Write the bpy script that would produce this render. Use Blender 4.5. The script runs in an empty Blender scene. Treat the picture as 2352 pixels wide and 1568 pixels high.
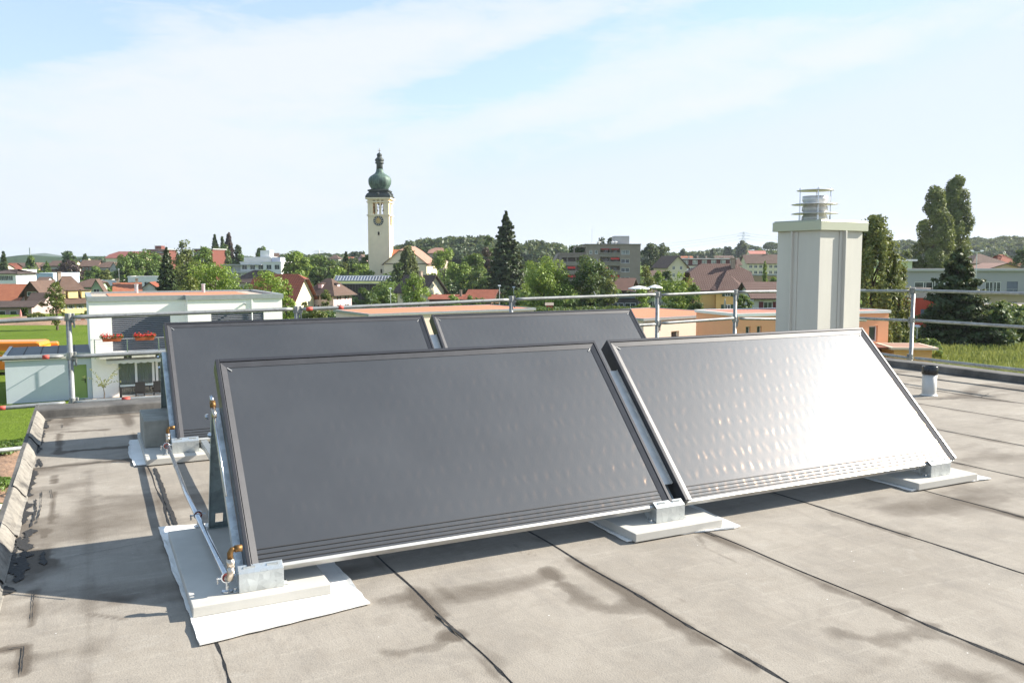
import bpy, math, random
import numpy as np
from math import sin, cos, tan, pi, radians as R, sqrt
random.seed(7); rng = np.random.default_rng(7)
S = bpy.context.scene
COL = S.collection
# ------------------------------------------------------------------ camera model (photo measured at 2352 x 1568)
CX, CY, F, PITCH, ROLL, EYE = 1176, 784, 1962.0, .0917, -.0017, 1.327
def ray(px, py):
    a = (px - CX) / F; b = (py - CY) / F
    a, b = a * cos(ROLL) + b * sin(ROLL), -a * sin(ROLL) + b * cos(ROLL)
    return (a, cos(PITCH) - b * sin(PITCH), -sin(PITCH) - b * cos(PITCH))
def at(px, py, Y):
    a, b, c = ray(px, py); return (a * Y / b, Y, EYE + c * Y / b)
def zat(px, py, Y): return at(px, py, Y)[2]
def xat(px, Y): return at(px, 603, Y)[0]
# ------------------------------------------------------------------ terrain
GD = [(-60, -6.65), (105, -6.65), (160, -8.5), (240, -12.6), (330, -12.0), (450, -7.5), (600, -4), (900, 0.5), (1500, 2), (6000, 2)]
def g(x, y):
    d = y
    for (a, za), (b, zb) in zip(GD, GD[1:]):
        if d <= b:
            t = (d - a) / (b - a); t = max(0, t); t = t * t * (3 - 2 * t); z = za + (zb - za) * t; break
    else: z = 2
    def bump(cx, cy, rx, ry, h):
        q = ((x - cx) / rx) ** 2 + ((y - cy) / ry) ** 2
        return h * math.exp(-q * 1.6)
    z += bump(-20, 640, 95, 90, 9) + bump(560, 800, 330, 130, 11) + bump(300, 1000, 90, 120, 15) + bump(-330, 560, 150, 120, 3)
    return z
# ------------------------------------------------------------------ mesh builder
class MB:
    def __init__(s): s.v = []; s.f = []; s.m = []
    def face(s, pts, m=0):
        n = len(s.v); s.v += [tuple(p) for p in pts]; s.f.append(tuple(range(n, n + len(pts)))); s.m.append(m)
    def hexa(s, p, m=0):      # 8 points: bottom 4 ccw, top 4 ccw
        n = len(s.v); s.v += [tuple(q) for q in p]
        for f in ((3, 2, 1, 0), (4, 5, 6, 7), (0, 1, 5, 4), (1, 2, 6, 5), (2, 3, 7, 6), (3, 0, 4, 7)):
            s.f.append(tuple(n + i for i in f)); s.m.append(m)
    def box(s, x0, x1, y0, y1, z0, z1, m=0):
        s.hexa([(x0, y0, z0), (x1, y0, z0), (x1, y1, z0), (x0, y1, z0), (x0, y0, z1), (x1, y0, z1), (x1, y1, z1), (x0, y1, z1)], m)
    def bar(s, a, b, w, h, m=0, up=(0, 0, 1)):   # rectangular bar a->b, width w, height h
        a = np.array(a, float); b = np.array(b, float); d = b - a; d /= np.linalg.norm(d)
        x = np.cross(d, up)
        if np.linalg.norm(x) < 1e-4: x = np.cross(d, (1, 0, 0))
        x /= np.linalg.norm(x); y = np.cross(x, d)
        p = []
        for q in (a, b):
            p.append([q - x * w / 2 - y * h / 2, q + x * w / 2 - y * h / 2, q + x * w / 2 + y * h / 2, q - x * w / 2 + y * h / 2])
        s.hexa(p[0] + p[1], m)
    def tube(s, pts, r, seg=8, m=0, cap=True):
        pts = [np.array(p, float) for p in pts]; n0 = len(s.v); k = len(pts)
        rr = r if isinstance(r, (list, tuple)) else [r] * k
        ref = None
        for i, p in enumerate(pts):
            d = pts[min(i + 1, k - 1)] - pts[max(i - 1, 0)]; d = d / (np.linalg.norm(d) + 1e-9)
            if ref is None: ref = np.array((0, 0, 1.)) if abs(d[2]) < .9 else np.array((1., 0, 0))
            x = np.cross(d, ref); x /= np.linalg.norm(x) + 1e-9; y = np.cross(x, d); ref = y
            for j in range(seg):
                t = 2 * pi * j / seg; s.v.append(tuple(p + (x * cos(t) + y * sin(t)) * rr[i]))
        for i in range(k - 1):
            for j in range(seg):
                a = n0 + i * seg + j; b = n0 + i * seg + (j + 1) % seg
                s.f.append((a, b, b + seg, a + seg)); s.m.append(m)
        if cap:
            s.f.append(tuple(n0 + j for j in range(seg))[::-1]); s.m.append(m)
            s.f.append(tuple(n0 + (k - 1) * seg + j for j in range(seg))); s.m.append(m)
    def lathe(s, prof, c=(0, 0, 0), seg=16, m=0, rot=0, ribs=0, ribamp=0):
        n0 = len(s.v); k = len(prof)
        for r, z in prof:
            for j in range(seg):
                t = 2 * pi * j / seg + rot; q = r * (1 + (ribamp if (ribs and j % ribs == 0) else 0))
                s.v.append((c[0] + q * cos(t), c[1] + q * sin(t), c[2] + z))
        for i in range(k - 1):
            for j in range(seg):
                a = n0 + i * seg + j; b = n0 + i * seg + (j + 1) % seg
                s.f.append((a, b, b + seg, a + seg)); s.m.append(m)
        if prof[0][0] > 0: s.f.append(tuple(n0 + j for j in range(seg))[::-1]); s.m.append(m)
        if prof[-1][0] > 0: s.f.append(tuple(n0 + (k - 1) * seg + j for j in range(seg))); s.m.append(m)
    def build(s, name, mats, parent=None, smooth=False, bevel=0):
        me = bpy.data.meshes.new(name); me.from_pydata(s.v, [], s.f)
        if not isinstance(mats, (list, tuple)): mats = [mats]
        for q in mats: me.materials.append(q)
        me.polygons.foreach_set('material_index', s.m)
        if smooth: me.polygons.foreach_set('use_smooth', [True] * len(s.f))
        me.update()
        o = bpy.data.objects.new(name, me); COL.objects.link(o)
        if parent: o.parent = parent
        if bevel:
            b = o.modifiers.new('bevel', 'BEVEL'); b.width = bevel; b.segments = 2; b.limit_method = 'ANGLE'
        return o
def tag(o, label=None, cat=None, group=None, kind=None):
    if label: o['label'] = label
    if cat: o['category'] = cat
    if group: o['group'] = group
    if kind: o['kind'] = kind
    return o
def thing(name, label, cat, loc=(0, 0, 0), rz=0, group=None, rx=0):
    o = bpy.data.objects.new(name, None); COL.objects.link(o); o.empty_display_size = .2
    o.location = loc; o.rotation_euler = (rx, 0, rz)
    return tag(o, label, cat, group)
def copy_tree(o, parent=None):
    c = o.copy(); COL.objects.link(c)
    if parent: c.parent = parent
    for ch in list(o.children): copy_tree(ch, c)
    return c
# ------------------------------------------------------------------ materials
def nodes(name):
    m = bpy.data.materials.new(name); m.use_nodes = True; nt = m.node_tree
    return m, nt, nt.nodes, nt.links, nt.nodes['Principled BSDF']
def setin(n, **k):
    for a, b in k.items():
        a = a.replace('_', ' ')
        if a in n.inputs: n.inputs[a].default_value = b
def noise(N, L, scale, detail=4, rough=.55, vec=None, dist=0):
    n = N.new('ShaderNodeTexNoise'); setin(n, Scale=scale, Detail=detail, Roughness=rough, Distortion=dist)
    if vec: L.new(vec, n.inputs['Vector'])
    return n.outputs['Fac']
def ramp(N, L, src, stops):
    r = N.new('ShaderNodeValToRGB'); L.new(src, r.inputs[0]); e = r.color_ramp.elements
    while len(e) > len(stops): e.remove(e[-1])
    while len(e) < len(stops): e.new(1)
    for q, (p, c) in zip(e, stops):
        q.position = p; q.color = (c[0], c[1], c[2], 1) if isinstance(c, (tuple, list)) else (c, c, c, 1)
    return r.outputs[0]
def mix(N, L, a, b, f, mode='MIX'):
    n = N.new('ShaderNodeMix'); n.data_type = 'RGBA'; n.blend_type = mode
    for s, v in ((0, f), (6, a), (7, b)):
        if hasattr(v, 'is_linked') or isinstance(v, bpy.types.NodeSocket): L.new(v, n.inputs[s])
        elif s == 0: n.inputs[0].default_value = v
        else: n.inputs[s].default_value = (v[0], v[1], v[2], 1)
    return n.outputs[2]
def mth(N, L, op, a, b=None):
    n = N.new('ShaderNodeMath'); n.operation = op
    for i, v in enumerate((a, b)):
        if v is None: continue
        if isinstance(v, bpy.types.NodeSocket): L.new(v, n.inputs[i])
        else: n.inputs[i].default_value = v
    return n.outputs[0]
def bump(N, L, h, strength, dist, bsdf=None, inp='Normal'):
    n = N.new('ShaderNodeBump'); setin(n, Strength=strength, Distance=dist); L.new(h, n.inputs['Height'])
    if bsdf: L.new(n.outputs[0], bsdf.inputs[inp])
    return n
def coords(N, L, scale=None):
    t = N.new('ShaderNodeTexCoord')
    if not scale: return t.outputs['Object']
    mp = N.new('ShaderNodeMapping'); mp.inputs['Scale'].default_value = scale; L.new(t.outputs['Object'], mp.inputs['Vector'])
    return mp.outputs[0]
_mc = {}
def mat(name, col, rough=.7, var=.15, scale=3, metal=0, bmp=0, bdist=.01, bscale=None, spec=.5, stretch=None):
    if name in _mc: return _mc[name]
    m, nt, N, L, b = nodes(name); v = coords(N, L, stretch)
    f = noise(N, L, scale, 5, .6, v)
    c1 = tuple(c * (1 - var) for c in col); c2 = tuple(min(1, c * (1 + var)) for c in col)
    L.new(ramp(N, L, f, [(.3, c1), (.7, c2)]), b.inputs['Base Color'])
    setin(b, Roughness=rough, Metallic=metal); b.inputs['Specular IOR Level'].default_value = spec
    if bmp: bump(N, L, noise(N, L, bscale or scale * 8, 3, .6, v), bmp, bdist, b)
    _mc[name] = m; return m
def tilemat(name, col, col2, row=.35, colw=.3, light=None, amt=.5):
    """roof tiles: rows along the slope by height, columns by horizontal position"""
    m, nt, N, L, b = nodes(name); v = coords(N, L)
    s = N.new('ShaderNodeSeparateXYZ'); L.new(v, s.inputs[0])
    r = mth(N, L, 'FRACT', mth(N, L, 'DIVIDE', s.outputs[2], row))
    h = mth(N, L, 'ADD', s.outputs[0], s.outputs[1])
    c = mth(N, L, 'SINE', mth(N, L, 'MULTIPLY', h, 2 * pi / colw))
    n = noise(N, L, .7, 5, .65, v); n2 = noise(N, L, 6, 3, .7, v)
    base = mix(N, L, ramp(N, L, n, [(.3, col), (.72, col2)]), tuple(x * .75 for x in col), ramp(N, L, n2, [(.45, 0), (.75, .6)]))
    if light:
        k = mth(N, L, 'MULTIPLY', ramp(N, L, r, [(.55, 0), (.75, 1)]), ramp(N, L, c, [(.5, 0), (.9, 1)]))
        base = mix(N, L, base, light, mth(N, L, 'MULTIPLY', k, amt))
    L.new(base, b.inputs['Base Color']); setin(b, Roughness=.85)
    hh = mth(N, L, 'ADD', mth(N, L, 'MULTIPLY', r, -1), mth(N, L, 'MULTIPLY', c, .3))
    bump(N, L, hh, .8, .05, b); return m
def leafmat(name, dark, light, scale=.5, trans=.27):
    if name in _mc: return _mc[name]
    m, nt, N, L, b = nodes(name); N.remove(b); v = coords(N, L)
    f = noise(N, L, scale, 3, .6, v); f2 = noise(N, L, scale * 7, 2, .6, v)
    c = ramp(N, L, mth(N, L, 'ADD', mth(N, L, 'MULTIPLY', f, .55), mth(N, L, 'MULTIPLY', f2, .45)), [(.36, dark), (.62, light)])
    d = N.new('ShaderNodeBsdfDiffuse'); t = N.new('ShaderNodeBsdfTranslucent'); x = N.new('ShaderNodeMixShader'); x.inputs[0].default_value = trans
    gl = N.new('ShaderNodeBsdfGlossy'); setin(gl, Roughness=.5); gl.inputs['Color'].default_value = (.6, .6, .6, 1); x2 = N.new('ShaderNodeMixShader'); x2.inputs[0].default_value = .05
    L.new(c, d.inputs[0]); L.new(mix(N, L, c, (1, 1, .3), .15), t.inputs[0]); L.new(d.outputs[0], x.inputs[1]); L.new(t.outputs[0], x.inputs[2])
    L.new(x.outputs[0], x2.inputs[1]); L.new(gl.outputs[0], x2.inputs[2])
    L.new(x2.outputs[0], N['Material Output'].inputs[0]); _mc[name] = m; return m
def glassmat(name, col=(.03, .04, .05), rough=.08):
    if name in _mc: return _mc[name]
    m, nt, N, L, b = nodes(name); v = coords(N, L)
    L.new(ramp(N, L, noise(N, L, .8, 3, .6, v), [(.35, tuple(c * .5 for c in col)), (.65, tuple(c * 2 for c in col))]), b.inputs['Base Color'])
    setin(b, Roughness=rough); b.inputs['Specular IOR Level'].default_value = .8
    _mc[name] = m; return m
M = {}
def galv(name, col, rough=.42, metal=.85):
    m, nt, N, L, b = nodes(name); v = coords(N, L)
    vo = N.new('ShaderNodeTexVoronoi'); setin(vo, Scale=45); L.new(v, vo.inputs['Vector'])
    f = mth(N, L, 'ADD', mth(N, L, 'MULTIPLY', noise(N, L, 7, 5, .65, v), .75), mth(N, L, 'MULTIPLY', vo.outputs['Color'], .25))
    L.new(ramp(N, L, f, [(.3, tuple(c * .7 for c in col)), (.65, tuple(min(1, c * 1.2) for c in col))]), b.inputs['Base Color'])
    L.new(ramp(N, L, f, [(.3, rough + .15), (.7, rough - .1)]), b.inputs['Roughness']); setin(b, Metallic=metal)
    bump(N, L, noise(N, L, 30, 3, .6, v), .12, .003, b); return m
M['galv'] = galv('galvanised_steel', (.56, .59, .59))
M['galv_dark'] = galv('galvanised_plate', (.34, .40, .40), .5, .6)
M['tube'] = galv('scaffold_tube_zinc', (.31, .315, .305), .5, .55)
M['alu'] = mat('bare_aluminium', (.55, .54, .51), .42, .1, 20, .5)
M['frame'] = mat('dark_anodised_frame', (.045, .045, .05), .36, .15, 10, .35, spec=.6)
M['frame2'] = mat('dark_frame_bead', (.05, .05, .055), .45, .15, 14, .1)
M['rubber'] = mat('black_rubber', (.02, .02, .02), .6, .2, 10)
M['brass'] = mat('tarnished_brass', (.22, .125, .05), .55, .3, 60, .9)
M['nickel'] = mat('nickel_fitting', (.55, .48, .40), .28, .15, 40, .95)
M['steel'] = mat('stainless_pipe', (.62, .64, .66), .25, .12, 30, 1.0)
M['redrub'] = mat('red_rubber_liner', (.25, .03, .03), .6, .2, 20)
M['concrete_slab'] = mat('light_concrete_slab', (.47, .45, .405), .9, .08, 5, bmp=.25, bdist=.002, bscale=120)
M['concrete_block'] = mat('grey_concrete_block', (.27, .265, .23), .95, .22, 9, bmp=.6, bdist=.004, bscale=70)
M['felt'] = mat('white_felt', (.76, .75, .72), 1, .10, 5, bmp=.5, bdist=.003, bscale=260)
M['white'] = mat('white_render', (.93, .905, .86), .9, .03, 1.2, bmp=.15, bdist=.004, bscale=60)
M['whitepaint'] = mat('white_paint', (.78, .78, .76), .5, .04, 3)
M['garage'] = mat('pale_blue_grey_render', (.50, .55, .58), .9, .04, .8)
M['zinc'] = mat('zinc_capping', (.36, .38, .38), .45, .1, 4, .5)
M['blind'] = mat('blue_grey_aluminium_slat', (.13, .15, .20), .45, .1, 3, .3)
M['glass'] = glassmat('window_glass')
M['glass_l'] = glassmat('curtained_glass', (.16, .18, .17), .2)
M['curtain'] = mat('pale_curtain', (.26, .31, .28), .9, .25, 1, stretch=(14, 14, .2))
M['wood_dark'] = mat('dark_stained_timber', (.055, .042, .033), .8, .3, 3, stretch=(6, 6, .6))
M['rattan'] = mat('black_woven_rattan', (.012, .012, .014), .6, .3, 40)
M['orange_gravel'] = mat('orange_roof_gravel', (.56, .185, .095), 1, .2, 16, bmp=.6, bdist=.03, bscale=25)
M['gravel'] = mat('buff_gravel', (.42, .34, .27), 1, .35, 12, bmp=.6, bdist=.03, bscale=25)
M['terracotta'] = mat('terracotta', (.45, .11, .04), .8, .15, 10)
M['door_green'] = mat('olive_green_door', (.24, .34, .10), .5, .06, 1)
M['dirt'] = mat('bare_earth', (.26, .16, .10), 1, .35, .4, bmp=.8, bdist=.2, bscale=2)
M['paver'] = mat('cream_paving', (.62, .50, .40), .9, .08, 2)
M['red_tape'] = mat('red_marker_paint', (.45, .07, .05), .6, .1, 20)
M['van'] = mat('orange_vehicle_paint', (.85, .22, .02), .3, .03, 1, spec=.6)
M['van_y'] = mat('yellow_stripe_paint', (.85, .5, .03), .4, .03, 1)
M['tyre'] = mat('tyre_black', (.02, .02, .02), .8, .1, 10)
M['ink'] = mat('black_lettering', (.03, .025, .02), .6, .05, 5)
M['chim'] = mat('grey_green_sheet_metal', (.53, .515, .455), .42, .07, 1.2, .0, bmp=.10, bdist=.006, bscale=3, stretch=(2.5, 2.5, .5))
M['chimcap'] = mat('pale_green_cap_metal', (.46, .47, .36), .35, .03, .8, .3)
M['inox'] = mat('brushed_stainless', (.62, .61, .59), .35, .12, 20, .25)
M['bark'] = mat('grey_brown_bark', (.10, .075, .055), .95, .3, 4)
M['dark'] = mat('dark_opening', (.015, .014, .013), .9, .1, 2)
M['awning'] = mat('grey_white_awning', (.60, .60, .56), .9, .06, 2)
M['bitumen'] = mat('bitumen_bead', (.022, .021, .020), .8, .3, 25, bmp=.8, bdist=.006, bscale=50)
# foliage palettes
LF = dict(
    bright=leafmat('bright_linden_leaves', (.085, .155, .015), (.24, .33, .045)),
    mid=leafmat('mid_green_leaves', (.045, .095, .012), (.14, .215, .034)),
    dark=leafmat('dark_green_leaves', (.024, .055, .010), (.075, .135, .024)),
    olive=leafmat('olive_green_leaves', (.06, .085, .015), (.16, .19, .04)),
    birch=leafmat('birch_leaves', (.05, .075, .015), (.17, .20, .045), .8),
    spruce=leafmat('spruce_needles', (.016, .034, .010), (.06, .092, .024), .9, .12),
    purple=leafmat('copper_beech_leaves', (.018, .010, .012), (.06, .03, .035)),
    far=leafmat('far_wood_leaves', (.018, .042, .014), (.06, .10, .028), .12),
    poplar=leafmat('poplar_leaves', (.045, .075, .015), (.16, .20, .045), .7),
    grass=leafmat('long_grass_blades', (.10, .15, .02), (.26, .28, .07), .3, .3),
    flower=leafmat('red_flowers', (.5, .01, .02), (.8, .04, .06), 4),
)
# ------------------------------------------------------------------ world, sun, camera
SUN_AZ, SUN_EL = R(15.2), R(30.9)       # azimuth counter-clockwise from +X
w = bpy.data.worlds.new('World'); S.world = w; w.use_nodes = True
N, L = w.node_tree.nodes, w.node_tree.links; bg = N['Background']
sky = N.new('ShaderNodeTexSky'); sky.sky_type = 'NISHITA'; sky.sun_disc = False
sky.sun_elevation = SUN_EL; sky.sun_rotation = R(90) - SUN_AZ; sky.altitude = 450; sky.air_density = 1; sky.dust_density = 1.2; sky.ozone_density = 1.6
tc = N.new('ShaderNodeTexCoord'); sp = N.new('ShaderNodeSeparateXYZ'); L.new(tc.outputs['Generated'], sp.inputs[0])
az = mth(N, L, 'ARCTAN2', sp.outputs[0], sp.outputs[1])       # 0 straight ahead, + to the right
el = mth(N, L, 'ARCSINE', sp.outputs[2])
def D2(px, py):      # photo pixel -> azimuth / elevation of that bit of sky
    a, b, c = ray(px, py); return math.atan2(a, b), math.atan2(c, math.hypot(a, b))
cv = N.new('ShaderNodeCombineXYZ'); L.new(az, cv.inputs[0]); L.new(el, cv.inputs[1])
mp = N.new('ShaderNodeMapping'); mp.inputs['Rotation'].default_value = (0, 0, R(-16)); mp.inputs['Scale'].default_value = (2.2, 9, 1); L.new(cv.outputs[0], mp.inputs[0])
nz = noise(N, L, 1.6, 9, .62, mp.outputs[0], .5)
mp2 = N.new('ShaderNodeMapping'); mp2.inputs['Rotation'].default_value = (0, 0, R(-20)); mp2.inputs['Scale'].default_value = (7, 22, 1); L.new(cv.outputs[0], mp2.inputs[0])
nz2 = noise(N, L, 1.8, 7, .65, mp2.outputs[0], .8)
def blob(px, py, rx, ry, ang, amp):
    a0, e0 = D2(px, py); c, s_ = cos(R(ang)), sin(R(ang))
    dx = mth(N, L, 'SUBTRACT', az, a0); dy = mth(N, L, 'SUBTRACT', el, e0)
    u_ = mth(N, L, 'ADD', mth(N, L, 'MULTIPLY', dx, c / (rx / F)), mth(N, L, 'MULTIPLY', dy, s_ / (rx / F)))
    v_ = mth(N, L, 'ADD', mth(N, L, 'MULTIPLY', dx, -s_ / (ry / F)), mth(N, L, 'MULTIPLY', dy, c / (ry / F)))
    q = mth(N, L, 'ADD', mth(N, L, 'MULTIPLY', u_, u_), mth(N, L, 'MULTIPLY', v_, v_))
    return mth(N, L, 'MULTIPLY', mth(N, L, 'EXPONENT', mth(N, L, 'MULTIPLY', q, -1)), amp)
cl = 0.0
for b_ in [(350, 300, 620, 260, 12, .62), (800, 130, 560, 120, 14, .6), (1560, 150, 420, 60, 16, .55), (1620, 250, 420, 55, 17, .7), (1180, 270, 300, 40, 15, .5),
           (2080, 90, 220, 50, 20, .3), (2250, 60, 200, 40, 10, .25), (1300, 40, 600, 40, 8, .45), (500, 420, 500, 120, 0, .4),
           (60, 95, 160, 40, 6, -.75), (40, 20, 220, 25, 10, -.3), (760, 8, 220, 26, 14, -.6), (1250, 110, 260, 26, 22, -.45), (1020, 205, 190, 24, 4, -.5),
           (1950, 330, 400, 120, 5, -.1), (1450, 330, 500, 25, 15, -.25), (560, 480, 400, 50, 0, .1), (80, 310, 160, 14, -3, -.18)]:
    cl = mth(N, L, 'ADD', cl, blob(*b_)) if not isinstance(cl, float) else blob(*b_)
tot = mth(N, L, 'ADD', cl, mth(N, L, 'MULTIPLY', mth(N, L, 'SUBTRACT', nz, .5), 1.5))
tot = mth(N, L, 'ADD', tot, mth(N, L, 'MULTIPLY', mth(N, L, 'SUBTRACT', nz2, .5), .95))
cloud = ramp(N, L, tot, [(.0, 0), (.55, .75), (1, 1)])
hz = ramp(N, L, el, [(0.0, .62), (.10, .36), (.3, .18), (.8, .1)])   # thin veil thickening to the horizon
cloud = mth(N, L, 'MAXIMUM', mth(N, L, 'MULTIPLY', cloud, .93), hz)
tint = mix(N, L, mix(N, L, sky.outputs[0], (.80, .85, .87), 1.0, 'MULTIPLY'), (2.3, 3.25, 4.25), .40); tint = mix(N, L, tint, (2.72, 3.2, 4.05), 1.0, 'DARKEN')
L.new(mix(N, L, tint, (3.28, 3.45, 3.72), cloud), bg.inputs[0]); bg.inputs[1].default_value = .114
sd = bpy.data.lights.new('sun', 'SUN'); sd.energy = 5.0; sd.angle = R(.5); sd.color = (1, .93, .82)
so = bpy.data.objects.new('sun', sd); COL.objects.link(so); so.location = (20, 5, 15)
so.rotation_euler = (pi / 2 - SUN_EL, 0, SUN_AZ + pi / 2)
cd = bpy.data.cameras.new('camera'); co = bpy.data.objects.new('camera', cd); COL.objects.link(co); S.camera = co
cd.sensor_width = 36; cd.lens = F / 2352 * 36; cd.clip_end = 20000; cd.clip_start = .05
from mathutils import Matrix
co.matrix_world = Matrix.Translation((0, 0, EYE)) @ Matrix.Rotation(pi / 2 - PITCH, 4, 'X') @ Matrix.Rotation(ROLL, 4, 'Z')
S.view_settings.view_transform = 'Standard'; S.view_settings.look = 'None'; S.view_settings.exposure = 1.28; S.view_settings.gamma = 1
S.render.engine = 'CYCLES'; S.cycles.max_bounces = 8; S.cycles.transparent_max_bounces = 6; S.cycles.volume_bounces = 0
S.cycles.use_denoising = True
# ------------------------------------------------------------------ roof frame
AL, TH = .4637, .7901
A0 = np.array((-1.0385, 3.2539, 0.)); U = np.array((cos(AL), sin(AL), 0)); NV = np.array((-sin(AL), cos(AL), 0))
def P(u, n, z=0): q = A0 + U * u + NV * n; return (q[0], q[1], z)
def plane_n(px, py, n0):     # ray meets vertical plane n = n0
    d = np.array(ray(px, py)); t = (A0 @ NV + n0) / (d @ NV); q = d * t; r = q - A0
    return (r @ U, n0, EYE + q[2])
def plane_u(px, py, u0):
    d = np.array(ray(px, py)); t = (A0 @ U + u0) / (d @ U); q = d * t; r = q - A0
    return (u0, r @ NV, EYE + q[2])
# value noise in numpy
def vnoise(x, y, seed=0):
    xi = np.floor(x).astype(int); yi = np.floor(y).astype(int); fx = x - xi; fy = y - yi
    fx = fx * fx * (3 - 2 * fx); fy = fy * fy * (3 - 2 * fy)
    def h(a, b):
        n = (a * 374761393 + b * 668265263 + seed * 982451653) & 0x7fffffff
        n = (n ^ (n >> 13)) * 1274126177 & 0x7fffffff
        return ((n ^ (n >> 16)) & 0xffff) / 65535.
    return (h(xi, yi) * (1 - fx) + h(xi + 1, yi) * fx) * (1 - fy) + (h(xi, yi + 1) * (1 - fx) + h(xi + 1, yi + 1) * fx) * fy
def fbm(x, y, o=4, seed=0):
    s = 0; a = .5; t = 0
    for i in range(o): s = s + a * vnoise(x * 2 ** i, y * 2 ** i, seed + i); t += a; a *= .5
    return s / t
# ================================================================== the roof we stand on
def UN(px, py, z=0):
    d = np.array(ray(px, py)); t = (z - EYE) / d[2]; q = np.array((0, 0, EYE)) + d * t - A0
    return q @ U, q @ NV
roofT = thing('flat_roof_building', 'low building whose weathered grey felt flat roof carries the solar collectors', 'building', P(0, 0, 0), AL)
SE = [-.17, .621, 1.397, 2.18, 2.998, 3.805, 4.612, 5.52, 6.474, 7.35, 8.15]
def seam_u(u0, n): return u0 - .0118 * n + .012 * (fbm(n * 1.3 + u0 * 7, n * 0 + u0, 3, 5) - .5) + .004 * np.sin(n * 9 + u0 * 5)
st = .021
us = np.arange(-.90, 8.68, st); ns = np.arange(-2.4, 4.93, st)
GU, GN = np.meshgrid(us, ns); sh = GU.shape
stain = np.zeros(sh); tar = np.zeros(sh)
def draw(arr, pts, wd, amp, soft=1., px=True, jag=0):
    q = [UN(*p) for p in pts] if px else pts
    best = np.full(sh, 9.)
    if len(q) == 1: q = q * 2
    for (a, b), (c, d) in zip(q, q[1:]):
        dx, dy = c - a, d - b; L2 = dx * dx + dy * dy + 1e-9
        t = np.clip(((GU - a) * dx + (GN - b) * dy) / L2, 0, 1)
        best = np.minimum(best, np.hypot(GU - a - t * dx, GN - b - t * dy))
    ww = wd * (1 + jag * (fbm(GU * 14, GN * 14, 3, 11) - .5) * 3)
    arr += amp * np.exp(-(best / np.maximum(ww, .004)) ** (2 * soft))
za = lambda l: [(884.7 + .6239 * x, 1157 + .6239 * y) for x, y in l]
zb = lambda l: [(.4184 * x, 912 + .4184 * y) for x, y in l]
for l, wd, am in [([(600, 240), (660, 300), (740, 360), (830, 390), (920, 370)], .05, .55), ([(1040, 420), (1120, 470), (1200, 510)], .035, .6), ([(1280, 560), (1340, 590)], .04, .5),
                  ([(100, 320), (150, 380), (200, 425)], .035, .6), ([(235, 480), (255, 490)], .04, .9), ([(0, 545), (60, 545), (150, 530), (230, 510)], .035, .4), ([(1620, 300), (1740, 345)], .035, .4),
                  ([(1800, 370), (1880, 400)], .035, .75), ([(1680, 480), (1800, 500), (1960, 470)], .06, .42), ([(2080, 600), (2160, 640)], .05, .4), ([(1650, 40), (1760, 70), (1900, 110)], .04, .42),
                  ([(640, 290), (590, 240)], .03, .3), ([(700, 205), (730, 225)], .03, .5), ([(340, 520), (400, 560), (410, 620)], .03, .3), ([(0, 350), (40, 340)], .05, .3), ([(2000, 440), (1900, 420)], .03, .4),
                  ([(480, 150), (500, 180), (560, 190)], .012, .3), ([(1150, 120), (1180, 160), (1290, 210)], .012, .35), ([(180, 290), (260, 360)], .015, .3), ([(1060, 340), (1110, 360)], .012, .25)]:
    draw(stain, za(l), wd, am, 1, jag=.8)
for l, wd, am in [([(240, 845), (240, 925)], .045, 1.), ([(185, 1060), (175, 1250)], .014, .5), ([(300, 430), (297, 470)], .018, .8), ([(290, 520), (285, 690)], .014, .6), ([(250, 730), (248, 765)], .018, .8),
                  ([(325, 200), (320, 310)], .018, .8), ([(130, 1366), (60, 1376), (0, 1384)], .02, .9), ([(135, 1380), (120, 1520)], .018, .7), ([(330, 303), (450, 290), (720, 270)], .035, .85), ([(340, 190), (460, 186), (580, 178)], .03, .7),
                  ([(380, 110), (360, 150)], .03, .8), ([(200, 390), (500, 363), (740, 338)], .04, .5), ([(485, 400), (490, 1560)], .03, .16), ([(640, 345), (740, 355)], .04, .5), ([(190, 880), (250, 980)], .1, .12),
                  ([(500, 1190), (560, 1200), (680, 1215)], .02, .3), ([(570, 1095), (700, 1110)], .03, .35), ([(380, 470), (480, 640)], .1, .12), ([(150, 700), (130, 1000)], .05, .25)]:
    draw(stain, zb(l), wd, am * 1.25, 1, jag=.8)
for k, u0 in enumerate(SE):      # seams: smudged dark patches that follow each lap
    d = np.abs(GU - seam_u(u0, GN) + .02)
    stain += .95 * np.exp(-(d / .04) ** 2) * np.clip((fbm(GN * 1.6 + k * 9, GU * 1.5, 3, 21) - .55) * 5, 0, 1)
    stain += .22 * np.exp(-(d / .012) ** 2)
# flashing patch of the vent pipe
draw(stain, [(6.75, 2.2), (7.3, 2.1), (7.6, 2.3)], .06, .5, 1, px=False, jag=.8)
stain += 1.1 * np.clip((fbm(GU * 1.1, GN * 3.2, 5, 3) - .52) * 3, 0, 1) * .6
stain = np.clip(stain, 0, 1.2); tar = np.clip(tar, 0, 1)
lap = np.zeros(sh)
for u0 in SE: lap += .0035 / (1 + np.exp(-np.clip((GU - seam_u(u0, GN)) / .006, -40, 40)))
GZ = lap - .0035 * np.searchsorted(SE, GU.ravel()).reshape(sh) * 0 + .006 * (fbm(GU * .9, GN * .9, 3, 8) - .5) + .002 * (fbm(GU * 5, GN * 3, 3, 9) - .5)
GZ = GZ - lap + .0035 * np.clip((lap / .0035) % 1, 0, 1) * 0 + .0015 * tar
nr, nc = sh
vs = np.stack([GU, GN, GZ], -1).reshape(-1, 3); i0 = (np.arange(nr - 1)[:, None] * nc + np.arange(nc - 1)).ravel()
fs = np.stack([i0, i0 + 1, i0 + nc + 1, i0 + nc], 1)
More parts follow.
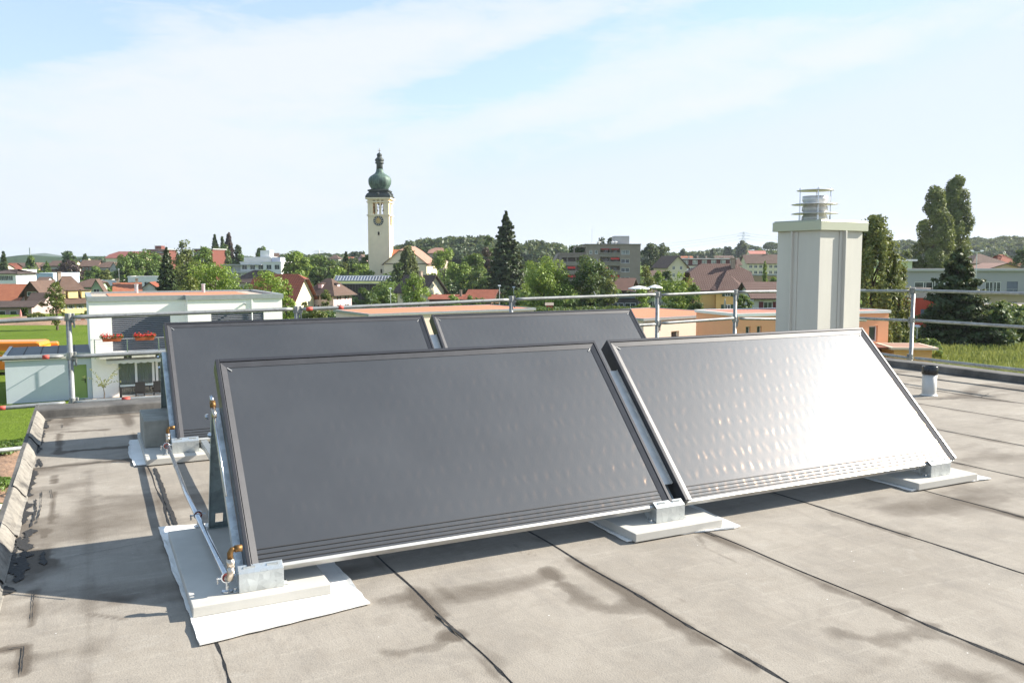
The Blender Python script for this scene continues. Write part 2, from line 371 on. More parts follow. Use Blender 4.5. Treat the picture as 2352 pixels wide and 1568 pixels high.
def npmesh(name, v, f, mats, parent=None, smooth=False):
    me = bpy.data.meshes.new(name); k = f.shape[1]
    me.vertices.add(len(v)); me.vertices.foreach_set('co', np.asarray(v, np.float32).ravel())
    me.loops.add(f.size); me.loops.foreach_set('vertex_index', f.ravel().astype(np.int32))
    me.polygons.add(len(f)); me.polygons.foreach_set('loop_start', (np.arange(len(f)) * k).astype(np.int32)); me.polygons.foreach_set('loop_total', np.full(len(f), k, np.int32))
    for q in (mats if isinstance(mats, (list, tuple)) else [mats]): me.materials.append(q)
    me.update(calc_edges=True); me.validate()
    if smooth: me.polygons.foreach_set('use_smooth', np.ones(len(f), bool))
    o = bpy.data.objects.new(name, me); COL.objects.link(o)
    if parent: o.parent = parent
    return o
# membrane material
m, nt, N, L, b = nodes('weathered_roof_felt'); v = coords(N, L)
at1 = N.new('ShaderNodeAttribute'); at1.attribute_name = 'stain'; at2 = N.new('ShaderNodeAttribute'); at2.attribute_name = 'tar'
n1 = noise(N, L, 1.3, 6, .65, v); n2 = noise(N, L, 9, 6, .7, v); n3 = noise(N, L, 160, 2, .5, v)
mps = N.new('ShaderNodeMapping'); mps.inputs['Scale'].default_value = (3, 22, 1); L.new(v, mps.inputs[0]); n4 = noise(N, L, 1.2, 5, .6, mps.outputs[0])
c = ramp(N, L, n1, [(.28, (.22, .195, .162)), (.5, (.278, .249, .210)), (.72, (.315, .284, .242))])
n5 = noise(N, L, 3.2, 7, .72, v, .6); c = mix(N, L, c, (.20, .18, .155), ramp(N, L, n5, [(.48, 0), (.72, .75)])); c = mix(N, L, c, (.36, .335, .295), ramp(N, L, n5, [(.28, .55), (.42, 0)])); c = mix(N, L, c, (.22, .19, .155), ramp(N, L, n2, [(.50, 0), (.80, .65)]))
c = mix(N, L, c, (.40, .365, .31), ramp(N, L, n4, [(.56, 0), (.8, .5)]))
c = mix(N, L, c, (.15, .14, .13), ramp(N, L, n3, [(.55, 0), (.78, .55)]))
vo = N.new('ShaderNodeTexVoronoi'); setin(vo, Scale=9.); L.new(v, vo.inputs['Vector']); c = mix(N, L, c, (.75, .75, .72), ramp(N, L, vo.outputs['Distance'], [(.018, 1), (.026, 0)]))
mpw = N.new('ShaderNodeMapping'); mpw.inputs['Scale'].default_value = (14, 1.1, 1); L.new(v, mpw.inputs[0]); n6 = noise(N, L, 1.4, 6, .7, mpw.outputs[0], .4); c = mix(N, L, c, (.19, .17, .15), ramp(N, L, n6, [(.52, 0), (.75, .45)]))
sf = mth(N, L, 'MULTIPLY', at1.outputs['Fac'], ramp(N, L, n2, [(.25, .75), (.6, 1.15)]))
sf = ramp(N, L, mth(N, L, 'MULTIPLY', at1.outputs['Fac'], mth(N, L, 'ADD', .25, mth(N, L, 'MULTIPLY', mth(N, L, 'ADD', n5, n2), .75))), [(.10, 0), (.34, .55), (.75, 1)])
c = mix(N, L, c, (.068, .052, .038), mth(N, L, 'MULTIPLY', sf, .78))
c = mix(N, L, c, (.016, .016, .017), mth(N, L, 'MULTIPLY', at2.outputs['Fac'], .93))
L.new(c, b.inputs['Base Color']); L.new(ramp(N, L, at2.outputs['Fac'], [(0, .93), (1, .5)]), b.inputs['Roughness']); b.inputs['Specular IOR Level'].default_value = .3
hh = mth(N, L, 'ADD', mth(N, L, 'MULTIPLY', n2, 2.), n3); bump(N, L, hh, .35, .004, b)
felt_roof = m
mem = npmesh('roof_membrane', vs, fs, [m], roofT, True)
for nm, arr in (('stain', stain), ('tar', tar)):
    a_ = mem.data.attributes.new(nm, 'FLOAT', 'POINT'); a_.data.foreach_set('value', arr.ravel().astype(np.float32))
q = MB(); q.face([(-.90, -7, -.004), (8.66, -7, -.004), (8.66, -2.38, -.004), (-.90, -2.38, -.004)]); q.build('roof_membrane', felt_roof, roofT)
def zat_roof(u_, n_): return float(GZ[int(np.clip((n_ + 2.4) / st, 0, nr - 1)), int(np.clip((u_ + .9) / st, 0, nc - 1))])
def smear(pts, wd, seed, px=True, jag=1., name='bitumen_smear', z=.0048):
    q_ = [np.array(UN(.4184 * x, 912 + .4184 * y)) for x, y in pts] if px else [np.array(p) for p in pts]; P_ = []
    for a, b_ in zip(q_, q_[1:]):
        k = max(2, int(np.linalg.norm(b_ - a) / .012)); P_ += [a + (b_ - a) * i / k for i in range(k)]
    P_.append(q_[-1]); P_ = np.array(P_); T_ = np.gradient(P_, axis=0); T_ /= np.linalg.norm(T_, axis=1)[:, None] + 1e-9; Nn = np.stack([-T_[:, 1], T_[:, 0]], 1); ar = np.arange(len(P_))
    e_ = np.clip(np.minimum(ar, len(P_) - 1 - ar) / 3., .15, 1)
    L_ = wd * e_ * np.clip(1 + jag * 3.2 * (fbm(ar * .35, ar * 0. + seed, 3, seed) - .5), .12, 3); R_ = wd * e_ * np.clip(1 + jag * 3.2 * (fbm(ar * .35, ar * 0. + seed + 5, 3, seed + 3) - .5), .12, 3)
    C_ = P_ + Nn * (wd * .6 * jag * (fbm(ar * .15, ar * 0. + 3, 3, seed + 7) - .5))[:, None]
    q = MB(); A_ = C_ + Nn * L_[:, None]; B_ = C_ - Nn * R_[:, None]
    for a in range(len(P_) - 1):
        q.face([(A_[a][0], A_[a][1], zat_roof(*A_[a]) + z), (B_[a][0], B_[a][1], zat_roof(*B_[a]) + z), (B_[a + 1][0], B_[a + 1][1], zat_roof(*B_[a + 1]) + z), (A_[a + 1][0], A_[a + 1][1], zat_roof(*A_[a + 1]) + z)])
    q.build(name, M['bitumen'], roofT)
for k_, (l, wd, jg) in enumerate([([(88, 1020), (118, 930), (135, 850), (152, 780), (170, 725)], .024, .8), ([(60, 980), (75, 900), (92, 830), (108, 770)], .011, 1.2), ([(0, 1098), (14, 1072), (34, 1040)], .03, .6), ([(128, 700), (140, 640), (145, 570)], .018, 1.2), ([(160, 550), (178, 450), (192, 400)], .014, 1.2),
                  ([(205, 385), (215, 340), (230, 385)], .006, .8), ([(206, 310), (204, 270), (235, 290)], .011, 1.), ([(225, 265), (240, 210), (236, 180)], .009, 1.2), ([(245, 160), (262, 130), (296, 124)], .012, 1.), ([(240, 150), (262, 172)], .02, 1.), ([(222, 350), (240, 352)], .006, 1.), ([(190, 480), (205, 470)], .008, 1.),
                  ([(90, 395), (200, 392), (500, 363), (740, 340)], .0035, .8), ([(350, 885), (480, 860), (620, 835), (860, 785)], .0012, 1.), ([(200, 515), (280, 510), (290, 560)], .0015, .6), ([(170, 712), (250, 706)], .0018, .6), ([(245, 162), (340, 152), (345, 172)], .002, .8), ([(240, 205), (330, 200)], .002, .8), ([(110, 985), (165, 980)], .003, .8),
                  ([(240, 850), (236, 880), (242, 925)], .010, 1.), ([(330, 300), (430, 292), (560, 284)], .004, 1.2), ([(185, 1070), (180, 1150), (177, 1230)], .0022, 1.), ([(0, 1388), (70, 1378), (130, 1370), (122, 1450), (116, 1530)], .0022, .8), ([(228, 520), (226, 600), (200, 700)], .0025, 1.2), ([(195, 560), (200, 620), (170, 715)], .004, 1.3)]): smear(l, wd, 60 + k_ * 7, True, jg)
smear([(-.165, 2.56), (-.16, 2.1), (-.163, 1.6), (-.158, 1.17)], .010, 77, False, .35)
smear([(6.80, 2.12), (7.35, 2.02), (7.62, 2.12), (7.50, 2.42), (7.2, 2.52)], .004, 91, False, .8)
for k_, u0 in enumerate(SE[1:9]):
    for j_ in range(3):
        n0_ = -1.9 + 5.5 * float(vnoise(np.array(k_ * 3.7), np.array(j_ * 5.1), 4)); ln_ = .12 + .35 * float(vnoise(np.array(k_ * 1.7), np.array(j_ * 2.1), 9)); smear([(float(seam_u(u0, np.array(x))) - .004, x) for x in np.linspace(n0_, n0_ + ln_, 6)], .0045, 200 + k_ * 5 + j_, False, .8)
# bitumen beads along each lap
q = MB()
for u0 in SE:
    nn = np.arange(-2.4, 4.9, .045); uu = seam_u(u0, nn); wd = .0018 + .0042 * fbm(nn * 3, nn * 0 + u0, 3, 31) ** 1.5 + .003 * (fbm(nn * 14, nn * 0 + u0, 2, 37) > .62)
    for i in range(len(nn) - 1):
        if u0 < 0 and nn[i] > 2.6: break
        a, b_ = i, i + 1; z = .004 + float(GZ[min(nr - 1, int((nn[i] + 2.4) / st)), min(nc - 1, max(0, int((uu[i] + .9) / st)))])
        q.face([(uu[a] - wd[a], nn[a], z - .003), (uu[a] + wd[a], nn[a], z), (uu[b_] + wd[b_], nn[b_], z), (uu[b_] - wd[b_], nn[b_], z - .003)])
q.build('lap_bead', M['bitumen'], roofT)
# parapets
m, nt, N, L, b = nodes('dark_parapet_felt'); v = coords(N, L); n1 = noise(N, L, 2.2, 6, .7, v); n2 = noise(N, L, 22, 4, .7, v)
c = ramp(N, L, n1, [(.3, (.03, .029, .028)), (.5, (.085, .08, .073)), (.75, (.17, .16, .145))]); c = mix(N, L, c, (.04, .04, .04), ramp(N, L, n2, [(.5, 0), (.8, .5)]))
L.new(c, b.inputs['Base Color']); setin(b, Roughness=.85); bump(N, L, n2, .5, .006, b); par = m
m, nt, N, L, b = nodes('worn_upstand_felt'); v = coords(N, L); n1 = noise(N, L, 4, 7, .75, v); n2 = noise(N, L, 26, 4, .7, v)
c = ramp(N, L, n1, [(.33, (.06, .055, .05)), (.47, (.20, .185, .16)), (.7, (.29, .27, .235))]); c = mix(N, L, c, (.07, .065, .06), ramp(N, L, n2, [(.5, 0), (.72, .6)])); L.new(c, b.inputs['Base Color']); setin(b, Roughness=.9); bump(N, L, n2, .5, .006, b); upst = m
def profile_run(name, prof, a, b_, along, material, step=.25, amp=.006, seed=1, t0=0):
    """prof: list of (across, z); run along 'n' or 'u' from a to b_"""
    q = MB(); k = np.arange(a, b_ + 1e-6, (b_ - a) / max(1, int(round((b_ - a) / step))))
    rows = []
    for i, t in enumerate(k):
        r = []
        for j, (c, z) in enumerate(prof):
            dz = amp * (fbm(np.array(t * 1.7), np.array(j * 3.1), 3, seed) - .5) * 2; dc = amp * (fbm(np.array(t * 2.3), np.array(j * 1.3 + 9), 3, seed) - .5) * 2
            r.append((c + dc, t, z + dz) if along == 'n' else (t, c + dc, z + dz))
        rows.append(r)
    for r1, r2 in zip(rows, rows[1:]):
        for j in range(len(prof) - 1):
            f = [r1[j], r1[j + 1], r2[j + 1], r2[j]]; q.face(f if along == 'u' else f[::-1])
    return q.build(name, material, roofT)
profile_run('parapet', [(4.86, .004), (4.885, .012), (4.905, .07), (4.93, .078), (5.22, .074), (5.26, .0), (5.26, -.25)], -.93, 8.75, 'u', par, .2, .005, 3)
profile_run('parapet', [(8.595, .004), (8.625, .014), (8.645, .075), (8.67, .082), (8.9, .078), (8.94, 0), (8.94, -.25)], -7, 4.9, 'n', par, .2, .005, 5)
profile_run('parapet_edge', [(-.918, .060), (-.932, .078), (-.955, .078), (-.962, .0), (-.965, -.25)], -7, 5.25, 'n', par, .2, .004, 7)
tabs = [-3.5, -2.6, -1.7, -.85, -.05, .65, 1.35, 2.12, 2.9, 3.66, 4.3, 4.88]
for i, (a, b_) in enumerate(zip(tabs, tabs[1:])):      # curved upstand tabs lapping one another on the left edge
    e = .004 + .005 * (i % 2)
    u0_ = -.866 - .006 * ((i * 7) % 3); pr = [(u0_ + .004, e - .002), (u0_, e + .002), (-.880, e + .008), (-.889, .022 + e), (-.902, .042 + e), (-.916, .060 + e), (-.930, .074 + e), (-.938, .074)]
    profile_run('upstand_tab', pr, a - .02, b_ + .012, 'n', upst, .1, .006, 40 + i)
    q = MB(); pp = [(u_, a - .022 + .004 * sin(k * 2.), z_ + .002) for k, (u_, z_) in enumerate(pr[1:7])]; q.tube(pp, .0035, 5); q.build('lap_bead', M['bitumen'], roofT)
q = MB(); q.box(-.955, 8.93, -7, 5.25, -6.7, -.02); q.build('wall', M['white'], roofT)
# roof joints on the back parapet (dark painted cover strips)
for u_ in (2.4, 5.2, 8.1): q = MB(); q.box(u_, u_ + .012, 4.885, 5.0, .05, .083); q.build('parapet_joint', M['bitumen'], roofT)
# ------------------------------------------------------------------ vent pipe
t = thing('vent_pipe', 'short pale grey vent pipe with black collar near the right roof edge', 'vent pipe', P(6.99, 2.33, 0), AL)
q = MB(); q.lathe([(.085, .002), (.078, .008), (.069, .014), (.067, .02), (.067, .04), (.067, .225)], seg=28); q.build('pipe', mat('matt_grey_pipe', (.50, .49, .46), .5, .08, 6, .1), t, True)
q = MB(); q.lathe([(.074, .215), (.075, .22), (.075, .292), (.072, .297), (.060, .297), (.058, .24), (.0, .24)], seg=28); q.build('collar', mat('glossy_black_plastic', (.012, .012, .013), .18, .1, 5), t, True)
# ------------------------------------------------------------------ sheet metal chimney
CU, CN = 6.383, 3.233; CW, CD, CH = .72, .55, 1.66
t = thing('chimney', 'square pale grey sheet metal chimney with overhanging cap and stainless cowl', 'chimney', P(CU, CN, 0), R(33))
q = MB()
q.box(0, CW, 0, CD, 0, CH)
q.build('chimney_shaft', M['chim'], t, bevel=.004)
q = MB()
q.box(CW * .44, CW * .44 + .05, -.012, -.001, 0, CH - .002); q.box(CW * .44 + .05, CW * .44 + .072, -.05, -.001, 0, CH - .002); q.build('standing_seam', M['chim'], t, bevel=.003); q = MB()
q.box(-.012, -.001, CD * .5, CD * .5 + .05, 0, CH - .002); q.box(-.045, -.001, CD * .5 + .05, CD * .5 + .066, 0, CH - .002)
q.build('standing_seam', M['chim'], t, bevel=.003)
q = MB(); o = .042; q.box(-o, CW + o, -o, CD + o, CH, CH + .10); q.box(-o + .012, CW + o - .012, -o + .012, CD + o - .012, CH + .10, CH + .112)
cap = q.build('chimney_cap', M['chimcap'], t, bevel=.005)
q = MB(); z0 = CH + .112; cx, cy = .29, .30
q.lathe([(.135, z0), (.135, z0 + .05), (.12, z0 + .065), (.12, z0 + .10), (.135, z0 + .115), (.135, z0 + .15), (.12, z0 + .168), (.12, z0 + .20), (.132, z0 + .222), (.132, z0 + .27), (.125, z0 + .27), (.12, z0 + .2)], (cx, cy, 0), 32)
cw = q.build('cowl', M['inox'], t, True)
for z, r_ in ((.085, .245), (.185, .245), (.335, .195)): q = MB(); q.lathe([(0, z0 + z - .002), (r_ - .03, z0 + z), (r_, z0 + z - .006), (r_, z0 + z - .003), (r_ - .03, z0 + z + .004), (.0, z0 + z + .007)], (cx, cy, 0), 40); q.build('cowl_plate', M['inox'], cw, True)
for a in (.55, 2.6, 4.0, 5.6):
    q = MB(); x, y = cx + .165 * cos(a), cy + .165 * sin(a); q.tube([(x, y, z0), (x, y, z0 + .35)], .006, 6); q.tube([(x, y, z0), (x, y, z0 + .06)], .011, 6); q.lathe([(.011, z0 + .338), (.011, z0 + .35), (0, z0 + .362)], (x, y, 0), 6); q.build('cowl_rod', M['steel'], cw)
# ------------------------------------------------------------------ solar collectors
m, nt, N, L, b = nodes('collector_glass_over_absorber'); v = coords(N, L)
s_ = N.new('ShaderNodeSeparateXYZ'); L.new(v, s_.inputs[0])
grain = noise(N, L, 420, 2, .5, v); wob = noise(N, L, 6, 3, .6, v)
row = mth(N, L, 'MULTIPLY', s_.outputs[1], 2 * pi / .098)
rowi = mth(N, L, 'FLOOR', mth(N, L, 'DIVIDE', s_.outputs[1], .098))
colx = mth(N, L, 'ADD', mth(N, L, 'MULTIPLY', s_.outputs[0], 2 * pi / .062), mth(N, L, 'MULTIPLY', rowi, 2.3))
colx = mth(N, L, 'ADD', colx, mth(N, L, 'MULTIPLY', wob, 9.)); colx = mth(N, L, 'ADD', colx, mth(N, L, 'MULTIPLY', row, -.12))
dim = mth(N, L, 'MULTIPLY', mth(N, L, 'SINE', colx), mth(N, L, 'ADD', .5, mth(N, L, 'MULTIPLY', mth(N, L, 'SINE', mth(N, L, 'ADD', row, -pi / 2)), .5)))
dim = mth(N, L, 'MULTIPLY', dim, ramp(N, L, noise(N, L, 7, 2, .5, v), [(.35, .35), (.62, 1.)]))
big = noise(N, L, 1.6, 4, .6, v)
L.new(ramp(N, L, big, [(.3, (.033, .038, .045)), (.7, (.047, .052, .059))]), b.inputs['Base Color'])
setin(b, Metallic=.0, Roughness=.7); b.inputs['Specular IOR Level'].default_value = .0
gs = N.new('ShaderNodeBsdfGlossy'); setin(gs, Roughness=.45); gs.inputs['Color'].default_value = (.86, .93, 1.02, 1); cb = bump(N, L, grain, .5, .0008, gs)
fr = N.new('ShaderNodeFresnel'); setin(fr, IOR=1.45); ms = N.new('ShaderNodeMixShader'); L.new(mth(N, L, 'MULTIPLY', fr.outputs[0], 1.05), ms.inputs[0]); L.new(b.outputs[0], ms.inputs[1]); L.new(gs.outputs[0], ms.inputs[2])
# selective absorber: weak coppery metallic lobe with dimples seen through the glass
ab = N.new('ShaderNodeBsdfGlossy'); setin(ab, Roughness=.19); ab.inputs['Color'].default_value = (1., .66, .42, 1)
bump(N, L, dim, 1., .0012, ab)
add = N.new('ShaderNodeMixShader'); add.inputs[0].default_value = .06; L.new(ms.outputs[0], add.inputs[1]); L.new(ab.outputs[0], add.inputs[2]); L.new(add.outputs[0], N['Material Output'].inputs[0])
M['absorber'] = m
LN, WD = 2.06, 1.0559
def make_collector(label):
    t = thing('solar_collector', label, 'solar collector', rx=TH, group='solar thermal collectors on tilted stands')
    t.rotation_euler = (TH, 0, AL)
    q = MB()      # outer frame: black cap, groove, raised bead on left, right and top
    for a, b_ in (((0, 0), (0, WD)), ((LN, 0), (LN, WD))):
        s = 1 if a[0] == 0 else -1; x = a[0]
        xs = sorted((x, x + s * .017)); q.box(xs[0], xs[1], 0, WD, -.085, 0)
    q.box(.017, LN - .017, WD - .017, WD, -.085, 0)
    q.build('frame', M['frame'], t, bevel=.002)
    q = MB(); e = .017; i_ = .047; zt, zb_ = -.003, -.0105
    q.face([(e + .004, 0, zt), (i_, 0, zb_), (i_, WD - i_, zb_), (e + .004, WD - e - .004, zt)])
    q.face([(LN - i_, 0, zb_), (LN - e - .004, 0, zt), (LN - e - .004, WD - e - .004, zt), (LN - i_, WD - i_, zb_)])
    q.face([(e + .004, WD - e - .004, zt), (i_, WD - i_, zb_), (LN - i_, WD - i_, zb_), (LN - e - .004, WD - e - .004, zt)])
    q.box(.0175, e + .004, .001, WD - .018, -.03, -.008); q.box(LN - e - .004, LN - .0175, .001, WD - .018, -.03, -.008)
    q.face([(e + .004, 0, zt), (e + .004, 0, -.03), (i_, 0, -.03), (i_, 0, zb_)])
    q.face([(LN - i_, 0, zb_), (LN - i_, 0, -.03), (LN - e - .004, 0, -.03), (LN - e - .004, 0, zt)])
    q.build('glazing_bead', M['frame2'], t)
    q = MB(); q.box(.0175, LN - .0175, .008, WD - .0175, -.075, -.0125); q.build('glass_cover', M['absorber'], t)
    for y in (.018, .036, .056, .078): q = MB(); q.box(i_ + .002, LN - i_ - .002, y, y + .0035, -.0125, -.0095); q.build('bottom_groove', M['rubber'], t)
    q = MB(); q.box(.0175, LN - .0175, -.006, .0075, -.052, -.014); q.build('bottom_trim', M['alu'], t)
    for x0, s in ((i_, 1), (LN - i_, -1)): q = MB(); q.bar((x0 + s * .002, WD - i_ - .002, -.0095), (x0 + s * .020, WD - i_ - .020, -.0095), .004, .003); q.build('corner_clip', M['alu'], t)
    return t
proto = None; GAP = .0789; NB = 2.748
for (u_, n_, lab) in [(0, 0, 'dark solar collector at the front left, with brass elbow at its lower corner'), (LN + GAP, 0, 'shining solar collector at the front right, rippled with glare'),
                      (-.005, NB, 'dark solar collector in the back row, its left side beside the concrete block'), (LN + GAP - .005, NB, 'grey solar collector at the right of the back row, mostly hidden')]:
    if proto is None: proto = make_collector(lab); o = proto
    else: o = copy_tree(proto); o['label'] = lab
    o.location = P(u_, n_, .137)
# slabs, felt mats, block
def slab(u_, n_, lab, long=1.021):
    t = MB(); t.box(0, .525, 0, long, 0, .042); o = t.build('concrete_slab', M['concrete_slab'], bevel=.004)
    o.location = P(u_, n_, .006); o.rotation_euler = (0, 0, AL); tag(o, lab, 'concrete slab', 'concrete slabs under the collector stands')
slab(-.215, -.079, 'pale concrete slab under the brass elbow, nearest to the camera')
slab(1.76, -.108, 'pale concrete slab between the two front collectors')
slab(3.76, -.082, 'pale concrete slab under the right end of the shining collector')
slab(-.211, 2.617, 'pale concrete slab carrying the grey concrete block')
slab(1.78, 2.63, 'pale concrete slab in the middle of the back row'); slab(3.77, 2.63, 'pale concrete slab at the right end of the back row')
q = MB(); q.box(0, .50, 0, .52, 0, .19); o = q.build('concrete_block', M['concrete_block'], bevel=.006); o.location = P(-.195, 3.0, .049); o.rotation_euler = (0, 0, AL)
tag(o, 'rough grey concrete ballast block behind the back left collector', 'concrete block')
def felt(pts, lab, z=.004, u_off=0):
    q = MB(); n = len(pts); out = []
    for i in range(n):
        a, b_ = np.array(pts[i]), np.array(pts[(i + 1) % n]); k = max(2, int(np.linalg.norm(b_ - a) / .05))
        for j in range(k):
            p = a + (b_ - a) * j / k; out.append((p[0] + rng.normal() * .0022, p[1] + rng.normal() * .0022))
    c = np.mean(out, 0); bot = [(x, y, .002) for x, y in out]; top = [(x, y, z + .002 + .004 * abs(rng.normal())) for x, y in out]
    inn = [(c[0] + (x - c[0]) * .95, c[1] + (y - c[1]) * .95, z) for x, y in out]
    for i in range(len(out)):
        j = (i + 1) % len(out); q.face([bot[i], bot[j], top[j], top[i]]); q.face([top[i], top[j], inn[j], inn[i]])
    q.face(inn)
    o = q.build('felt_mat', M['felt']); o.location = P(0, 0, .002); o.rotation_euler = (0, 0, AL)
    tag(o, lab, 'felt mat', 'white felt mats under the slabs')
felt([(-.219, -.326), (.42, -.239), (.415, .3), (.40, 1.1), (-.004, 1.10), (-.243, 1.167), (-.235, .5)], 'large white felt mat spreading out below the slab nearest to the camera')
felt([(1.735, -.075), (2.0, -.09), (2.33, -.145), (2.375, -.135), (2.40, .3), (2.36, 1.0), (1.745, 1.0)], 'white felt mat with a corner showing right of the middle front slab')
felt([(3.72, -.07), (4.0, -.06), (4.40, -.09), (4.39, .4), (4.36, 1.0), (3.73, 1.0)], 'white felt mat under the slab at the right end of the front row')
felt([(-.282, 2.667), (-.16, 2.66), (.33, 2.70), (.33, 3.55), (-.267, 3.56), (-.30, 3.1)], 'white felt mat with ragged edge beside the concrete block')
# stands
def stand(u_, n_, lab):
    t = thing('collector_stand', lab, 'stand', P(u_, n_, 0), AL, 'galvanised stands holding the collectors'); wv = .172
    q = MB(); z0 = .049
    q.box(0, wv, 0, .0035, z0, z0 + .075)                                            # front sheet
    q.hexa([(0, .0, z0 + .075), (wv, .0, z0 + .075), (wv, .0035, z0 + .075), (0, .0035, z0 + .075), (0, .034, z0 + .098), (wv, .034, z0 + .098), (wv, .037, z0 + .095), (0, .037, z0 + .095)])
    q.box(0, .003, .0036, .06, z0, z0 + .07); q.box(wv - .003, wv, .0036, .06, z0, z0 + .07); q.box(-.02, .0, .012, .05, z0, z0 + .004); q.box(wv, wv + .02, .012, .05, z0, z0 + .004)
    q.build('foot_bracket', M['galv'], t, bevel=.0015)
    d = np.array((0, cos(TH), sin(TH))); nn = np.array((0, -sin(TH), cos(TH)))
    base = np.array((0, .018, .137)) - nn * .09
    for x in (.006, wv - .02):
        q = MB(); a = base + d * -.02 + np.array((x, 0, 0)); b_ = base + d * .83 + np.array((x, 0, 0)); up = tuple(nn)
        q.bar(a, b_, .004, .036, 0, up); q.bar(a + np.array((.014, 0, 0)) + nn * .018, b_ + np.array((.014, 0, 0)) + nn * .018, .028, .004, 0, up)
        q.build('inclined_rail', M['galv'], t)
    a0 = np.array((0, .915, z0)); a1 = base + d * .82 - nn * .0; a1 = np.array((0, a1[1], a1[2]))
    q = MB(); th = .0035; k = np.array((0, th, 0)); hx = (.11, .145); f0, f1 = .05, .13     # strut plate with an opening near its foot
    def pl(x0, x1, s0, s1):
        p0 = a0 + (a1 - a0) * s0; p1 = a0 + (a1 - a0) * s1
        q.hexa([p0 + (x0, 0, 0), p0 + (x1, 0, 0), p0 + k + (x1, 0, 0), p0 + k + (x0, 0, 0), p1 + (x0, 0, 0), p1 + (x1, 0, 0), p1 + k + (x1, 0, 0), p1 + k + (x0, 0, 0)])
    pl(0, wv, 0, f0); pl(0, .03, f0, f1); pl(.065, .11, f0, f1); pl(.145, wv, f0, f1); pl(0, wv, f1, 1)
    q.bar(a0 + (0, 0, 0), a1, .003, .018, 0, (0, 1, 0)); q.box(0, wv, .90, .94, z0, z0 + .004)
    q.build('rear_strut', M['galv_dark'], t)
    for f in (.80, .70):
        q = MB(); p = base + d * f + np.array((-.016, 0, 0)); q.tube([p, p + np.array((-.010, 0, 0))], .013, 6); q.tube([p + (-.01, 0, 0), p + (-.014, 0, 0)], .008, 6); q.build('bolt', M['steel'], t)
    for p in ((-.01, .03), (wv + .01, .03)): q = MB(); q.tube([(p[0], p[1], z0), (p[0], p[1], z0 + .014)], .007, 6); q.build('bolt', M['steel'], t)
    for x in (.02, .11): q = MB(); q.box(x, x + .045, .018, .030, z0 + .085, z0 + .094); q.build('clamp_plate', M['galv'], t)
    return t
for (u_, n_, lab) in [(-.036, -.018, 'galvanised stand at the left end of the front row, beside the brass elbow'), (1.945, -.02, 'galvanised stand in the gap between the two front collectors'), (3.945, -.02, 'galvanised stand under the glaring right end of the front row'),
                      (-.04, NB - .02, 'galvanised stand at the left end of the back row, before the concrete block'), (1.94, NB - .02, 'galvanised stand in the gap of the back row'), (3.94, NB - .02, 'galvanised stand at the right end of the back row')]:
    if lab.endswith('elbow'): sp0 = stand(u_, n_, lab)
    else:
        c_ = copy_tree(sp0); c_.location = P(u_, n_, 0); c_['label'] = lab
for un_ in ((LN + GAP / 2, .0), (LN + GAP / 2 - .005, NB)):
    q = MB(); q.box(-.037, .037, .12, .86, -.040, -.036); q.box(-.037, -.033, .12, .86, -.036, -.028); q.box(.033, .037, .12, .86, -.036, -.028); o = q.build('gap_cover', M['alu']); o.location = P(un_[0], un_[1], .137); o.rotation_euler = (TH, 0, AL)
    tag(o, 'metal strip closing the gap between the two ' + ('front' if un_[1] == 0 else 'back') + ' collectors', 'metal strip', 'metal strips in the collector gaps')
# slotted rails running from row to row, and back from each front foot
def slotted(u_, n0, n1, z, lab, hgt=.041):
    q = MB(); q.box(0, .003, n0, n1, z + hgt - .010, z + hgt); q.box(0, .003, n0, n1, z, z + .010); q.box(0, .041, n0, n1, z + hgt, z + hgt + .003)
    q.box(.038, .041, n0, n1, z + hgt - .01, z + hgt); k = n0
    while k < n1:
        q.box(0, .003, k, min(k + .021, n1), z + .010, z + hgt - .010); k += .05
    o = q.build('slotted_rail', M['galv']); o.location = P(u_, 0, 0); o.rotation_euler = (0, 0, AL); tag(o, lab, 'rail', 'slotted steel rails between the stands')
slotted(.145, .06, 2.76, .075, 'long slotted steel rail joining the left stands of both rows')
slotted(2.13, .06, 2.76, .075, 'long slotted steel rail joining the middle stands')
slotted(3.90, .03, 2.76, .075, 'slotted steel rail with oval holes beside the right hand front foot')
# pipework
def PU(u_, n_, z): return (u_, n_, z)
def pipe_run(lab, n0, n1, zz, u_=-.075):
    t = thing('solar_pipe', lab, 'pipe', P(0, 0, 0), AL)
    q = MB(); q.tube([(u_, n0 + .01, zz), (u_ - .01, (n0 + n1) / 2, zz - .004), (u_ + .01, n1, zz)], .0115, 12); q.build('pipe', M['steel'], t, True)
    return t
p1 = pipe_run('long stainless pipe running from the brass elbow back to the second row', .02, 2.80, .107)
def fitting(t, n0, z0, top, ub=-.075):
    q = MB(); q.tube([(ub, n0 + .03, z0), (ub, n0 + .005, z0), (ub + .006, n0 - .012, z0 + .005), (ub + .010, n0 - .016, z0 + .03), (ub + .010, n0 - .012, z0 + .05)], .0135, 12)
    q.tube([(ub + .010, n0 - .012, z0 + .045), (ub + .010, n0 - .008, top - .035)], .0125, 12); q.tube([(ub + .010, n0 - .010, top - .045), (ub + .010, n0 - .008, top - .012)], [.016, .016], 6)
    q.build('coupling', M['nickel'], t, True)
    q = MB(); q.tube([(ub + .010, n0 - .008, top - .012), (ub + .010, n0 - .006, top + .010), (ub + .018, n0 - .004, top + .022), (ub + .03, n0 - .003, top + .024)], .0112, 10); q.tube([(ub + .028, n0 - .003, top + .024), (ub + .056, n0 - .003, top + .024)], .0138, 6)
    q.build('elbow', M['brass'], t, True)
fitting(p1, .0, .107, .20); fitting(p1, NB + .05, .107, .19, -.07)
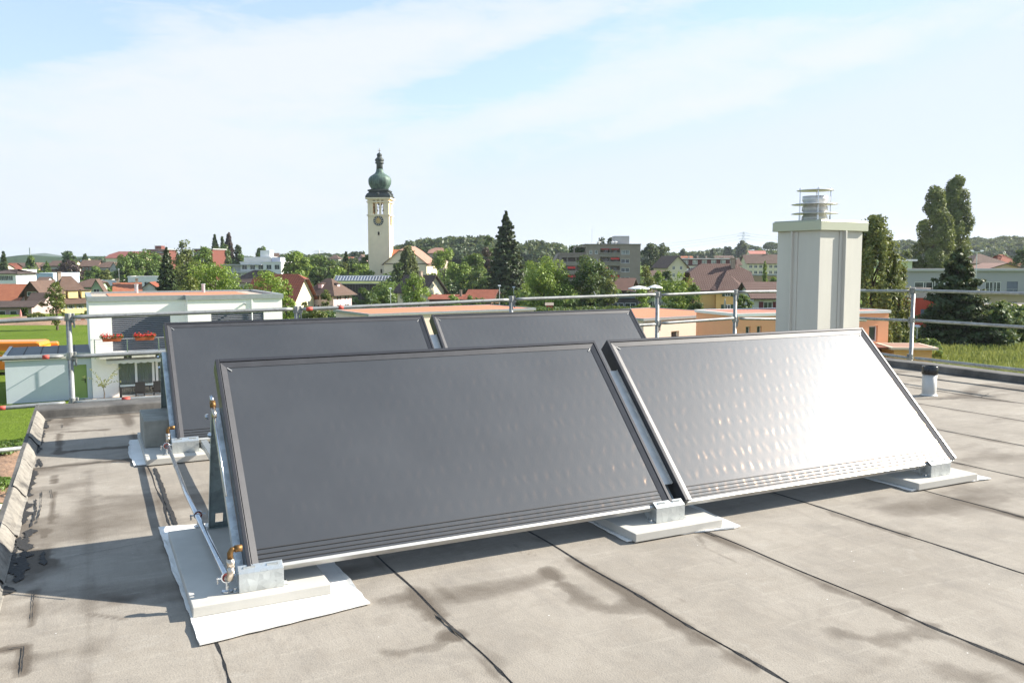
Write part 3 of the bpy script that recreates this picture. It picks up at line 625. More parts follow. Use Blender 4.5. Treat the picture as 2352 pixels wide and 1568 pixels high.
for n_ in (.02, .95, 2.72):
    q = MB(); u_ = -.076; q.tube([(u_ + .020 * cos(a), n_, .107 + .020 * sin(a)) for a in np.linspace(0, 2 * pi, 17)], .0035, 5); q.tube([(u_ - .018, n_, .107), (u_ - .038, n_, .107)], .004, 5); q.tube([(u_ + .018, n_, .112), (u_ + .034, n_, .112)], .004, 5)
    q.tube([(u_, n_, .087), (u_, n_, .06)], .0055, 6); q.lathe([(.022, .049), (.022, .055), (.008, .058), (.008, .075)], (u_, n_, 0), 8); q.tube([(u_ - .034, n_, .112), (u_ - .034, n_, .086)], .0035, 5); q.build('pipe_clamp', M['steel'], p1)
for n_ in (.02, .95, 2.72): q = MB(); q.tube([(-.076 + .0145 * cos(a), n_, .107 + .0145 * sin(a)) for a in np.linspace(0, 2 * pi, 13)], .003, 5); q.build('rubber_liner', M['redrub'], p1)
t = thing('upper_pipe_fitting', 'small brass valve clipped to the upper left side of the front left collector', 'pipe fitting', P(-.02, .52, .655), AL)
q = MB(); dd = np.array((0, cos(TH), sin(TH))); o0 = np.array((-.018, 0, 0)); q.tube([o0, o0 + dd * .05], .010, 8); q.build('coupling', M['nickel'], t, True)
q = MB(); q.tube([o0 + dd * .055, o0 + dd * .085], .013, 8); q.build('valve', M['brass'], t, True)
q = MB(); q.tube([o0 + dd * .085, o0 + dd * .115], .009, 8); q.tube([o0 + dd * -.40, o0], .0035, 6); q.build('pipe', M['steel'], t, True)
# ------------------------------------------------------------------ scaffold guard rails
FB, FR = 5.52, 9.10
def scaf(name, lab, cat, posts, fn, group):
    for px, base_py, pts, lb in posts:
        t = thing('scaffold_post', lb, 'scaffold post', (0, 0, 0), 0, group)
        top = fn(px[0], pts[0]); q = MB(); a = P(top[0], top[1], top[2]); q.tube([(a[0], a[1], -6.66), (a[0], a[1], a[2] + .03)], .0242, 14)
        q.build('tube', M['tube'], t, True)
        for yy in pts:
            c = fn(px[0], yy); z = c[2]; q = MB()
            e = U if fn is plane_nb else NV
            pc = np.array((a[0], a[1], z)); q.lathe([(.029, -.035), (.029, .035)], tuple(pc), 12)
            q.bar(pc + e * .03 - NV * .0 + np.array((0, 0, -.055)), pc + e * .03 + np.array((0, 0, .035)), .016, .045); q.bar(pc - e * .035 + np.array((0, 0, -.02)), pc + e * .06 + np.array((0, 0, -.02)), .03, .03)
            q.tube([pc + e * .045 + np.array((0, 0, -.055)), pc + e * .045 + np.array((0, 0, -.10))], .009, 6)
            q.build('coupler', M['tube'], t, bevel=.003)
def plane_nb(px, py): return plane_n(px, py, FB)
def plane_ur(px, py): return plane_u(px, py, FR)
G1 = 'scaffold guard rail posts around the roof'
scaf('', '', '', [((157,), 0, (728, 817, 922), 'scaffold post standing at the left corner of the roof edge'), ((681,), 0, (711, 790, 880), 'scaffold post just right of the white house wall, behind the back collectors'),
                  ((1174,), 0, (687, 765, 850), 'scaffold post half hidden behind the right back collector, below the tall spruce'), ((1510,), 0, (677, 742, 820), 'scaffold post before the cream building with two small windows'),
                  ((1689,), 0, (671, 733, 800), 'scaffold post below the yellow house, left of the chimney')], plane_nb, G1)
scaf('', '', '', [((2098,), 0, (667, 735, 820), 'scaffold post right of the chimney, before the red building')], plane_ur, G1)
def rail(lab, a, b_, fn, red=(), bend=True, sgn=1, bow=0):
    A_ = fn(*a); B_ = fn(*b_); pa = np.array(P(*A_)); pb = np.array(P(*B_)); off = (NV if fn is plane_nb else U) * -.045 * sgn
    pa = pa + off; pb = pb + off; t = thing('guard_rail', lab, 'guard rail', (0, 0, 0), 0, 'scaffold guard rails')
    d = (pb - pa) / np.linalg.norm(pb - pa); q = MB()
    pts = [pa - off * .6 + d * .03, pa + d * .07, pa + d * .12] + [pa + (pb - pa) * k + np.array((0, 0, -bow * 4 * k * (1 - k))) for k in (.25, .5, .75)] + [pb - d * .12, pb - d * .07, pb - off * .6 - d * .03] if bend else [pa, pb]
    rr = [.014, .019, .0195] + [.0195] * 3 + [.0195, .019, .014] if bend else .0195
    q.tube(pts, rr, 12); q.build('tube', M['tube'], t, True)
    for (x, y), ln in red:
        C = np.array(P(*fn(x, y))) + off; k = np.dot(C - pa, d) / np.linalg.norm(pb - pa); c0 = pa + (pb - pa) * k; c0[2] -= bow * 4 * k * (1 - k)
        q = MB(); q.tube([c0, c0 + d * ln * .62], .0201, 12); q.build('red_marking', M['red_tape'], t, True)
rail('top guard rail running out of the picture at the left', (-260, 752), (153, 729), plane_nb)
rail('middle guard rail with red mark running out at the left', (-260, 833), (153, 817), plane_nb, [((98, 822), .09)])
rail('lowest guard rail at the far left with a red mark at the picture edge', (-260, 956), (157, 923), plane_nb, [((-4, 941), .1)])
rail('top guard rail passing in front of the white house', (160, 728), (677, 709), plane_nb)
rail('middle guard rail below the balcony of the white house', (162, 818), (677, 793), plane_nb)
rail('lowest guard rail with red mark in front of the terrace of the white house', (164, 923), (677, 890), plane_nb, [((279, 917), .12)])
rail('top guard rail with two red marks, in front of the pink house', (684, 710), (1171, 688), plane_nb, [((700, 709), .11), ((774, 706), .09)])
rail('top guard rail below the two round trees', (1177, 687), (1507, 676), plane_nb)
rail('middle guard rail behind the back row, right end', (1177, 762), (1507, 744), plane_nb)
rail('short top guard rail below the yellow house', (1513, 677), (1686, 670), plane_nb); rail('short middle guard rail in front of the cream building', (1513, 742), (1686, 730), plane_nb)
rail('top guard rail passing behind the chimney', (1692, 670), (1990, 667), plane_nb); rail('middle guard rail passing behind the chimney', (1692, 731), (1990, 735), plane_nb); rail('lowest guard rail behind the chimney', (1692, 805), (1990, 812), plane_nb)
rail('short top guard rail just right of the chimney', (1965, 668), (2095, 668), plane_ur, sgn=1); rail('short middle guard rail just right of the chimney', (1965, 730), (2095, 736), plane_ur); rail('short lowest guard rail right of the shining collector', (1965, 803), (2095, 822), plane_ur)
rail('top guard rail at the far right in front of the spruce', (2100, 667), (2600, 681), plane_ur); rail('middle guard rail at the far right in front of the spruce', (2100, 735), (2600, 766), plane_ur); rail('lowest guard rail at the far right above the tall grass', (2100, 821), (2600, 877), plane_ur)
rail('loose lower scaffold tube left of the roof edge, above the bare earth', (-300, 1062), (56, 1026), plane_nb, bend=False)
q = MB(); t_ = thing('cable_tie', 'thin white cable tie curling up from the top rail by the round tree', 'cable tie', P(*plane_nb(1366, 682)), AL)
q.tube([(-.02, -.05, .02), (-.03, -.05, .05), (-.045, -.05, .07)], .003, 5); q.build('strap', M['whitepaint'], t_)
# ================================================================== SETTING: terrain
def grid_ground():
    xs = np.concatenate([np.arange(-3000, -400, 200), np.arange(-400, 700, 12), np.arange(700, 3400, 200)]); ys = np.concatenate([np.arange(-60, 110, 10), np.arange(110, 1100, 12), np.arange(1100, 6400, 250)])
    v = [(x, y, g(x, y)) for y in ys for x in xs]; n = len(xs); i0 = (np.arange(len(ys) - 1)[:, None] * n + np.arange(n - 1)).ravel()
    return np.array(v), np.stack([i0, i0 + 1, i0 + n + 1, i0 + n], 1)
m, nt, N, L, b = nodes('meadow_ground'); v = coords(N, L)
n1 = noise(N, L, .05, 5, .6, v); n2 = noise(N, L, .9, 6, .75, v); n3 = noise(N, L, 9, 3, .7, v)
c = ramp(N, L, n1, [(.35, (.09, .145, .013)), (.7, (.14, .19, .024))]); c = mix(N, L, c, (.14, .18, .035), ramp(N, L, n2, [(.5, 0), (.75, .6)])); c = mix(N, L, c, (.05, .09, .01), ramp(N, L, n3, [(.5, 0), (.8, .55)]))
L.new(c, b.inputs['Base Color']); setin(b, Roughness=1.); b.inputs['Specular IOR Level'].default_value = .1; bump(N, L, mth(N, L, 'ADD', n2, mth(N, L, 'MULTIPLY', n3, .3)), .8, .3, b)
v_, f_ = grid_ground(); tag(npmesh('ground', v_, f_, m, None, True), kind='structure')
# far blue hill and the wooded ridge line
def hill(name, x0, x1, Y, top, depth, col, seed):
    xs = np.linspace(x0, x1, 120); v = []; f = []
    for r, (dy, k) in enumerate([(-depth, 0), (-depth * .6, .45), (-depth * .3, .8), (0, 1), (depth * .6, .5), (depth, 0)]):
        for x in xs:
            h = max(0, top(x) + 5 * (fbm(np.array(x / 45.), np.array(r * 2.), 4, seed) - .5) * 2 * (1 if 0 < k else 0)); v.append((x, Y + dy, -8 + (h + 8) * k))
    n = len(xs); i0 = (np.arange(5)[:, None] * n + np.arange(n - 1)).ravel()
    tag(npmesh(name, np.array(v), np.stack([i0, i0 + 1, i0 + n + 1, i0 + n], 1), mat('far_forest_' + name, col, 1, .35, .02, bmp=.8, bdist=4, bscale=.08, spec=.1), None, True), kind='structure')
def topL(x):
    px = 1176 + x / 4200 * F
    hts = [(-400, 600), (0, 598), (20, 592), (42, 590), (58, 591), (75, 587), (95, 582.5), (108, 582), (122, 586), (150, 592), (175, 597), (230, 601), (500, 603)]
    return EYE + (603.6 + 1.7 - np.interp(px, [a for a, _ in hts], [b_ for _, b_ in hts])) * 4200 / F
hill('far_hill', -3600, -1300, 4200, topL, 700, (.045, .07, .04), 3)
hill('ridge', -900, 1500, 1500, lambda x: 9 + 6 * float(fbm(np.array(x / 160.), np.array(3.), 3, 9)), 160, (.03, .055, .02), 5)
def gz(x, y, w_, d_, rz): return min(g(x, y), g(x + w_ * cos(rz), y + w_ * sin(rz)), g(x - d_ * sin(rz), y + d_ * cos(rz)))
# ================================================================== building generator
def wall_cells(q, O, ex, ez, W, H, ops, inw, rev, m=0, mr=0):
    O = np.array(O, float); ex = np.array(ex, float); inw = np.array(inw, float); z = np.array((0, 0, 1.))
    xs = sorted({0, W} | {a for o in ops for a in (o[0], o[0] + o[2])}); zs = sorted({0, H} | {a for o in ops for a in (o[1], o[1] + o[3])})
    xs = [x for x in xs if 0 <= x <= W]; zs = [x for x in zs if 0 <= x <= H]
    for x0, x1 in zip(xs, xs[1:]):
        for z0, z1 in zip(zs, zs[1:]):
            cx, cz = (x0 + x1) / 2, (z0 + z1) / 2
            if any(o[0] < cx < o[0] + o[2] and o[1] < cz < o[1] + o[3] for o in ops): continue
            q.face([O + ex * x0 + z * z0, O + ex * x1 + z * z0, O + ex * x1 + z * z1, O + ex * x0 + z * z1], m)
    for (x, zz, w_, h_) in [o[:4] for o in ops]:
        p = [O + ex * x + z * zz, O + ex * (x + w_) + z * zz, O + ex * (x + w_) + z * (zz + h_), O + ex * x + z * (zz + h_)]
        for i in range(4): a, b_ = p[i], p[(i + 1) % 4]; q.face([b_, a, a + inw * rev, b_ + inw * rev], mr)
def window(parent, O, ex, inw, o, rev, style='cross', fm=None, gm=None, shut=None, name='window', detail=False):
    O = np.array(O, float); ex = np.array(ex, float); inw = np.array(inw, float); z = np.array((0, 0, 1.)); x, zz, w_, h_ = o[:4]; fm = fm or M['whitepaint']; gm = gm or M['glass']
    c0 = O + inw * (rev * .7)
    def bx(q, x0, x1, z0, z1, d0, d1, m):
        p = [c0 + ex * x0 + inw * d0, c0 + ex * x1 + inw * d0, c0 + ex * x1 + inw * d1, c0 + ex * x0 + inw * d1]
        q.hexa([k + z * z0 for k in p] + [k + z * z1 for k in p], m)
    q = MB(); t = min(.09, w_ * .12) if style != 'blind' else .03
    if style == 'blind': bx(q, x, x + w_, zz, zz + h_, 0, .03, 0); return q.build('blind', gm, parent)
    bx(q, x, x + t, zz, zz + h_, -.03, .03, 0); bx(q, x + w_ - t, x + w_, zz, zz + h_, -.03, .03, 0); bx(q, x + t, x + w_ - t, zz, zz + t, -.03, .03, 0); bx(q, x + t, x + w_ - t, zz + h_ - t, zz + h_, -.03, .03, 0)
    nb = {'plain': 0, 'cross': 1, 'double': 1, 'triple': 2}.get(style, 1)
    for i in range(nb): k = x + w_ * (i + 1) / (nb + 1); bx(q, k - t / 2, k + t / 2, zz + t, zz + h_ - t, -.025, .028, 0)
    if style == 'cross': bx(q, x + t, x + w_ - t, zz + h_ * .68, zz + h_ * .68 + t * .7, -.02, .024, 0)
    fr = q.build(name, fm, parent); q = MB(); bx(q, x + t * .5, x + w_ - t * .5, zz + t * .5, zz + h_ - t * .5, .0, .012, 0); q.build('pane', gm, fr)
    if shut:
        for s in (-1, 1):
            q = MB(); a = x - w_ * .52 if s < 0 else x + w_ * 1.02; p = [O - inw * .05 + ex * a, O - inw * .05 + ex * (a + w_ * .5), O - inw * .005 + ex * (a + w_ * .5), O - inw * .005 + ex * a]
            q.hexa([k + z * zz for k in p] + [k + z * (zz + h_) for k in p]); q.build('shutter', shut, parent)
    return fr
def roof_mesh(w_, d_, e, r, ax, ov, gfrac, inset, th=.18):
    """ridge along local a; returns faces list as MB"""
    A_, B_ = (w_, d_) if ax == 'x' else (d_, w_); mp_ = (lambda a, b, z: (a, b, z)) if ax == 'x' else (lambda a, b, z: (b, a, z))
    sl = (r - e) / (B_ / 2); ze = e - ov * sl; q = MB(); g_ = gfrac; oa = ov
    bz = lambda b: e + (b if b < B_ / 2 else B_ - b) * sl
    bg_ = (e + g_ * (r - e) - e) / sl            # across position where hip starts
    polys = []
    for s in (0, 1):
        f = (lambda b: b) if s == 0 else (lambda b: B_ - b)
        if g_ >= .999: polys.append([(-oa, f(-ov), ze), (A_ + oa, f(-ov), ze), (A_ + oa, f(B_ / 2), r), (-oa, f(B_ / 2), r)])
        else:
            b1 = -ov if g_ <= 0 else bg_; z1 = ze if g_ <= 0 else e + g_ * (r - e)
            pp = [(-oa, f(-ov), ze), (A_ + oa, f(-ov), ze)] + ([(A_ + oa, f(b1), z1)] if g_ > 0 else []) + [(A_ - inset, f(B_ / 2), r), (inset, f(B_ / 2), r)] + ([(-oa, f(b1), z1)] if g_ > 0 else [])
            polys.append(pp)
    if g_ < .999:
        b1 = -ov if g_ <= 0 else bg_; z1 = ze if g_ <= 0 else e + g_ * (r - e)
        polys.append([(-oa, b1, z1), (-oa, B_ - b1, z1), (inset, B_ / 2, r)]); polys.append([(A_ + oa, b1, z1), (A_ + oa, B_ - b1, z1), (A_ - inset, B_ / 2, r)])
    for p in polys:
        t_ = [mp_(*k) for k in p]; b_ = [(x, y, z - th) for x, y, z in t_]; q.face(t_); q.face(b_[::-1])
        for i in range(len(t_)): j = (i + 1) % len(t_); q.face([t_[i], t_[j], b_[j], b_[i]], 1)
    return q, sl, bg_
def building(name, label, px0, px1, Y, rot, depth, ye, roof='gx', yr=None, wall=None, roofm=None, ov=.5, g_=1, inset=0, front=None, right=None, left=None, rev=.12, chimneys=(), base=None, trim=None, shut=None, fm=None, gm=None, cat='house', zr=None, group=None, parapet=.25, gutter=True):
    rz = R(rot); O = at(px0, 603, Y); k = (px1 - CX) / F
    w_ = (k * Y - O[0]) / (cos(rz) - k * sin(rz))
    z0 = base if base is not None else gz(O[0], O[1], w_, depth, rz) - .3
    e = zat(px0, ye, Y) - z0
    r = None
    if yr is not None:
        mid = Y + (w_ / 2 if roof == 'gy' else 0) * sin(rz) + (depth / 2 if roof == 'gx' else 0) * cos(rz); r = EYE + (zat(px0, yr, mid) - EYE) - z0
    t = thing(name, label, cat, (O[0], O[1], z0), rz, group)
    sides = dict(front=((0, 0, 0), (1, 0, 0), (0, 1, 0), w_), right=((w_, 0, 0), (0, 1, 0), (-1, 0, 0), depth), left=((0, depth, 0), (0, -1, 0), (1, 0, 0), depth), back=((w_, depth, 0), (-1, 0, 0), (0, -1, 0), w_))
    q = MB(); wins = []
    for sd_, (o_, ex, inw, W) in sides.items():
        sp_ = {'front': front, 'right': right, 'left': left}.get(sd_); ops = []
        if sp_:
            for row in sp_:     # row: (z from top of wall, height, [x fractions], width, style, shutter)
                ztop, hh, fx, ww, sty = row[:5]; sh_ = row[5] if len(row) > 5 else shut
                for f in fx:
                    ww_ = ww if ww < W else W * .8; x = f * W - ww_ / 2; zz = e - ztop - hh
                    if zz > .05 and x > .02 and x + ww_ < W - .02: ops.append((x, zz, ww_, hh)); wins.append((o_, ex, inw, ops[-1], sty, sh_))
        wall_cells(q, o_, ex, None, W, e, ops, inw, rev)
    if roof in ('gx', 'gy'):
        ax = roof[1]; rm, sl, bg_ = roof_mesh(w_, depth, e, r, ax, ov, g_, inset)
        A_, B_ = (w_, depth) if ax == 'x' else (depth, w_); mp_ = (lambda a, b: (a, b)) if ax == 'x' else (lambda a, b: (b, a))
        for a in (0, A_):
            if g_ >= .999: pts = [(a, 0, e), (a, B_, e), (a, B_ / 2, r - .03)]
            elif g_ > 0: pts = [(a, 0, e), (a, B_, e), (a, B_ - bg_, e + g_ * (r - e) - .03), (a, bg_, e + g_ * (r - e) - .03)]
            else: pts = None
            if pts: q.face([mp_(p[0], p[1]) + (p[2],) for p in pts])
        ro = rm.build('roof', [roofm, trim or M['wood_dark']], t)
    else:
        o = ov; rq = MB(); rq.box(-o, w_ + o, -o, depth + o, e, e + .12); ro = None
        rq.box(-o, w_ + o, -o, -o + .25, e + .12, e + .12 + parapet); rq.box(-o, w_ + o, depth + o - .25, depth + o, e + .12, e + .12 + parapet); rq.box(-o, -o + .25, -o + .25, depth + o - .25, e + .12, e + .12 + parapet); rq.box(w_ + o - .25, w_ + o, -o + .25, depth + o - .25, e + .12, e + .12 + parapet)
        ro = rq.build('roof', trim or M['zinc'], t); rq = MB(); rq.box(-o + .26, w_ + o - .26, -o + .26, depth + o - .26, e + .121, e + .12 + parapet * .5); rq.build('roof_gravel', roofm or M['gravel'], ro)
    q.build('wall', wall, t)
    for (o_, ex, inw, op, sty, sh_) in wins:
        window(t, o_, ex, inw, op, rev, 'blind' if sty == 'blind' else sty, fm, (M['blind'] if sty == 'blind' and gm is None else gm), sh_)
    for (fx, fy, hh, ww) in chimneys:
        zz = (r if r else e); cq = MB(); cq.box(fx * w_ - ww / 2, fx * w_ + ww / 2, fy * depth - ww / 2, fy * depth + ww / 2, zz - 1.6 if r else zz, zz + hh); cq.box(fx * w_ - ww * .65, fx * w_ + ww * .65, fy * depth - ww * .65, fy * depth + ww * .65, zz + hh, zz + hh + .12); cq.build('chimney', mat('chimney_render', (.33, .26, .2), .9, .2, 2), ro)
    return t, w_, depth, e, r, ro
RB = tilemat('brown_roof_tiles', (.085, .050, .035), (.13, .078, .055)); RR = tilemat('red_roof_tiles', (.20, .052, .024), (.30, .085, .04)); RO = tilemat('orange_roof_tiles', (.27, .085, .04), (.36, .13, .06))
RD = tilemat('dark_brown_roof_tiles', (.055, .035, .028), (.09, .06, .048)); RG = tilemat('speckled_brown_roof_tiles', (.085, .040, .030), (.12, .065, .05), .36, .42, (.36, .26, .22), .7)
RST = tilemat('striped_red_roof_tiles', (.17, .04, .02), (.26, .065, .03), .8, .5, (.40, .16, .10), .45); RP = tilemat('pinkish_church_tiles', (.30, .15, .10), (.40, .22, .16))
WC = mat('cream_render', (.68, .60, .43), .9, .06, .6); WY = mat('yellow_render', (.72, .58, .28), .9, .05, .6); WO = mat('ochre_render', (.74, .46, .17), .9, .05, .6); WP = mat('pale_pink_render', (.60, .44, .45), .9, .05, .6)
WW = mat('white_render_far', (.74, .74, .72), .9, .04, .6); WG = mat('grey_brown_concrete', (.30, .25, .20), .9, .10, .7, bmp=.4, bdist=.03, bscale=6); WBk = mat('brown_brick', (.19, .10, .075), .9, .2, 2); WS = mat('church_stone', (.84, .71, .50), .9, .06, .35, bmp=.2, bdist=.04, bscale=3)
WGr = mat('pale_green_render', (.50, .62, .42), .9, .04, .6); WB = mat('blue_grey_cladding', (.17, .20, .27), .6, .06, .6); WLB = mat('light_blue_cladding', (.45, .55, .66), .6, .05, .6); WRd = mat('coral_red_render', (.50, .07, .035), .9, .05, .6); WOr = mat('orange_render', (.88, .42, .23), .9, .03, .6)
WCr = mat('peach_cream_render', (.78, .63, .52), .9, .03, .6); WBe = mat('beige_render', (.48, .41, .28), .9, .06, .5); WGy = mat('light_grey_render', (.47, .46, .45), .9, .05, .5); WTi = mat('brown_timber', (.13, .065, .04), .85, .25, 2); SHB = mat('brown_shutter', (.10, .05, .035), .6, .1, 4); SHG = mat('green_shutter', (.03, .07, .04), .6, .1, 4); SHR = mat('wine_red_shutter', (.13, .015, .02), .6, .1, 4); SHW = mat('pale_grey_shutter', (.45, .47, .46), .6, .1, 4)
lin = lambda a, b, n: [a + (b - a) * i / (n - 1) for i in range(n)] if n > 1 else [(a + b) / 2]
BRED = mat('red_brick', (.15, .045, .03), .9, .15, 2)
# ================================================================== the white house on the left
WHR = 27.2
O = at(199, 603, 50.0); hx, hy = O[0], O[1]; rz = R(WHR); GZ0 = -6.65
def px_u(px, v=0):      # distance along the facade (offset v towards the camera) that projects to px
    k = (px - CX) / F; return (k * (hy - v * cos(rz)) - (hx + v * sin(rz))) / (cos(rz) - k * sin(rz))
wh = thing('white_house', 'white rendered two storey house with flat orange gravel roof and balcony', 'house', (hx, hy, GZ0), rz)
PR = .75; u1 = px_u(427); u2 = px_u(648, PR); HT = 5.75; DEP = 9.0
sc = lambda py, px=300: (EYE + (603.6 - py - .0017 * (px - CX)) / F * (hy + px_u(px) * sin(rz))) - GZ0     # photo height -> metres above ground on the facade
q = MB(); BX0 = px_u(257); BX1 = px_u(392)
blind_l = (BX0 - .05, sc(805, 300), BX1 - BX0, sc(722, 300) - sc(805, 300)); door_l = (px_u(263), .05, px_u(405) - px_u(263), 2.45)
wall_cells(q, (0, 0, 0), (1, 0, 0), None, u1, HT, [blind_l, door_l], (0, 1, 0), .22)
bx0, bx1 = px_u(484, PR) - u1, px_u(605, PR) - u1; bl_r = (bx0, 3.2, bx1 - bx0, sc(716, 540) - 3.2)
wall_cells(q, (u1, -PR, 0), (1, 0, 0), None, u2 - u1, HT, [bl_r], (0, 1, 0), .22)
wall_cells(q, (u1, 0, 0), (0, -1, 0), None, PR, HT, [], (1, 0, 0), .1); wall_cells(q, (u2, -PR, 0), (0, 1, 0), None, DEP + PR, HT, [(2.5, 3.5, 1.4, 1.4)], (-1, 0, 0), .2)
wall_cells(q, (0, DEP, 0), (0, -1, 0), None, DEP, HT, [], (1, 0, 0), .1); wall_cells(q, (u2, DEP, 0), (-1, 0, 0), None, u2, HT, [], (0, -1, 0), .1)
q.build('wall', M['white'], wh)
q = MB(); ec = HT
def capseg(x0, x1, y0, y1): q.box(x0, x1, y0, y1, ec + .002, ec + .30)
capseg(-.08, u1 + .0, -.08, .22); capseg(u1 - .08, u1 + .22, -PR - .08, -.081); capseg(u1 + .221, u2 + .08, -PR - .08, -PR + .22); capseg(u2 - .22, u2 + .08, -PR + .221, DEP - .221); capseg(-.08, u2 + .08, DEP - .22, DEP + .08); capseg(-.08, .22, .221, DEP - .221)
ro = q.build('roof_edge', M['zinc'], wh)
q = MB(); q.box(.22, u2 - .22, .225, DEP - .22, ec - .1, ec + .17); q.box(u1 + .225, u2 - .225, -PR + .225, .224, ec - .1, ec + .17); q.build('roof_gravel', M['gravel'], ro)
q = MB(); q.box(1.2, u2 - 1.5, .9, DEP - 1.2, ec + .171, ec + .21); q.build('roof_gravel_bed', M['orange_gravel'], ro)
for x, y in ((.28 * u2, DEP - 1.), (.66 * u2, DEP - 2.2)): q = MB(); q.lathe([(.12, ec), (.12, ec + .75), (.15, ec + .76), (.15, ec + .82), (0, ec + .83)], (x, y, 0), 12); q.build('roof_vent', M['galv'], ro)
def louvre(x, z, w_, h_, y0):
    q = MB(); n = int(h_ / .115); q.box(x, x + w_, y0 + .13, y0 + .16, z, z + h_, 1)
    for i in range(n): zz = z + .03 + i * .115; q.hexa([(x, y0 + .03, zz), (x + w_, y0 + .03, zz), (x + w_, y0 + .10, zz + .05), (x, y0 + .10, zz + .05), (x, y0 + .03, zz + .012), (x + w_, y0 + .03, zz + .012), (x + w_, y0 + .10, zz + .062), (x, y0 + .10, zz + .062)])
    return q.build('louvre_blind', [mat('pale_louvre_slat', (.30, .31, .34), .45, .05, 3, .3), mat('dark_louvre_back', (.05, .06, .09), .6, .1, 3)], wh)
louvre(*blind_l, 0); louvre(u1 + bl_r[0], bl_r[1], bl_r[2], bl_r[3], -PR)
x, z, w_, h_ = door_l       # terrace glazing with curtains
q = MB()
for f in (0, .28, .56, .62, .97): q.box(x + w_ * f, x + w_ * f + (.07 if f in (0, .97) else .13), .10, .17, z, z + h_)
q.box(x, x + w_, .10, .17, z + h_ - .07, z + h_ - .001); q.box(x, x + w_, .10, .17, z, z + .06)
gd = q.build('terrace_door', M['whitepaint'], wh); q = MB(); q.box(x + .03, x + w_ - .03, .125, .135, z + .04, z + h_ - .04); q.build('pane', M['glass_l'], gd)
q = MB(); n = 60; X = [x + .1 + (w_ * .6) * i / n for i in range(n + 1)]
m, nt, N, L, b = nodes('clear_terrace_glass'); setin(b, Roughness=.05, Transmission_Weight=.75); b.inputs['Base Color'].default_value = (.45, .5, .48, 1); gd.children[0].data.materials[0] = m
for i in range(n): q.face([(X[i], .30 + .04 * sin(i * 1.7), z), (X[i + 1], .30 + .04 * sin((i + 1) * 1.7), z), (X[i + 1], .30 + .04 * sin((i + 1) * 1.7), z + h_), (X[i], .30 + .04 * sin(i * 1.7), z + h_)])
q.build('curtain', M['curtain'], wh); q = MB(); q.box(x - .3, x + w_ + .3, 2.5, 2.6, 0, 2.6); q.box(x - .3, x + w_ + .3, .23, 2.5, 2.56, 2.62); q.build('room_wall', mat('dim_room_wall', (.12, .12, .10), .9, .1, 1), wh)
# awning with scalloped valance
aw0, aw1 = px_u(358 * 0 + 238, .6), px_u(395, .6); az_ = sc(811, 300) - .35
q = MB(); q.hexa([(aw0, -.9, az_), (aw1, -.9, az_), (aw1, -.02, az_ + .22), (aw0, -.02, az_ + .22), (aw0, -.9, az_ + .04), (aw1, -.9, az_ + .04), (aw1, -.02, az_ + .26), (aw0, -.02, az_ + .26)])
n = 10
for i in range(n):
    a = aw0 + (aw1 - aw0) * i / n; b_ = aw0 + (aw1 - aw0) * (i + 1) / n; pts = [(a + (b_ - a) * k / 6, -.905, az_ - .12 - .05 * sin(pi * k / 6)) for k in range(7)]; q.face([(a, -.905, az_ + .03)] + pts + [(b_, -.905, az_ + .03)])
q.build('awning', M['awning'], wh)
# balcony: slab, railing, posts
bz = sc(812, 300) - .02; b0, b1 = px_u(213, 1.1), px_u(425, 1.1)
q = MB(); q.box(b0, b1, -1.1, -.001, bz, bz + .09); q.build('balcony_slab', mat('balcony_concrete', (.46, .46, .43), .9, .15, 3), wh)
k = b0 + .15; 
while k < b1 - 1: q = MB(); q.box(k + .06, k + 1.35, -1.14, -1.101, bz - .12, bz + .06); q.build('balcony_fascia', mat('pale_wood_fascia', (.50, .48, .42), .9, .2, 5), wh); k += 1.72
rail_ = MB(); rt = bz + 1.02
rail_.tube([(b0, -1.05, rt), (b1, -1.05, rt)], .025, 6); rail_.tube([(b0, -1.05, rt), (b0, -.02, rt)], .025, 6)
for i in range(6): rail_.tube([(b0, -1.05, rt - .14 - i * .13), (b1, -1.05, rt - .14 - i * .13)], .006, 4); rail_.tube([(b0, -1.05, rt - .14 - i * .13), (b0, -.02, rt - .14 - i * .13)], .006, 4)
k = b0
while k < b1: rail_.bar((k, -1.05, bz - .1), (k, -1.05, rt), .035, .05); k += 1.72
rail_.bar((b0, -.35, bz), (b0, -.35, rt), .035, .05); rail_.build('balcony_railing', M['steel'], wh)
q = MB(); q.tube([(px_u(561, PR), -PR - .001, ec - .28), (px_u(561, PR), -PR - .35, ec - .32)], .05, 8); q.build('overflow_spout', M['zinc'], wh)
q = MB(); q.tube([(px_u(578, PR), -PR - .04, ec), (px_u(577, PR), -PR - .05, .2)], .04, 8); q.build('downpipe', M['whitepaint'], wh)
def W(x, y, z=0): return (hx + x * cos(rz) - y * sin(rz), hy + x * sin(rz) + y * cos(rz), GZ0 + z)
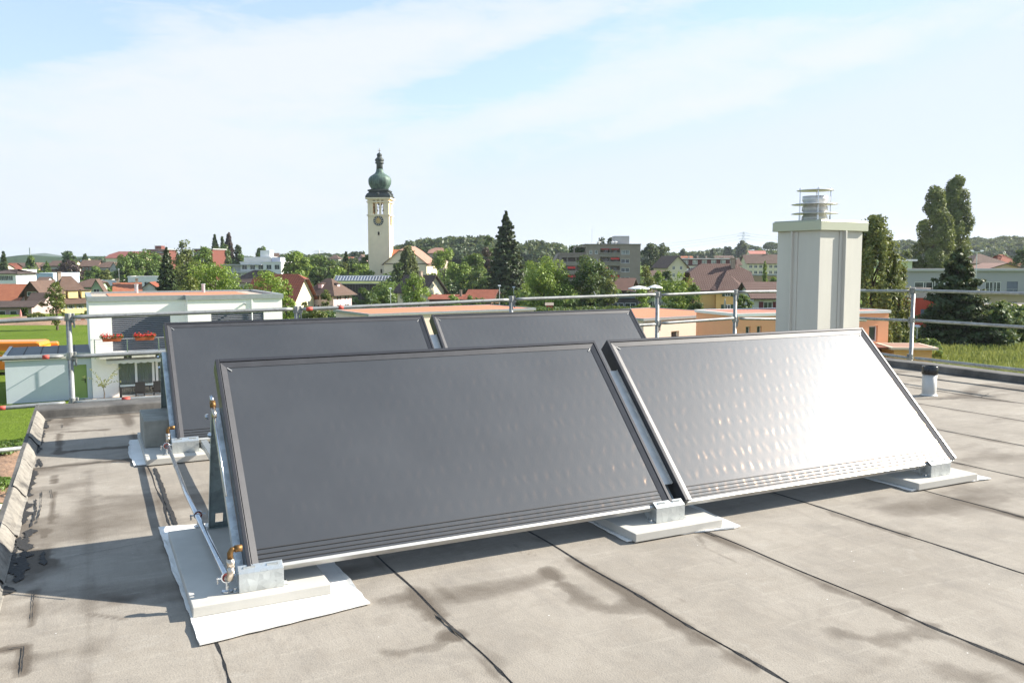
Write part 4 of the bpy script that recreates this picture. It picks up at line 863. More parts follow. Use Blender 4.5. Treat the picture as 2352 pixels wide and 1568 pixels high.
# flower boxes (things hanging on the balcony railing)
def leafquads(cs, size, nrm=None, jit=1.):
    n = len(cs); a = rng.normal(size=(n, 3)); 
    if nrm is not None: a = nrm + a * jit
    a /= np.linalg.norm(a, axis=1)[:, None] + 1e-9; b_ = np.cross(a, rng.normal(size=(n, 3))); b_ /= np.linalg.norm(b_, axis=1)[:, None] + 1e-9; c = np.cross(a, b_)
    s_ = (size if np.ndim(size) else np.full(n, size))[:, None] * (.6 + .8 * rng.random((n, 1))); b_ = b_ * s_; c = c * s_ * .62
    v = np.stack([cs - b_, cs - c, cs + b_, cs + c], 1).reshape(-1, 3); return v, np.arange(4 * n).reshape(n, 4)
for (pa, pb, lab, red_) in ((230, 276, 'terracotta flower box with few blooms at the left of the balcony railing', .35), (306, 352, 'terracotta flower box full of red geraniums on the balcony railing', .6)):
    x0, x1 = px_u(pa, 1.2), px_u(pb, 1.2); zb_ = rt - .13
    t = thing('flower_box', lab, 'flower box', W(x0, -1.3, zb_), rz, 'flower boxes on the balcony')
    q = MB(); ww = x1 - x0; q.hexa([(.05, 0.02, 0), (ww - .05, 0.02, 0), (ww - .05, .18, 0), (.05, .18, 0), (0, 0, .2), (ww, 0, .2), (ww, .2, .2), (0, .2, .2)]); q.build('planter', M['terracotta'], t)
    n = 260; cs = np.stack([rng.random(n) * (ww + .2) - .1, rng.random(n) * .3 - .05, .2 + np.abs(rng.normal(size=n)) * .09], 1); v_, f_ = leafquads(cs, .045); npmesh('foliage', v_, f_, LF['olive'], t)
    n = int(300 * red_); cs = np.stack([rng.random(n) * (ww + .1) - .05, rng.random(n) * .3 - .1, .26 + np.abs(rng.normal(size=n)) * .09], 1); v_, f_ = leafquads(cs, .05); npmesh('flowers', v_, f_, LF['flower'], t)
# terrace furniture
tx0, tx1 = px_u(267, 1.3), px_u(372, 1.3)
t = thing('garden_table', 'long dark woven garden table on the terrace of the white house', 'table', W(tx0, -1.4, .06), rz); ww = tx1 - tx0
q = MB(); q.box(0, ww, 0, .95, .68, .74); q.build('tabletop', M['rattan'], t); q = MB(); q.box(.03, ww - .03, .03, .92, .741, .75); q.build('glass_top', mat('table_glass', (.25, .30, .33), .1, .1, 2), t)
for x, y in ((0, 0), (ww - .1, 0), (0, .85), (ww - .1, .85)): q = MB(); q.box(x, x + .1, y, y + .1, 0, .68); q.build('leg', M['rattan'], t)
def chair(px_, lab, dy=-1.75):
    t = thing('garden_chair', lab, 'chair', W(px_u(px_, 1.7), dy, .06), rz, 'woven garden chairs at the terrace table'); q = MB(); q.box(-.27, .27, 0, .5, .34, .46); q.build('seat', M['rattan'], t); q = MB(); q.box(-.27, .27, -.03, .04, .46, 1.02); q.build('backrest', M['rattan'], t)
    for x, y in ((-.25, 0), (.21, 0), (-.25, .45), (.21, .45)): q = MB(); q.box(x, x + .04, y, y + .04, 0, .34); q.build('leg', M['rattan'], t)
    for s in (-.29, .23): q = MB(); q.box(s, s + .06, .04, .5, .56, .62); q.box(s, s + .06, .44, .5, .46, .56); q.build('armrest', M['rattan'], t)
chair(314, 'black woven chair left of the pair at the terrace table'); chair(356, 'black woven chair right of the pair at the terrace table')
# terrace paving, palm
q = MB(); q.box(px_u(216, 1) - .3, u1 + 2.5, -3.6, -.01, .0, .05); o = q.build('terrace', M['paver']); o.location = (hx, hy, GZ0); o.rotation_euler = (0, 0, rz); tag(o, kind='structure')
t = thing('potted_palm', 'spindly potted palm in an orange pot beside the white house', 'potted palm', W(px_u(229, 3.2), -3.2, .05), rz)
q = MB(); q.lathe([(.15, 0), (.22, .3), (.24, .3), (.24, .36), (.2, .36), (.19, .3), (0, .3)], seg=16); q.build('pot', mat('orange_pot', (.65, .13, .05), .7, .1, 8), t, True)
q = MB(); q.tube([(0, 0, .3), (.03, 0, .7), (0, 0, 1.)], [.035, .03, .02], 6); q.build('trunk', M['bark'], t)
vv = []; 
for k in range(9):
    a = k * 2.4; le = .9 + .5 * rng.random(); up = .5 + .9 * rng.random() if k > 1 else 1.6
    for j in range(22):
        s_ = (j + 1) / 22; p = np.array((cos(a) * le * s_ * .8, sin(a) * le * s_ * .8, 1. + up * s_ - .55 * s_ * s_)); vv.append(p)
cs = np.array(vv); cs = np.repeat(cs, 2, 0) + rng.normal(size=(len(cs) * 2, 3)) * .03; v_, f_ = leafquads(cs, .042); npmesh('fronds', v_, f_, leafmat('dry_palm_fronds', (.12, .14, .04), (.3, .3, .12)), t)
# garage wing
g0, g1 = px_u(2) , px_u(213)
gar = thing('garage', 'low pale grey garage with dark flat roof and olive door, joined to the white house', 'garage', W(g0, .3, 0), rz); gw = -g0 - .01; GH = sc(833, 100) + .15; gd_ = 6.5
dx0, dx1 = px_u(150) - g0, px_u(192) - g0
q = MB(); wall_cells(q, (0, 0, 0), (1, 0, 0), None, gw, GH, [(dx0, .05, dx1 - dx0, 2.0)], (0, 1, 0), .12); wall_cells(q, (0, gd_, 0), (0, -1, 0), None, gd_, GH, [], (1, 0, 0), .1); wall_cells(q, (gw, gd_, 0), (-1, 0, 0), None, gw, GH, [], (0, -1, 0), .1); q.build('wall', M['garage'], gar)
q = MB(); q.box(dx0, dx1, .10, .15, .05, 2.05); dr = q.build('door', M['door_green'], gar)
q = MB(); q.box(dx1 - .12, dx1 - .08, .06, .10, .95, 1.2); q.box(dx1 - .3, dx1 - .08, .04, .06, 1.13, 1.16); q.build('handle', M['ink'], dr)
q = MB(); q.box(-.1, gw, -.12, gd_, GH, GH + .22); q.box(-.1, gw, -.12, .1, GH + .22, GH + .30); q.box(-.1, .08, .1, gd_, GH + .22, GH + .30); q.build('roof_edge', M['zinc'], gar)
q = MB(); q.box(.1, gw - .02, .12, gd_ - .05, GH + .221, GH + .24); q.build('roof_sheet', mat('dark_blue_grey_roofing', (.085, .095, .105), .6, .2, .4), gar)
q = MB()
q.box(-.1, gw, -.125, -.121, GH + .01, GH + .12); q.build('timber_fascia', mat('pale_wood_fascia', (.5, .48, .42)), gar)
q = MB()
for k in range(1, 5): q.box(gw * k / 5, gw * k / 5 + .05, .12, gd_ - .05, GH + .241, GH + .26)
q.build('roof_seam', M['bitumen'], gar)
# orange vehicles behind the garage
def van(lab, px0, px1, py_top, Y, rot, length, hgt, text=None, band=True, side='side'):
    O = at(px1, 603, Y); rzv = R(rot); zb_ = zat(px1, py_top, Y) - hgt
    t = thing('orange_van', lab, 'van', (O[0], O[1], zb_), rzv, 'orange vans behind the garage'); wv = 2.0
    prof = [(0, .35), (0, hgt - .28), (-.08, hgt - .08), (-.28, hgt), (-length + 1.9, hgt), (-length + 1.15, hgt - .75), (-length + .15, hgt - 1.15), (-length, .9), (-length, .35)]
    q = MB(); n = len(prof)
    rings = [[(x, y, z if z < hgt - .2 or yy else z) for (x, z) in prof] for y, yy in ((0, 0),)]
    for y0, y1, inset0, inset1 in ((0, .12, .10, .0), (.12, wv - .12, .0, .0), (wv - .12, wv, .0, .10)):
        a = [(x, y0, z - (inset0 if z > hgt - 1 else 0)) for x, z in prof]; b_ = [(x, y1, z - (inset1 if z > hgt - 1 else 0)) for x, z in prof]
        for i in range(n): j = (i + 1) % n; q.face([a[i], a[j], b_[j], b_[i]])
    for y, ins in ((0, .10), (wv, .10)): q.face([(x, y, z - (ins if z > hgt - 1 else 0)) for x, z in prof])
    q.build('body', M['van'], t, bevel=.03)
    q = MB(); q.box(-length + 1.9, -.9, -.012, -.002, hgt - .95, hgt - .64); q.build('stripe', M['van_y'], t)
    for z_ in (hgt - .30, hgt - .42): q = MB(); q.box(-length + 2, -.05, -.02, -.001, z_, z_ + .018); q.build('side_moulding', mat('deep_orange_trim', (.55, .1, .01), .5, .1, 2), t)
    q = MB(); q.box(.002, .012, .15, wv - .15, hgt - .62, hgt - .42); q.build('rear_stripe', M['van_y'], t)
    q = MB(); q.hexa([(-length + 1.05, .1, hgt - .82), (-length + 1.05, wv - .1, hgt - .82), (-length + 1.0, wv - .1, hgt - .84), (-length + 1.0, .1, hgt - .84), (-length + 1.85, .15, hgt - .06), (-length + 1.85, wv - .15, hgt - .06), (-length + 1.8, wv - .15, hgt - .08), (-length + 1.8, .15, hgt - .08)]); q.build('windscreen', M['glass'], t)
    for x in (-.9, -length + .95):
        for y in (-.01, wv - .2):
            q = MB(); q.tube([(x, y, .34), (x, y + .21, .34)], .34, 20); wl = q.build('wheel', M['tyre'], t); q = MB(); q.tube([(x, y - .005, .34), (x, y + .215, .34)], .19, 16); q.build('rim', M['alu'], wl)
    return t
def text(s, size, mat_, parent, loc, rot, name='lettering', ext=.004):
    cu = bpy.data.curves.new(name, 'FONT'); cu.body = s; cu.size = size; cu.extrude = ext; cu.align_x = 'CENTER'; tmp = bpy.data.objects.new(name, cu); COL.objects.link(tmp)
    dg = bpy.context.evaluated_depsgraph_get(); me = bpy.data.meshes.new_from_object(tmp.evaluated_get(dg)); bpy.data.objects.remove(tmp); me.materials.clear(); me.materials.append(mat_)
    o = bpy.data.objects.new(name, me); COL.objects.link(o); o.parent = parent; o.location = loc; o.rotation_euler = rot; return o
v1 = van('long orange van with yellow stripe, cut by the left edge of the picture', 0, 82, 784, 61.5, 8, 5.4, 2.35)
text('Märt', .24, M['ink'], v1, (-2.62, -.014, 1.47), (pi / 2, 0, 0))
O = at(87, 603, 64); t = thing('portable_toilet', 'narrow orange cabin lettered on a yellow band, right of the long orange van', 'cabin', (O[0], O[1], GZ0), R(24)); zt_ = zat(100, 787, 64) - GZ0
q = MB(); q.box(0, 1.05, 0, 1.1, 0, zt_ - .12); q.hexa([(0, 0, zt_ - .12), (1.05, 0, zt_ - .12), (1.05, 1.1, zt_ - .12), (0, 1.1, zt_ - .12), (.1, .1, zt_), (.95, .1, zt_), (.95, 1., zt_), (.1, 1., zt_)]); q.build('body', M['van'], t, bevel=.02)
q = MB(); q.box(.03, 1.02, -.012, -.002, zt_ - .48, zt_ - .28); q.build('stripe', M['van_y'], t); text('Rowa-Märt', .17, M['ink'], t, (.42, -.014, zt_ - .44), (pi / 2, 0, 0))
q = MB(); q.box(.1, .95, -.02, -.003, .1, zt_ - .6); q.build('door', mat('deep_orange_trim', (.55, .1, .01)), t)
# ================================================================== church
CR = R(-2.); cY = 315.
O = at(846.5, 603, cY); tw = (895 - 846.5) / F * cY; zb = g(O[0], O[1]) - 1
T = thing('church_tower', 'tall pale stone church tower with clock and green onion dome', 'church tower', (O[0], O[1], zb), CR)
zc = lambda y: zat(870, y, cY) - zb
H1, H2 = zc(495), zc(455)
q = MB()
TWL = .30; k0 = 1.0
def tsec(z0, z1, o): q.box(-o, tw + o, -o, tw + o, z0, z1)
wall_cells(q, (0, 0, 0), (1, 0, 0), None, tw, H1, [(tw * .5 - .35, zc(540), .7, 1.2), (tw * .56, zc(627), .7, 1.4)], (0, 1, 0), .5)
wall_cells(q, (tw, 0, 0), (0, 1, 0), None, tw, H1, [(tw * .5 - .35, zc(600), .7, 1.2)], (-1, 0, 0), .5); wall_cells(q, (0, tw, 0), (0, -1, 0), None, tw, H1, [], (1, 0, 0), .5); wall_cells(q, (tw, tw, 0), (-1, 0, 0), None, tw, H1, [], (0, -1, 0), .5)
# belfry with three tall openings on each side, open right through
bw = .95; bh = (H2 - H1) * .80; b0 = H1 + (H2 - H1) * .08; xs_ = [tw * .31, tw * .31 + 1.55, tw * .31 + 3.1]
oo = [(x - .1, b0, bw, bh) for x in xs_]
for (o_, ex, inw) in (((0, 0, H1), (1, 0, 0), (0, 1, 0)), ((tw, 0, H1), (0, 1, 0), (-1, 0, 0)), ((0, tw, H1), (0, -1, 0), (1, 0, 0)), ((tw, tw, H1), (-1, 0, 0), (0, -1, 0))):
    W_ = tw; m_ = [(W_ / 2 - 2.0 + i * 1.5, b0 - H1, bw, bh) for i in range(3)]; wall_cells(q, o_, ex, None, tw, H2 - H1, m_, inw, .8)
q.box(.02, tw - .02, .02, tw - .02, H1 - .3, H1 - .02)
q.build('tower_wall', WS, T)
q = MB(); q.box(-.35, tw + .35, -.35, tw + .35, H1 - .15, H1 + .35); q.build('cornice', WS, T)
q = MB(); q.box(-.35, tw + .35, -.35, tw + .35, H2 - 1.6, H2 - 1.1); q.box(-.75, tw + .75, -.75, tw + .75, H2 - .35, H2 + .2); q.build('cornice', WS, T)
q = MB(); 
for a in (.06, .94): q.box(tw * a - .35, tw * a + .35, -.14, -.01, H1 + .4, H2 - 1.65)
q.box(tw * .28, tw * .72, -.06, -.01, zc(603), zc(602)); q.build('pilaster', WS, T)
q = MB()
for k in range(3): q.lathe([(0, 0), (.8, 0), (.75, .3), (.5, 1.0), (.3, 1.3), (0, 1.35)], (tw * .3 + k * tw * .2, tw * .5, b0 + 1.2 + (k % 2) * 2.2), 12)
q.box(.5, tw - .5, tw * .45, tw * .55, b0 + 2.6, b0 + 2.8); q.build('bell', M['dark'], T)
# clocks
cr_ = 1.85; czc = zc(507)
def clock(loc, rz_):
    c = bpy.data.objects.new('clock', None)
    q = MB(); q.tube([(0, 0, 0), (0, -.12, 0)], cr_, 40); o = q.build('clock_face', mat('black_clock_ring', (.02, .02, .025), .4, .1, 3), T); o.location = loc; o.rotation_euler = (0, 0, rz_)
    q = MB(); q.tube([(0, -.12, 0), (0, -.15, 0)], cr_ * .56, 32); q.build('inner_disc', mat('ochre_clock_disc', (.50, .36, .16), .6, .15, 2), o)
    q = MB()
    for k in range(12):
        a = k * pi / 6; q.bar((cr_ * .64 * sin(a), -.14, cr_ * .64 * cos(a)), (cr_ * .92 * sin(a), -.14, cr_ * .92 * cos(a)), .24, .04, 0, (0, 1, 0))
    q.build('numerals', mat('pale_clock_numeral', (.62, .6, .5), .5, .05, 3), o)
    q = MB(); q.bar((0, -.19, -.2), (.0, -.19, cr_ * .84), .16, .04, 0, (0, 1, 0)); q.bar((0, -.22, 0), (-.25, -.22, cr_ * .52), .18, .04, 0, (0, 1, 0)); q.build('clock_hands', mat('gilt_hand', (.7, .45, .1), .35, .1, 3, .7), o)
    bpy.data.objects.remove(c)
clock((tw * .5, -.01, czc), 0); clock((tw + .01, tw * .5, czc), pi / 2)
# copper helm: dark base, onion dome, lantern, finial
m, nt, N, L, b = nodes('weathered_copper'); v = coords(N, L, (3, 3, .25)); n1 = noise(N, L, .8, 5, .65, v)
sp_ = N.new('ShaderNodeSeparateXYZ'); L.new(coords(N, L), sp_.inputs[0])
L.new(ramp(N, L, n1, [(.35, (.04, .06, .05)), (.55, (.09, .15, .12)), (.75, (.19, .25, .20))]), b.inputs['Base Color']); setin(b, Roughness=.6, Metallic=.2); COP = m
COPD = mat('dark_copper', (.045, .055, .05), .6, .35, .8, .2)
c = (tw / 2, tw / 2, 0); s2 = sqrt(2) / 2
q = MB(); hw = tw / 2
def sq(prof, ch): q.lathe([(r_ * sqrt(2), z) for r_, z in prof], c, 4, 0, pi / 4)
sq([(hw + .6, H2 + .2), (hw + .75, H2 + .6), (hw + .2, H2 + 1.6), (hw - .3, H2 + 2.0), (hw - .5, zc(440)), (hw - .1, zc(440) + .1), (hw + .0, zc(436)), (hw - .9, zc(434))], 1)
for a in range(4): ang = a * pi / 2; q.lathe([(.9, 0), (.9, 1.3), (0, 1.9)], (c[0] + cos(ang) * (hw + .1), c[1] + sin(ang) * (hw + .1), H2 + .4), 10)
for a in range(4): ang = a * pi / 2 + pi / 4; q.lathe([(.8, 0), (1., .5), (.7, 1.2), (.3, 1.7), (0, 1.8)], (c[0] + cos(ang) * (hw * 1.28), c[1] + sin(ang) * (hw * 1.28), H2 + .2), 8)
q.build('helm_base', COPD, T)
q = MB(); prof = [(hw - .9, zc(434)), (hw * .80, zc(431)), (hw * .9, zc(427)), (hw * 1.02, zc(421)), (hw * 1.05, zc(414)), (hw * 1.03, zc(408.5)), (hw * .90, zc(403.5)), (hw * .66, zc(399.5)), (hw * .45, zc(396)), (hw * .34, zc(391.5)), (hw * .31, zc(386))]
q.lathe(prof, c, 32, 0, 0, 4, .05); q.build('onion_dome', COP, T, True)
q = MB(); q.lathe([(hw * .31, zc(386)), (hw * .30, zc(376)), (hw * .30, zc(374)), (hw * .42, zc(373)), (hw * .42, zc(371)), (hw * .34, zc(370)), (hw * .42, zc(367)), (hw * .44, zc(364)), (hw * .34, zc(361)), (hw * .24, zc(359)), (hw * .22, zc(356)), (hw * .26, zc(354)), (hw * .24, zc(351)), (hw * .08, zc(348.5)), (.12, zc(346)), (.1, zc(341)), (0, zc(340.5))], c, 12); q.build('lantern', COPD, T, True)
q = MB(); q.box(c[0] - .06, c[0] + .06, c[1] - .06, c[1] + .06, zc(345), zc(338)); q.box(c[0] - .6, c[0] + .6, c[1] - .05, c[1] + .05, zc(343.4), zc(342.4)); q.lathe([(0, 0), (.2, .2), (0, .4)], (c[0], c[1], zc(340)), 8); q.build('cross', mat('gilded_cross', (.55, .4, .2), .4, .1, 3, .6), T)
t, *_ = building('church_nave', 'cream church nave with steep gable front and pale red tiled roof', 882, 981, 300, -3, 26, 604, 'gy', 564, WS, RP, .7, .72, 4, front=[(9, 3, [.2, .42], .9, 'plain')], right=[(2, 4, [.2, .4, .6, .8], 1.2, 'plain')], cat='church', base=-13.5)
q = MB(); q.box(0.3, 17, -.25, -.01, 13.5 + zat(900, 606.5, 300), 13.5 + zat(900, 605, 300)); q.build('string_course', COPD, t)
building('church_annex', 'small orange roofed link between the church tower and the nave', 893, 925, 318, 0, 9, 592, 'gx', 573, WS, RO, .3, cat='church')
# ================================================================== town
S2 = 'plain'
def rows(n, z0, dz, h, fx, w_, sty='cross', sh=None): return [(z0 + i * dz, h, fx, w_, sty, sh) for i in range(n)]
B = building
# --- left quarter
t, w_, d_, e, r, ro = B('apartment_house', 'cream yellow house with tall brown mansard roof behind the feathery young tree', 91, 129, 225, -42, 9.4, 686, 'gy', 634, WY, RB, .9, .0, 3.6, front=rows(2, 1.1, 2.7, 1.35, [.3, .7], 1.0, 'cross', SHW), right=rows(2, 1.1, 2.7, 1.35, lin(.13, .87, 4), .9, 'cross', SHW), base=-13.4, chimneys=[(.5, .3, .9, .8)])
for fx in (.12, .45, .80):
    q = MB(); q.box(w_ - 2.6, w_ + .1, fx * d_ - 1.2, fx * d_ + 1.2, e + .3, e + 2.2); dm = q.build('dormer', WY, t); window(dm, (w_ + .1, 0, 0), (0, 1, 0), (-1, 0, 0), (fx * d_ - .5, e + .7, 1.0, 1.2), .05, 'cross'); q = MB(); q.box(w_ - 3.4, w_ + .4, fx * d_ - 1.4, fx * d_ + 1.4, e + 2.2, e + 2.4); q.build('dormer_roof', RB, dm)
q = MB(); q.box(w_ * .3, w_ * .7, -.1, 2.6, e + .3, e + 2.2); dm = q.build('dormer', WY, t); window(dm, (0, -.1, 0), (1, 0, 0), (0, 1, 0), (w_ * .5 - .5, e + .7, 1.0, 1.2), .05, 'cross'); q = MB(); q.box(w_ * .3 - .2, w_ * .7 + .2, -.4, 3.4, e + 2.2, e + 2.4); q.build('dormer_roof', RB, dm)
B('barn', 'low barn with large orange tiled roof at the left edge of the picture', -30, 44, 205, 4, 11, 687, 'gx', 652, mat('old_pink_render', (.42, .33, .30), .9, .15, .5), RO, .6, front=[(1, 1.2, [.3, .7], 1.2, 'plain')], base=-13)
B('farmhouse', 'brown timber gabled farmhouse between the orange barn and the cream yellow house', 52, 91, 196, 10, 14, 667, 'gy', 645, WTi, RB, 1.0, front=[(.3, 1, [.5], 2., 'double')], base=-13)
B('shed', 'low brown roofed shed with pink wall at the edge of the meadow', -40, 72, 168, 6, 5, 702, 'gx', 691, mat('dull_pink_render', (.42, .31, .30), .9, .1, .5), RD, .8, front=[(1, 1.4, [.35, .6, .85], 1.4, 'plain')], base=-11)
B('shed', 'brown roofed lean-to beside the cream yellow house', 55, 92, 178, 4, 7, 700, 'gx', 672, mat('dull_pink_render', (.42, .31, .30)), RD, .5, base=-11.8)
B('apartment_block', 'white block with dark hipped roof and pale blinds at the far left', -30, 40, 262, 2, 12, 627, 'gx', 618, WW, RD, .8, 0, 6, front=rows(2, .8, 2.6, 1.5, lin(.4, .95, 5), 1.3, 'double'))
B('house', 'green gabled house with brown roof just above the white house', 180, 230, 260, 14, 11, 657, 'gx', 640, WGr, RB, .8, .5, 2, front=rows(2, 1, 2.6, 1.3, lin(.2, .8, 3), 1.1, 'cross', SHG), right=rows(2, .6, 2.6, 1.3, [.3, .7], 1, 'cross'))
B('house', 'brown roofed gable end peeping out behind the green house', 206, 236, 250, 20, 9, 662, 'gy', 641, WGr, RB, 1.0, front=[(.2, 1.4, [.5], 1.6, 'double')])
B('hall', 'low white hall with plain facade left of the flat roofed white pavilion', 226, 276, 330, -4, 14, 645, 'flat', None, WW, M['gravel'], .1, trim=M['whitepaint'])
B('pavilion', 'white flat roofed pavilion with a band of large windows', 292, 366, 300, 8, 10, 637, 'flat', None, WW, M['gravel'], .15, front=[(1.6, 1.6, [.16, .37, .62, .85], 1.9, 'double')], trim=M['whitepaint'])
B('house', 'red roofed house with cream gable just above the white house roof', 262, 322, 190, 24, 10, 668, 'gx', 649, WC, RO, .6, front=[(.6, 1, [.2, .5], 1.2, 'double')], left=[(.6, 1, [.5], 1.2, 'double')], chimneys=[(.1, .5, .8, .6), (.9, .5, .8, .6)])
B('house', 'small red roof with white gable beside the dark spruce', 318, 368, 196, 14, 8, 665, 'gy', 648, WW, RR, .6, front=[(.4, .9, [.5], .9, 'plain')])
B('workshop', 'blue grey box shaped workshop in the left part of the town', 42, 78, 315, -6, 16, 631, 'flat', None, WB, M['gravel'], .1, front=[(1.8, 1.2, [.3, .55], 1.5, 'plain')], trim=WB)
B('workshop', 'pale blue workshop hall right of the blue grey one', 78.4, 125, 315, -6, 16, 629, 'flat', None, WLB, M['gravel'], .1, front=[(2.5, 1.4, [.4, .6, .8], 1.6, 'plain')], trim=WLB)
B('house', 'small white house with angular roof in front of the pale blue hall', 82, 108, 285, 10, 8, 645, 'gx', 636, WW, RB, .4, front=[(.5, 1.2, [.3, .7], 1.2, 'cross')])
B('house', 'tiny cream house with orange roof below the blue grey workshop', 42, 58, 280, 0, 7, 644, 'gx', 637, WY, RO, .4)
B('house', 'red roofed cottage to the left of the row of cream gables', 12, 32, 430, 0, 9, 612, 'gx', 604, BRED, RR, .5); B('house', 'brown roofed cottage at the left edge above the white block', -14, 10, 380, 0, 9, 615, 'gx', 607, WC, RB, .5)
B('flat_block', 'white flat roofed building below the row of cream gables', 28, 54, 380, 0, 12, 621, 'flat', None, WW, M['gravel'], .1, front=[(1.2, 1.6, [.5, .8], 1.8, 'double')], trim=M['whitepaint'])
for (a, b_, yy, lab) in ((36, 58, 0, 'cream gabled house, left one of the pair below the far hill'), (62, 91, -1, 'cream gabled house, right one of the pair below the far hill')):
    B('house', lab, a, b_, 560, 10, 14, 611 + yy, 'gx', 603.5 + yy, WC, RB, .6, front=rows(2, .8, 2.6, 1.2, lin(.2, .8, 4), 1.1), right=rows(3, -.5, 2.6, 1.2, [.3, .7], 1.1))
B('house', 'cream gable with a dark porch at the right end of the gabled pair', 79, 93, 540, 0, 9, 612, 'gy', 603, WY, RB, .6, front=rows(2, .9, 2.5, 1.2, [.3, .7], 1.))
B('long_house', 'long dark timber house with brown roof below the far hill', 113, 146, 520, 2, 12, 609, 'gx', 598.5, WTi, RB, .8, front=rows(2, 1.2, 2.7, 1.2, lin(.12, .88, 6), 1.1)); B('house', 'dark brown roofed house left of the long timber house', 92, 116, 530, 4, 12, 611, 'gx', 603.5, WTi, RB, .7, front=rows(2, 1.2, 2.7, 1.2, [.3, .6], 1.1))
B('house', 'little cream gable between the copper beech and the brick house', 162, 176, 470, 10, 12, 607, 'gx', 599, WC, RB, .5, front=rows(2, .8, 2.6, 1.2, [.3, .7], 1.), right=rows(2, .2, 2.6, 1.2, [.5], 1.))
t, *_ = B('brick_house', 'brown brick apartment house with broad red brown roof in the left town', 185, 226, 455, 12, 14, 610, 'gx', 597, WBk, RB, .8, front=rows(3, 1, 2.7, 1.3, lin(.15, .85, 4), 1.2), right=rows(3, .6, 2.7, 1.3, [.3, .7], 1.2))
B('house', 'grey house with brown roof right of the brown brick house', 226, 262, 440, 6, 14, 613, 'gx', 601, WGy, RB, .6, .6, 2, front=rows(3, 1, 2.7, 1.4, lin(.12, .88, 5), 1.4), right=rows(2, .6, 2.7, 1.3, [.5], 1.2))
B('house', 'grey gable end beside the big green tree cluster at the left', 252, 274, 425, 16, 12, 615, 'gy', 602, WGy, RB, .5, front=rows(3, .6, 2.7, 1.3, [.3, .7], 1.2))
B('hall', 'large hall with dark red roof on the skyline at the left', 243, 332, 620, -2, 24, 592, 'gx', 577.5, WC, mat('dull_red_sheet_roof', (.22, .07, .05), .7, .12, .4), .6, .5, 4)
B('house', 'blue roofed house with an orange gable near the skyline', 186, 202, 560, 0, 9, 599, 'gx', 592, WC, mat('blue_roof', (.10, .16, .22), .6, .1, 1), .4)
t, w_, d_, e, r, ro = B('flat_block', 'modern flat roofed block with red brick penthouse on the left skyline', 340, 388, 640, -3, 16, 573.5, 'flat', None, BRED, M['gravel'], 1.2, front=rows(2, 1, 2.8, 1.6, lin(.12, .88, 6), 2.2, 'double'), trim=WGy)
q = MB(); q.box(w_ * .3, w_ * .62, 3, 9, e + .1, e + 3.0); q.build('roof_hut', BRED, t); q = MB(); q.tube([(w_ * .28, 3, e), (w_ * .28, 3, e + 4)], .12, 5); q.build('aerial', M['zinc'], t); q = MB(); q.tube([(w_ * .88, 3, e), (w_ * .88, 3, e + 5)], .12, 5); q.build('aerial', M['zinc'], t)
B('apartment_block', 'red brick apartment block with white balconies among the trees', 446, 492, 400, -6, 14, 573, 'flat', None, BRED, M['gravel'], .5, front=rows(5, 1, 3, 1.6, [.15, .4, .65, .9], 2.0, 'double'), trim=WGy)
# --- modern white terraces
t, w_, d_, e, r, ro = B('terraced_block', 'modern white stepped block with long balconies left of the church', 552, 648, 395, -4, 14, 603, 'flat', None, WW, M['gravel'], .3, front=[(1.0, 2.2, [.1, .3, .5, .7, .9], 2.4, 'double')], trim=WW)
q = MB(); q.box(-9, w_ * .55, -1.5, 6, e - 1.2, e - .8); q.box(-9, w_ * .4, -1.6, -1.4, e - 4.6, e - 3.8); q.box(-9, w_ * .4, -1.5, 6, e - 4.8, e - 4.61); q.build('balcony_slab', WGy, t); q = MB(); q.box(-8, -.02, .5, 8, e - 7, e - 1.21); q.build('wing_wall', WGy, t)
q = MB(); q.box(w_ * .05, w_ * .72, 2, 11, e + .13, e + 2.6); q.build('penthouse', WW, t); q = MB(); q.box(w_ * .42, w_ * .66, 4, 9, e + 2.61, e + 5.6); q.build('roof_hut', WW, t); q = MB(); q.box(w_ * .735, w_ * .95, 2, 9, e + .13, e + 2.4); q.build('roof_hut', mat('pale_blue_panel', (.5, .56, .68), .6, .05, 1), t)
B('house', 'brown roofed house with cream gable above the white terraces', 612, 642, 560, 12, 12, 592, 'gx', 581, WC, RB, .5, right=rows(2, -.5, 2.7, 1.2, [.5], 1.1)); B('house', 'pair of brown gables on the skyline above the white terraces', 588, 614, 575, 6, 10, 590, 'gx', 583, WC, RB, .5)
B('house', 'dark brown roof with little white skylights behind the big red roof', 546, 622, 300, -6, 13, 646, 'gx', 620, WC, RD, .7, .4, 3)
t, w_, d_, e, r, ro = B('farmhouse', 'farmhouse with huge striped red tiled roof and cream gable wall', 566, 672, 226, -14, 12, 686, 'gx', 629, WC, RST, 1.2, .80, 1.6, right=[(-5.4, 1.0, [.5], 2.0, 'double'), (.8, 1.2, [.75], 1.1, 'plain')], base=-13.5)
t, w_, d_, e, r, ro = B('pink_house', 'square pink house with brown hipped roof, dormers and dark brown shutters', 703, 766, 236, -24, 8.6, 669, 'gx', 638.5, WP, RB, 1.2, 0, 3.6, front=rows(2, .9, 2.75, 1.35, [.15, .37, .62, .85], .85, 'cross', SHB), right=rows(2, .9, 2.75, 1.35, [.3, .72], .9, 'cross', SHB), base=-13.2)
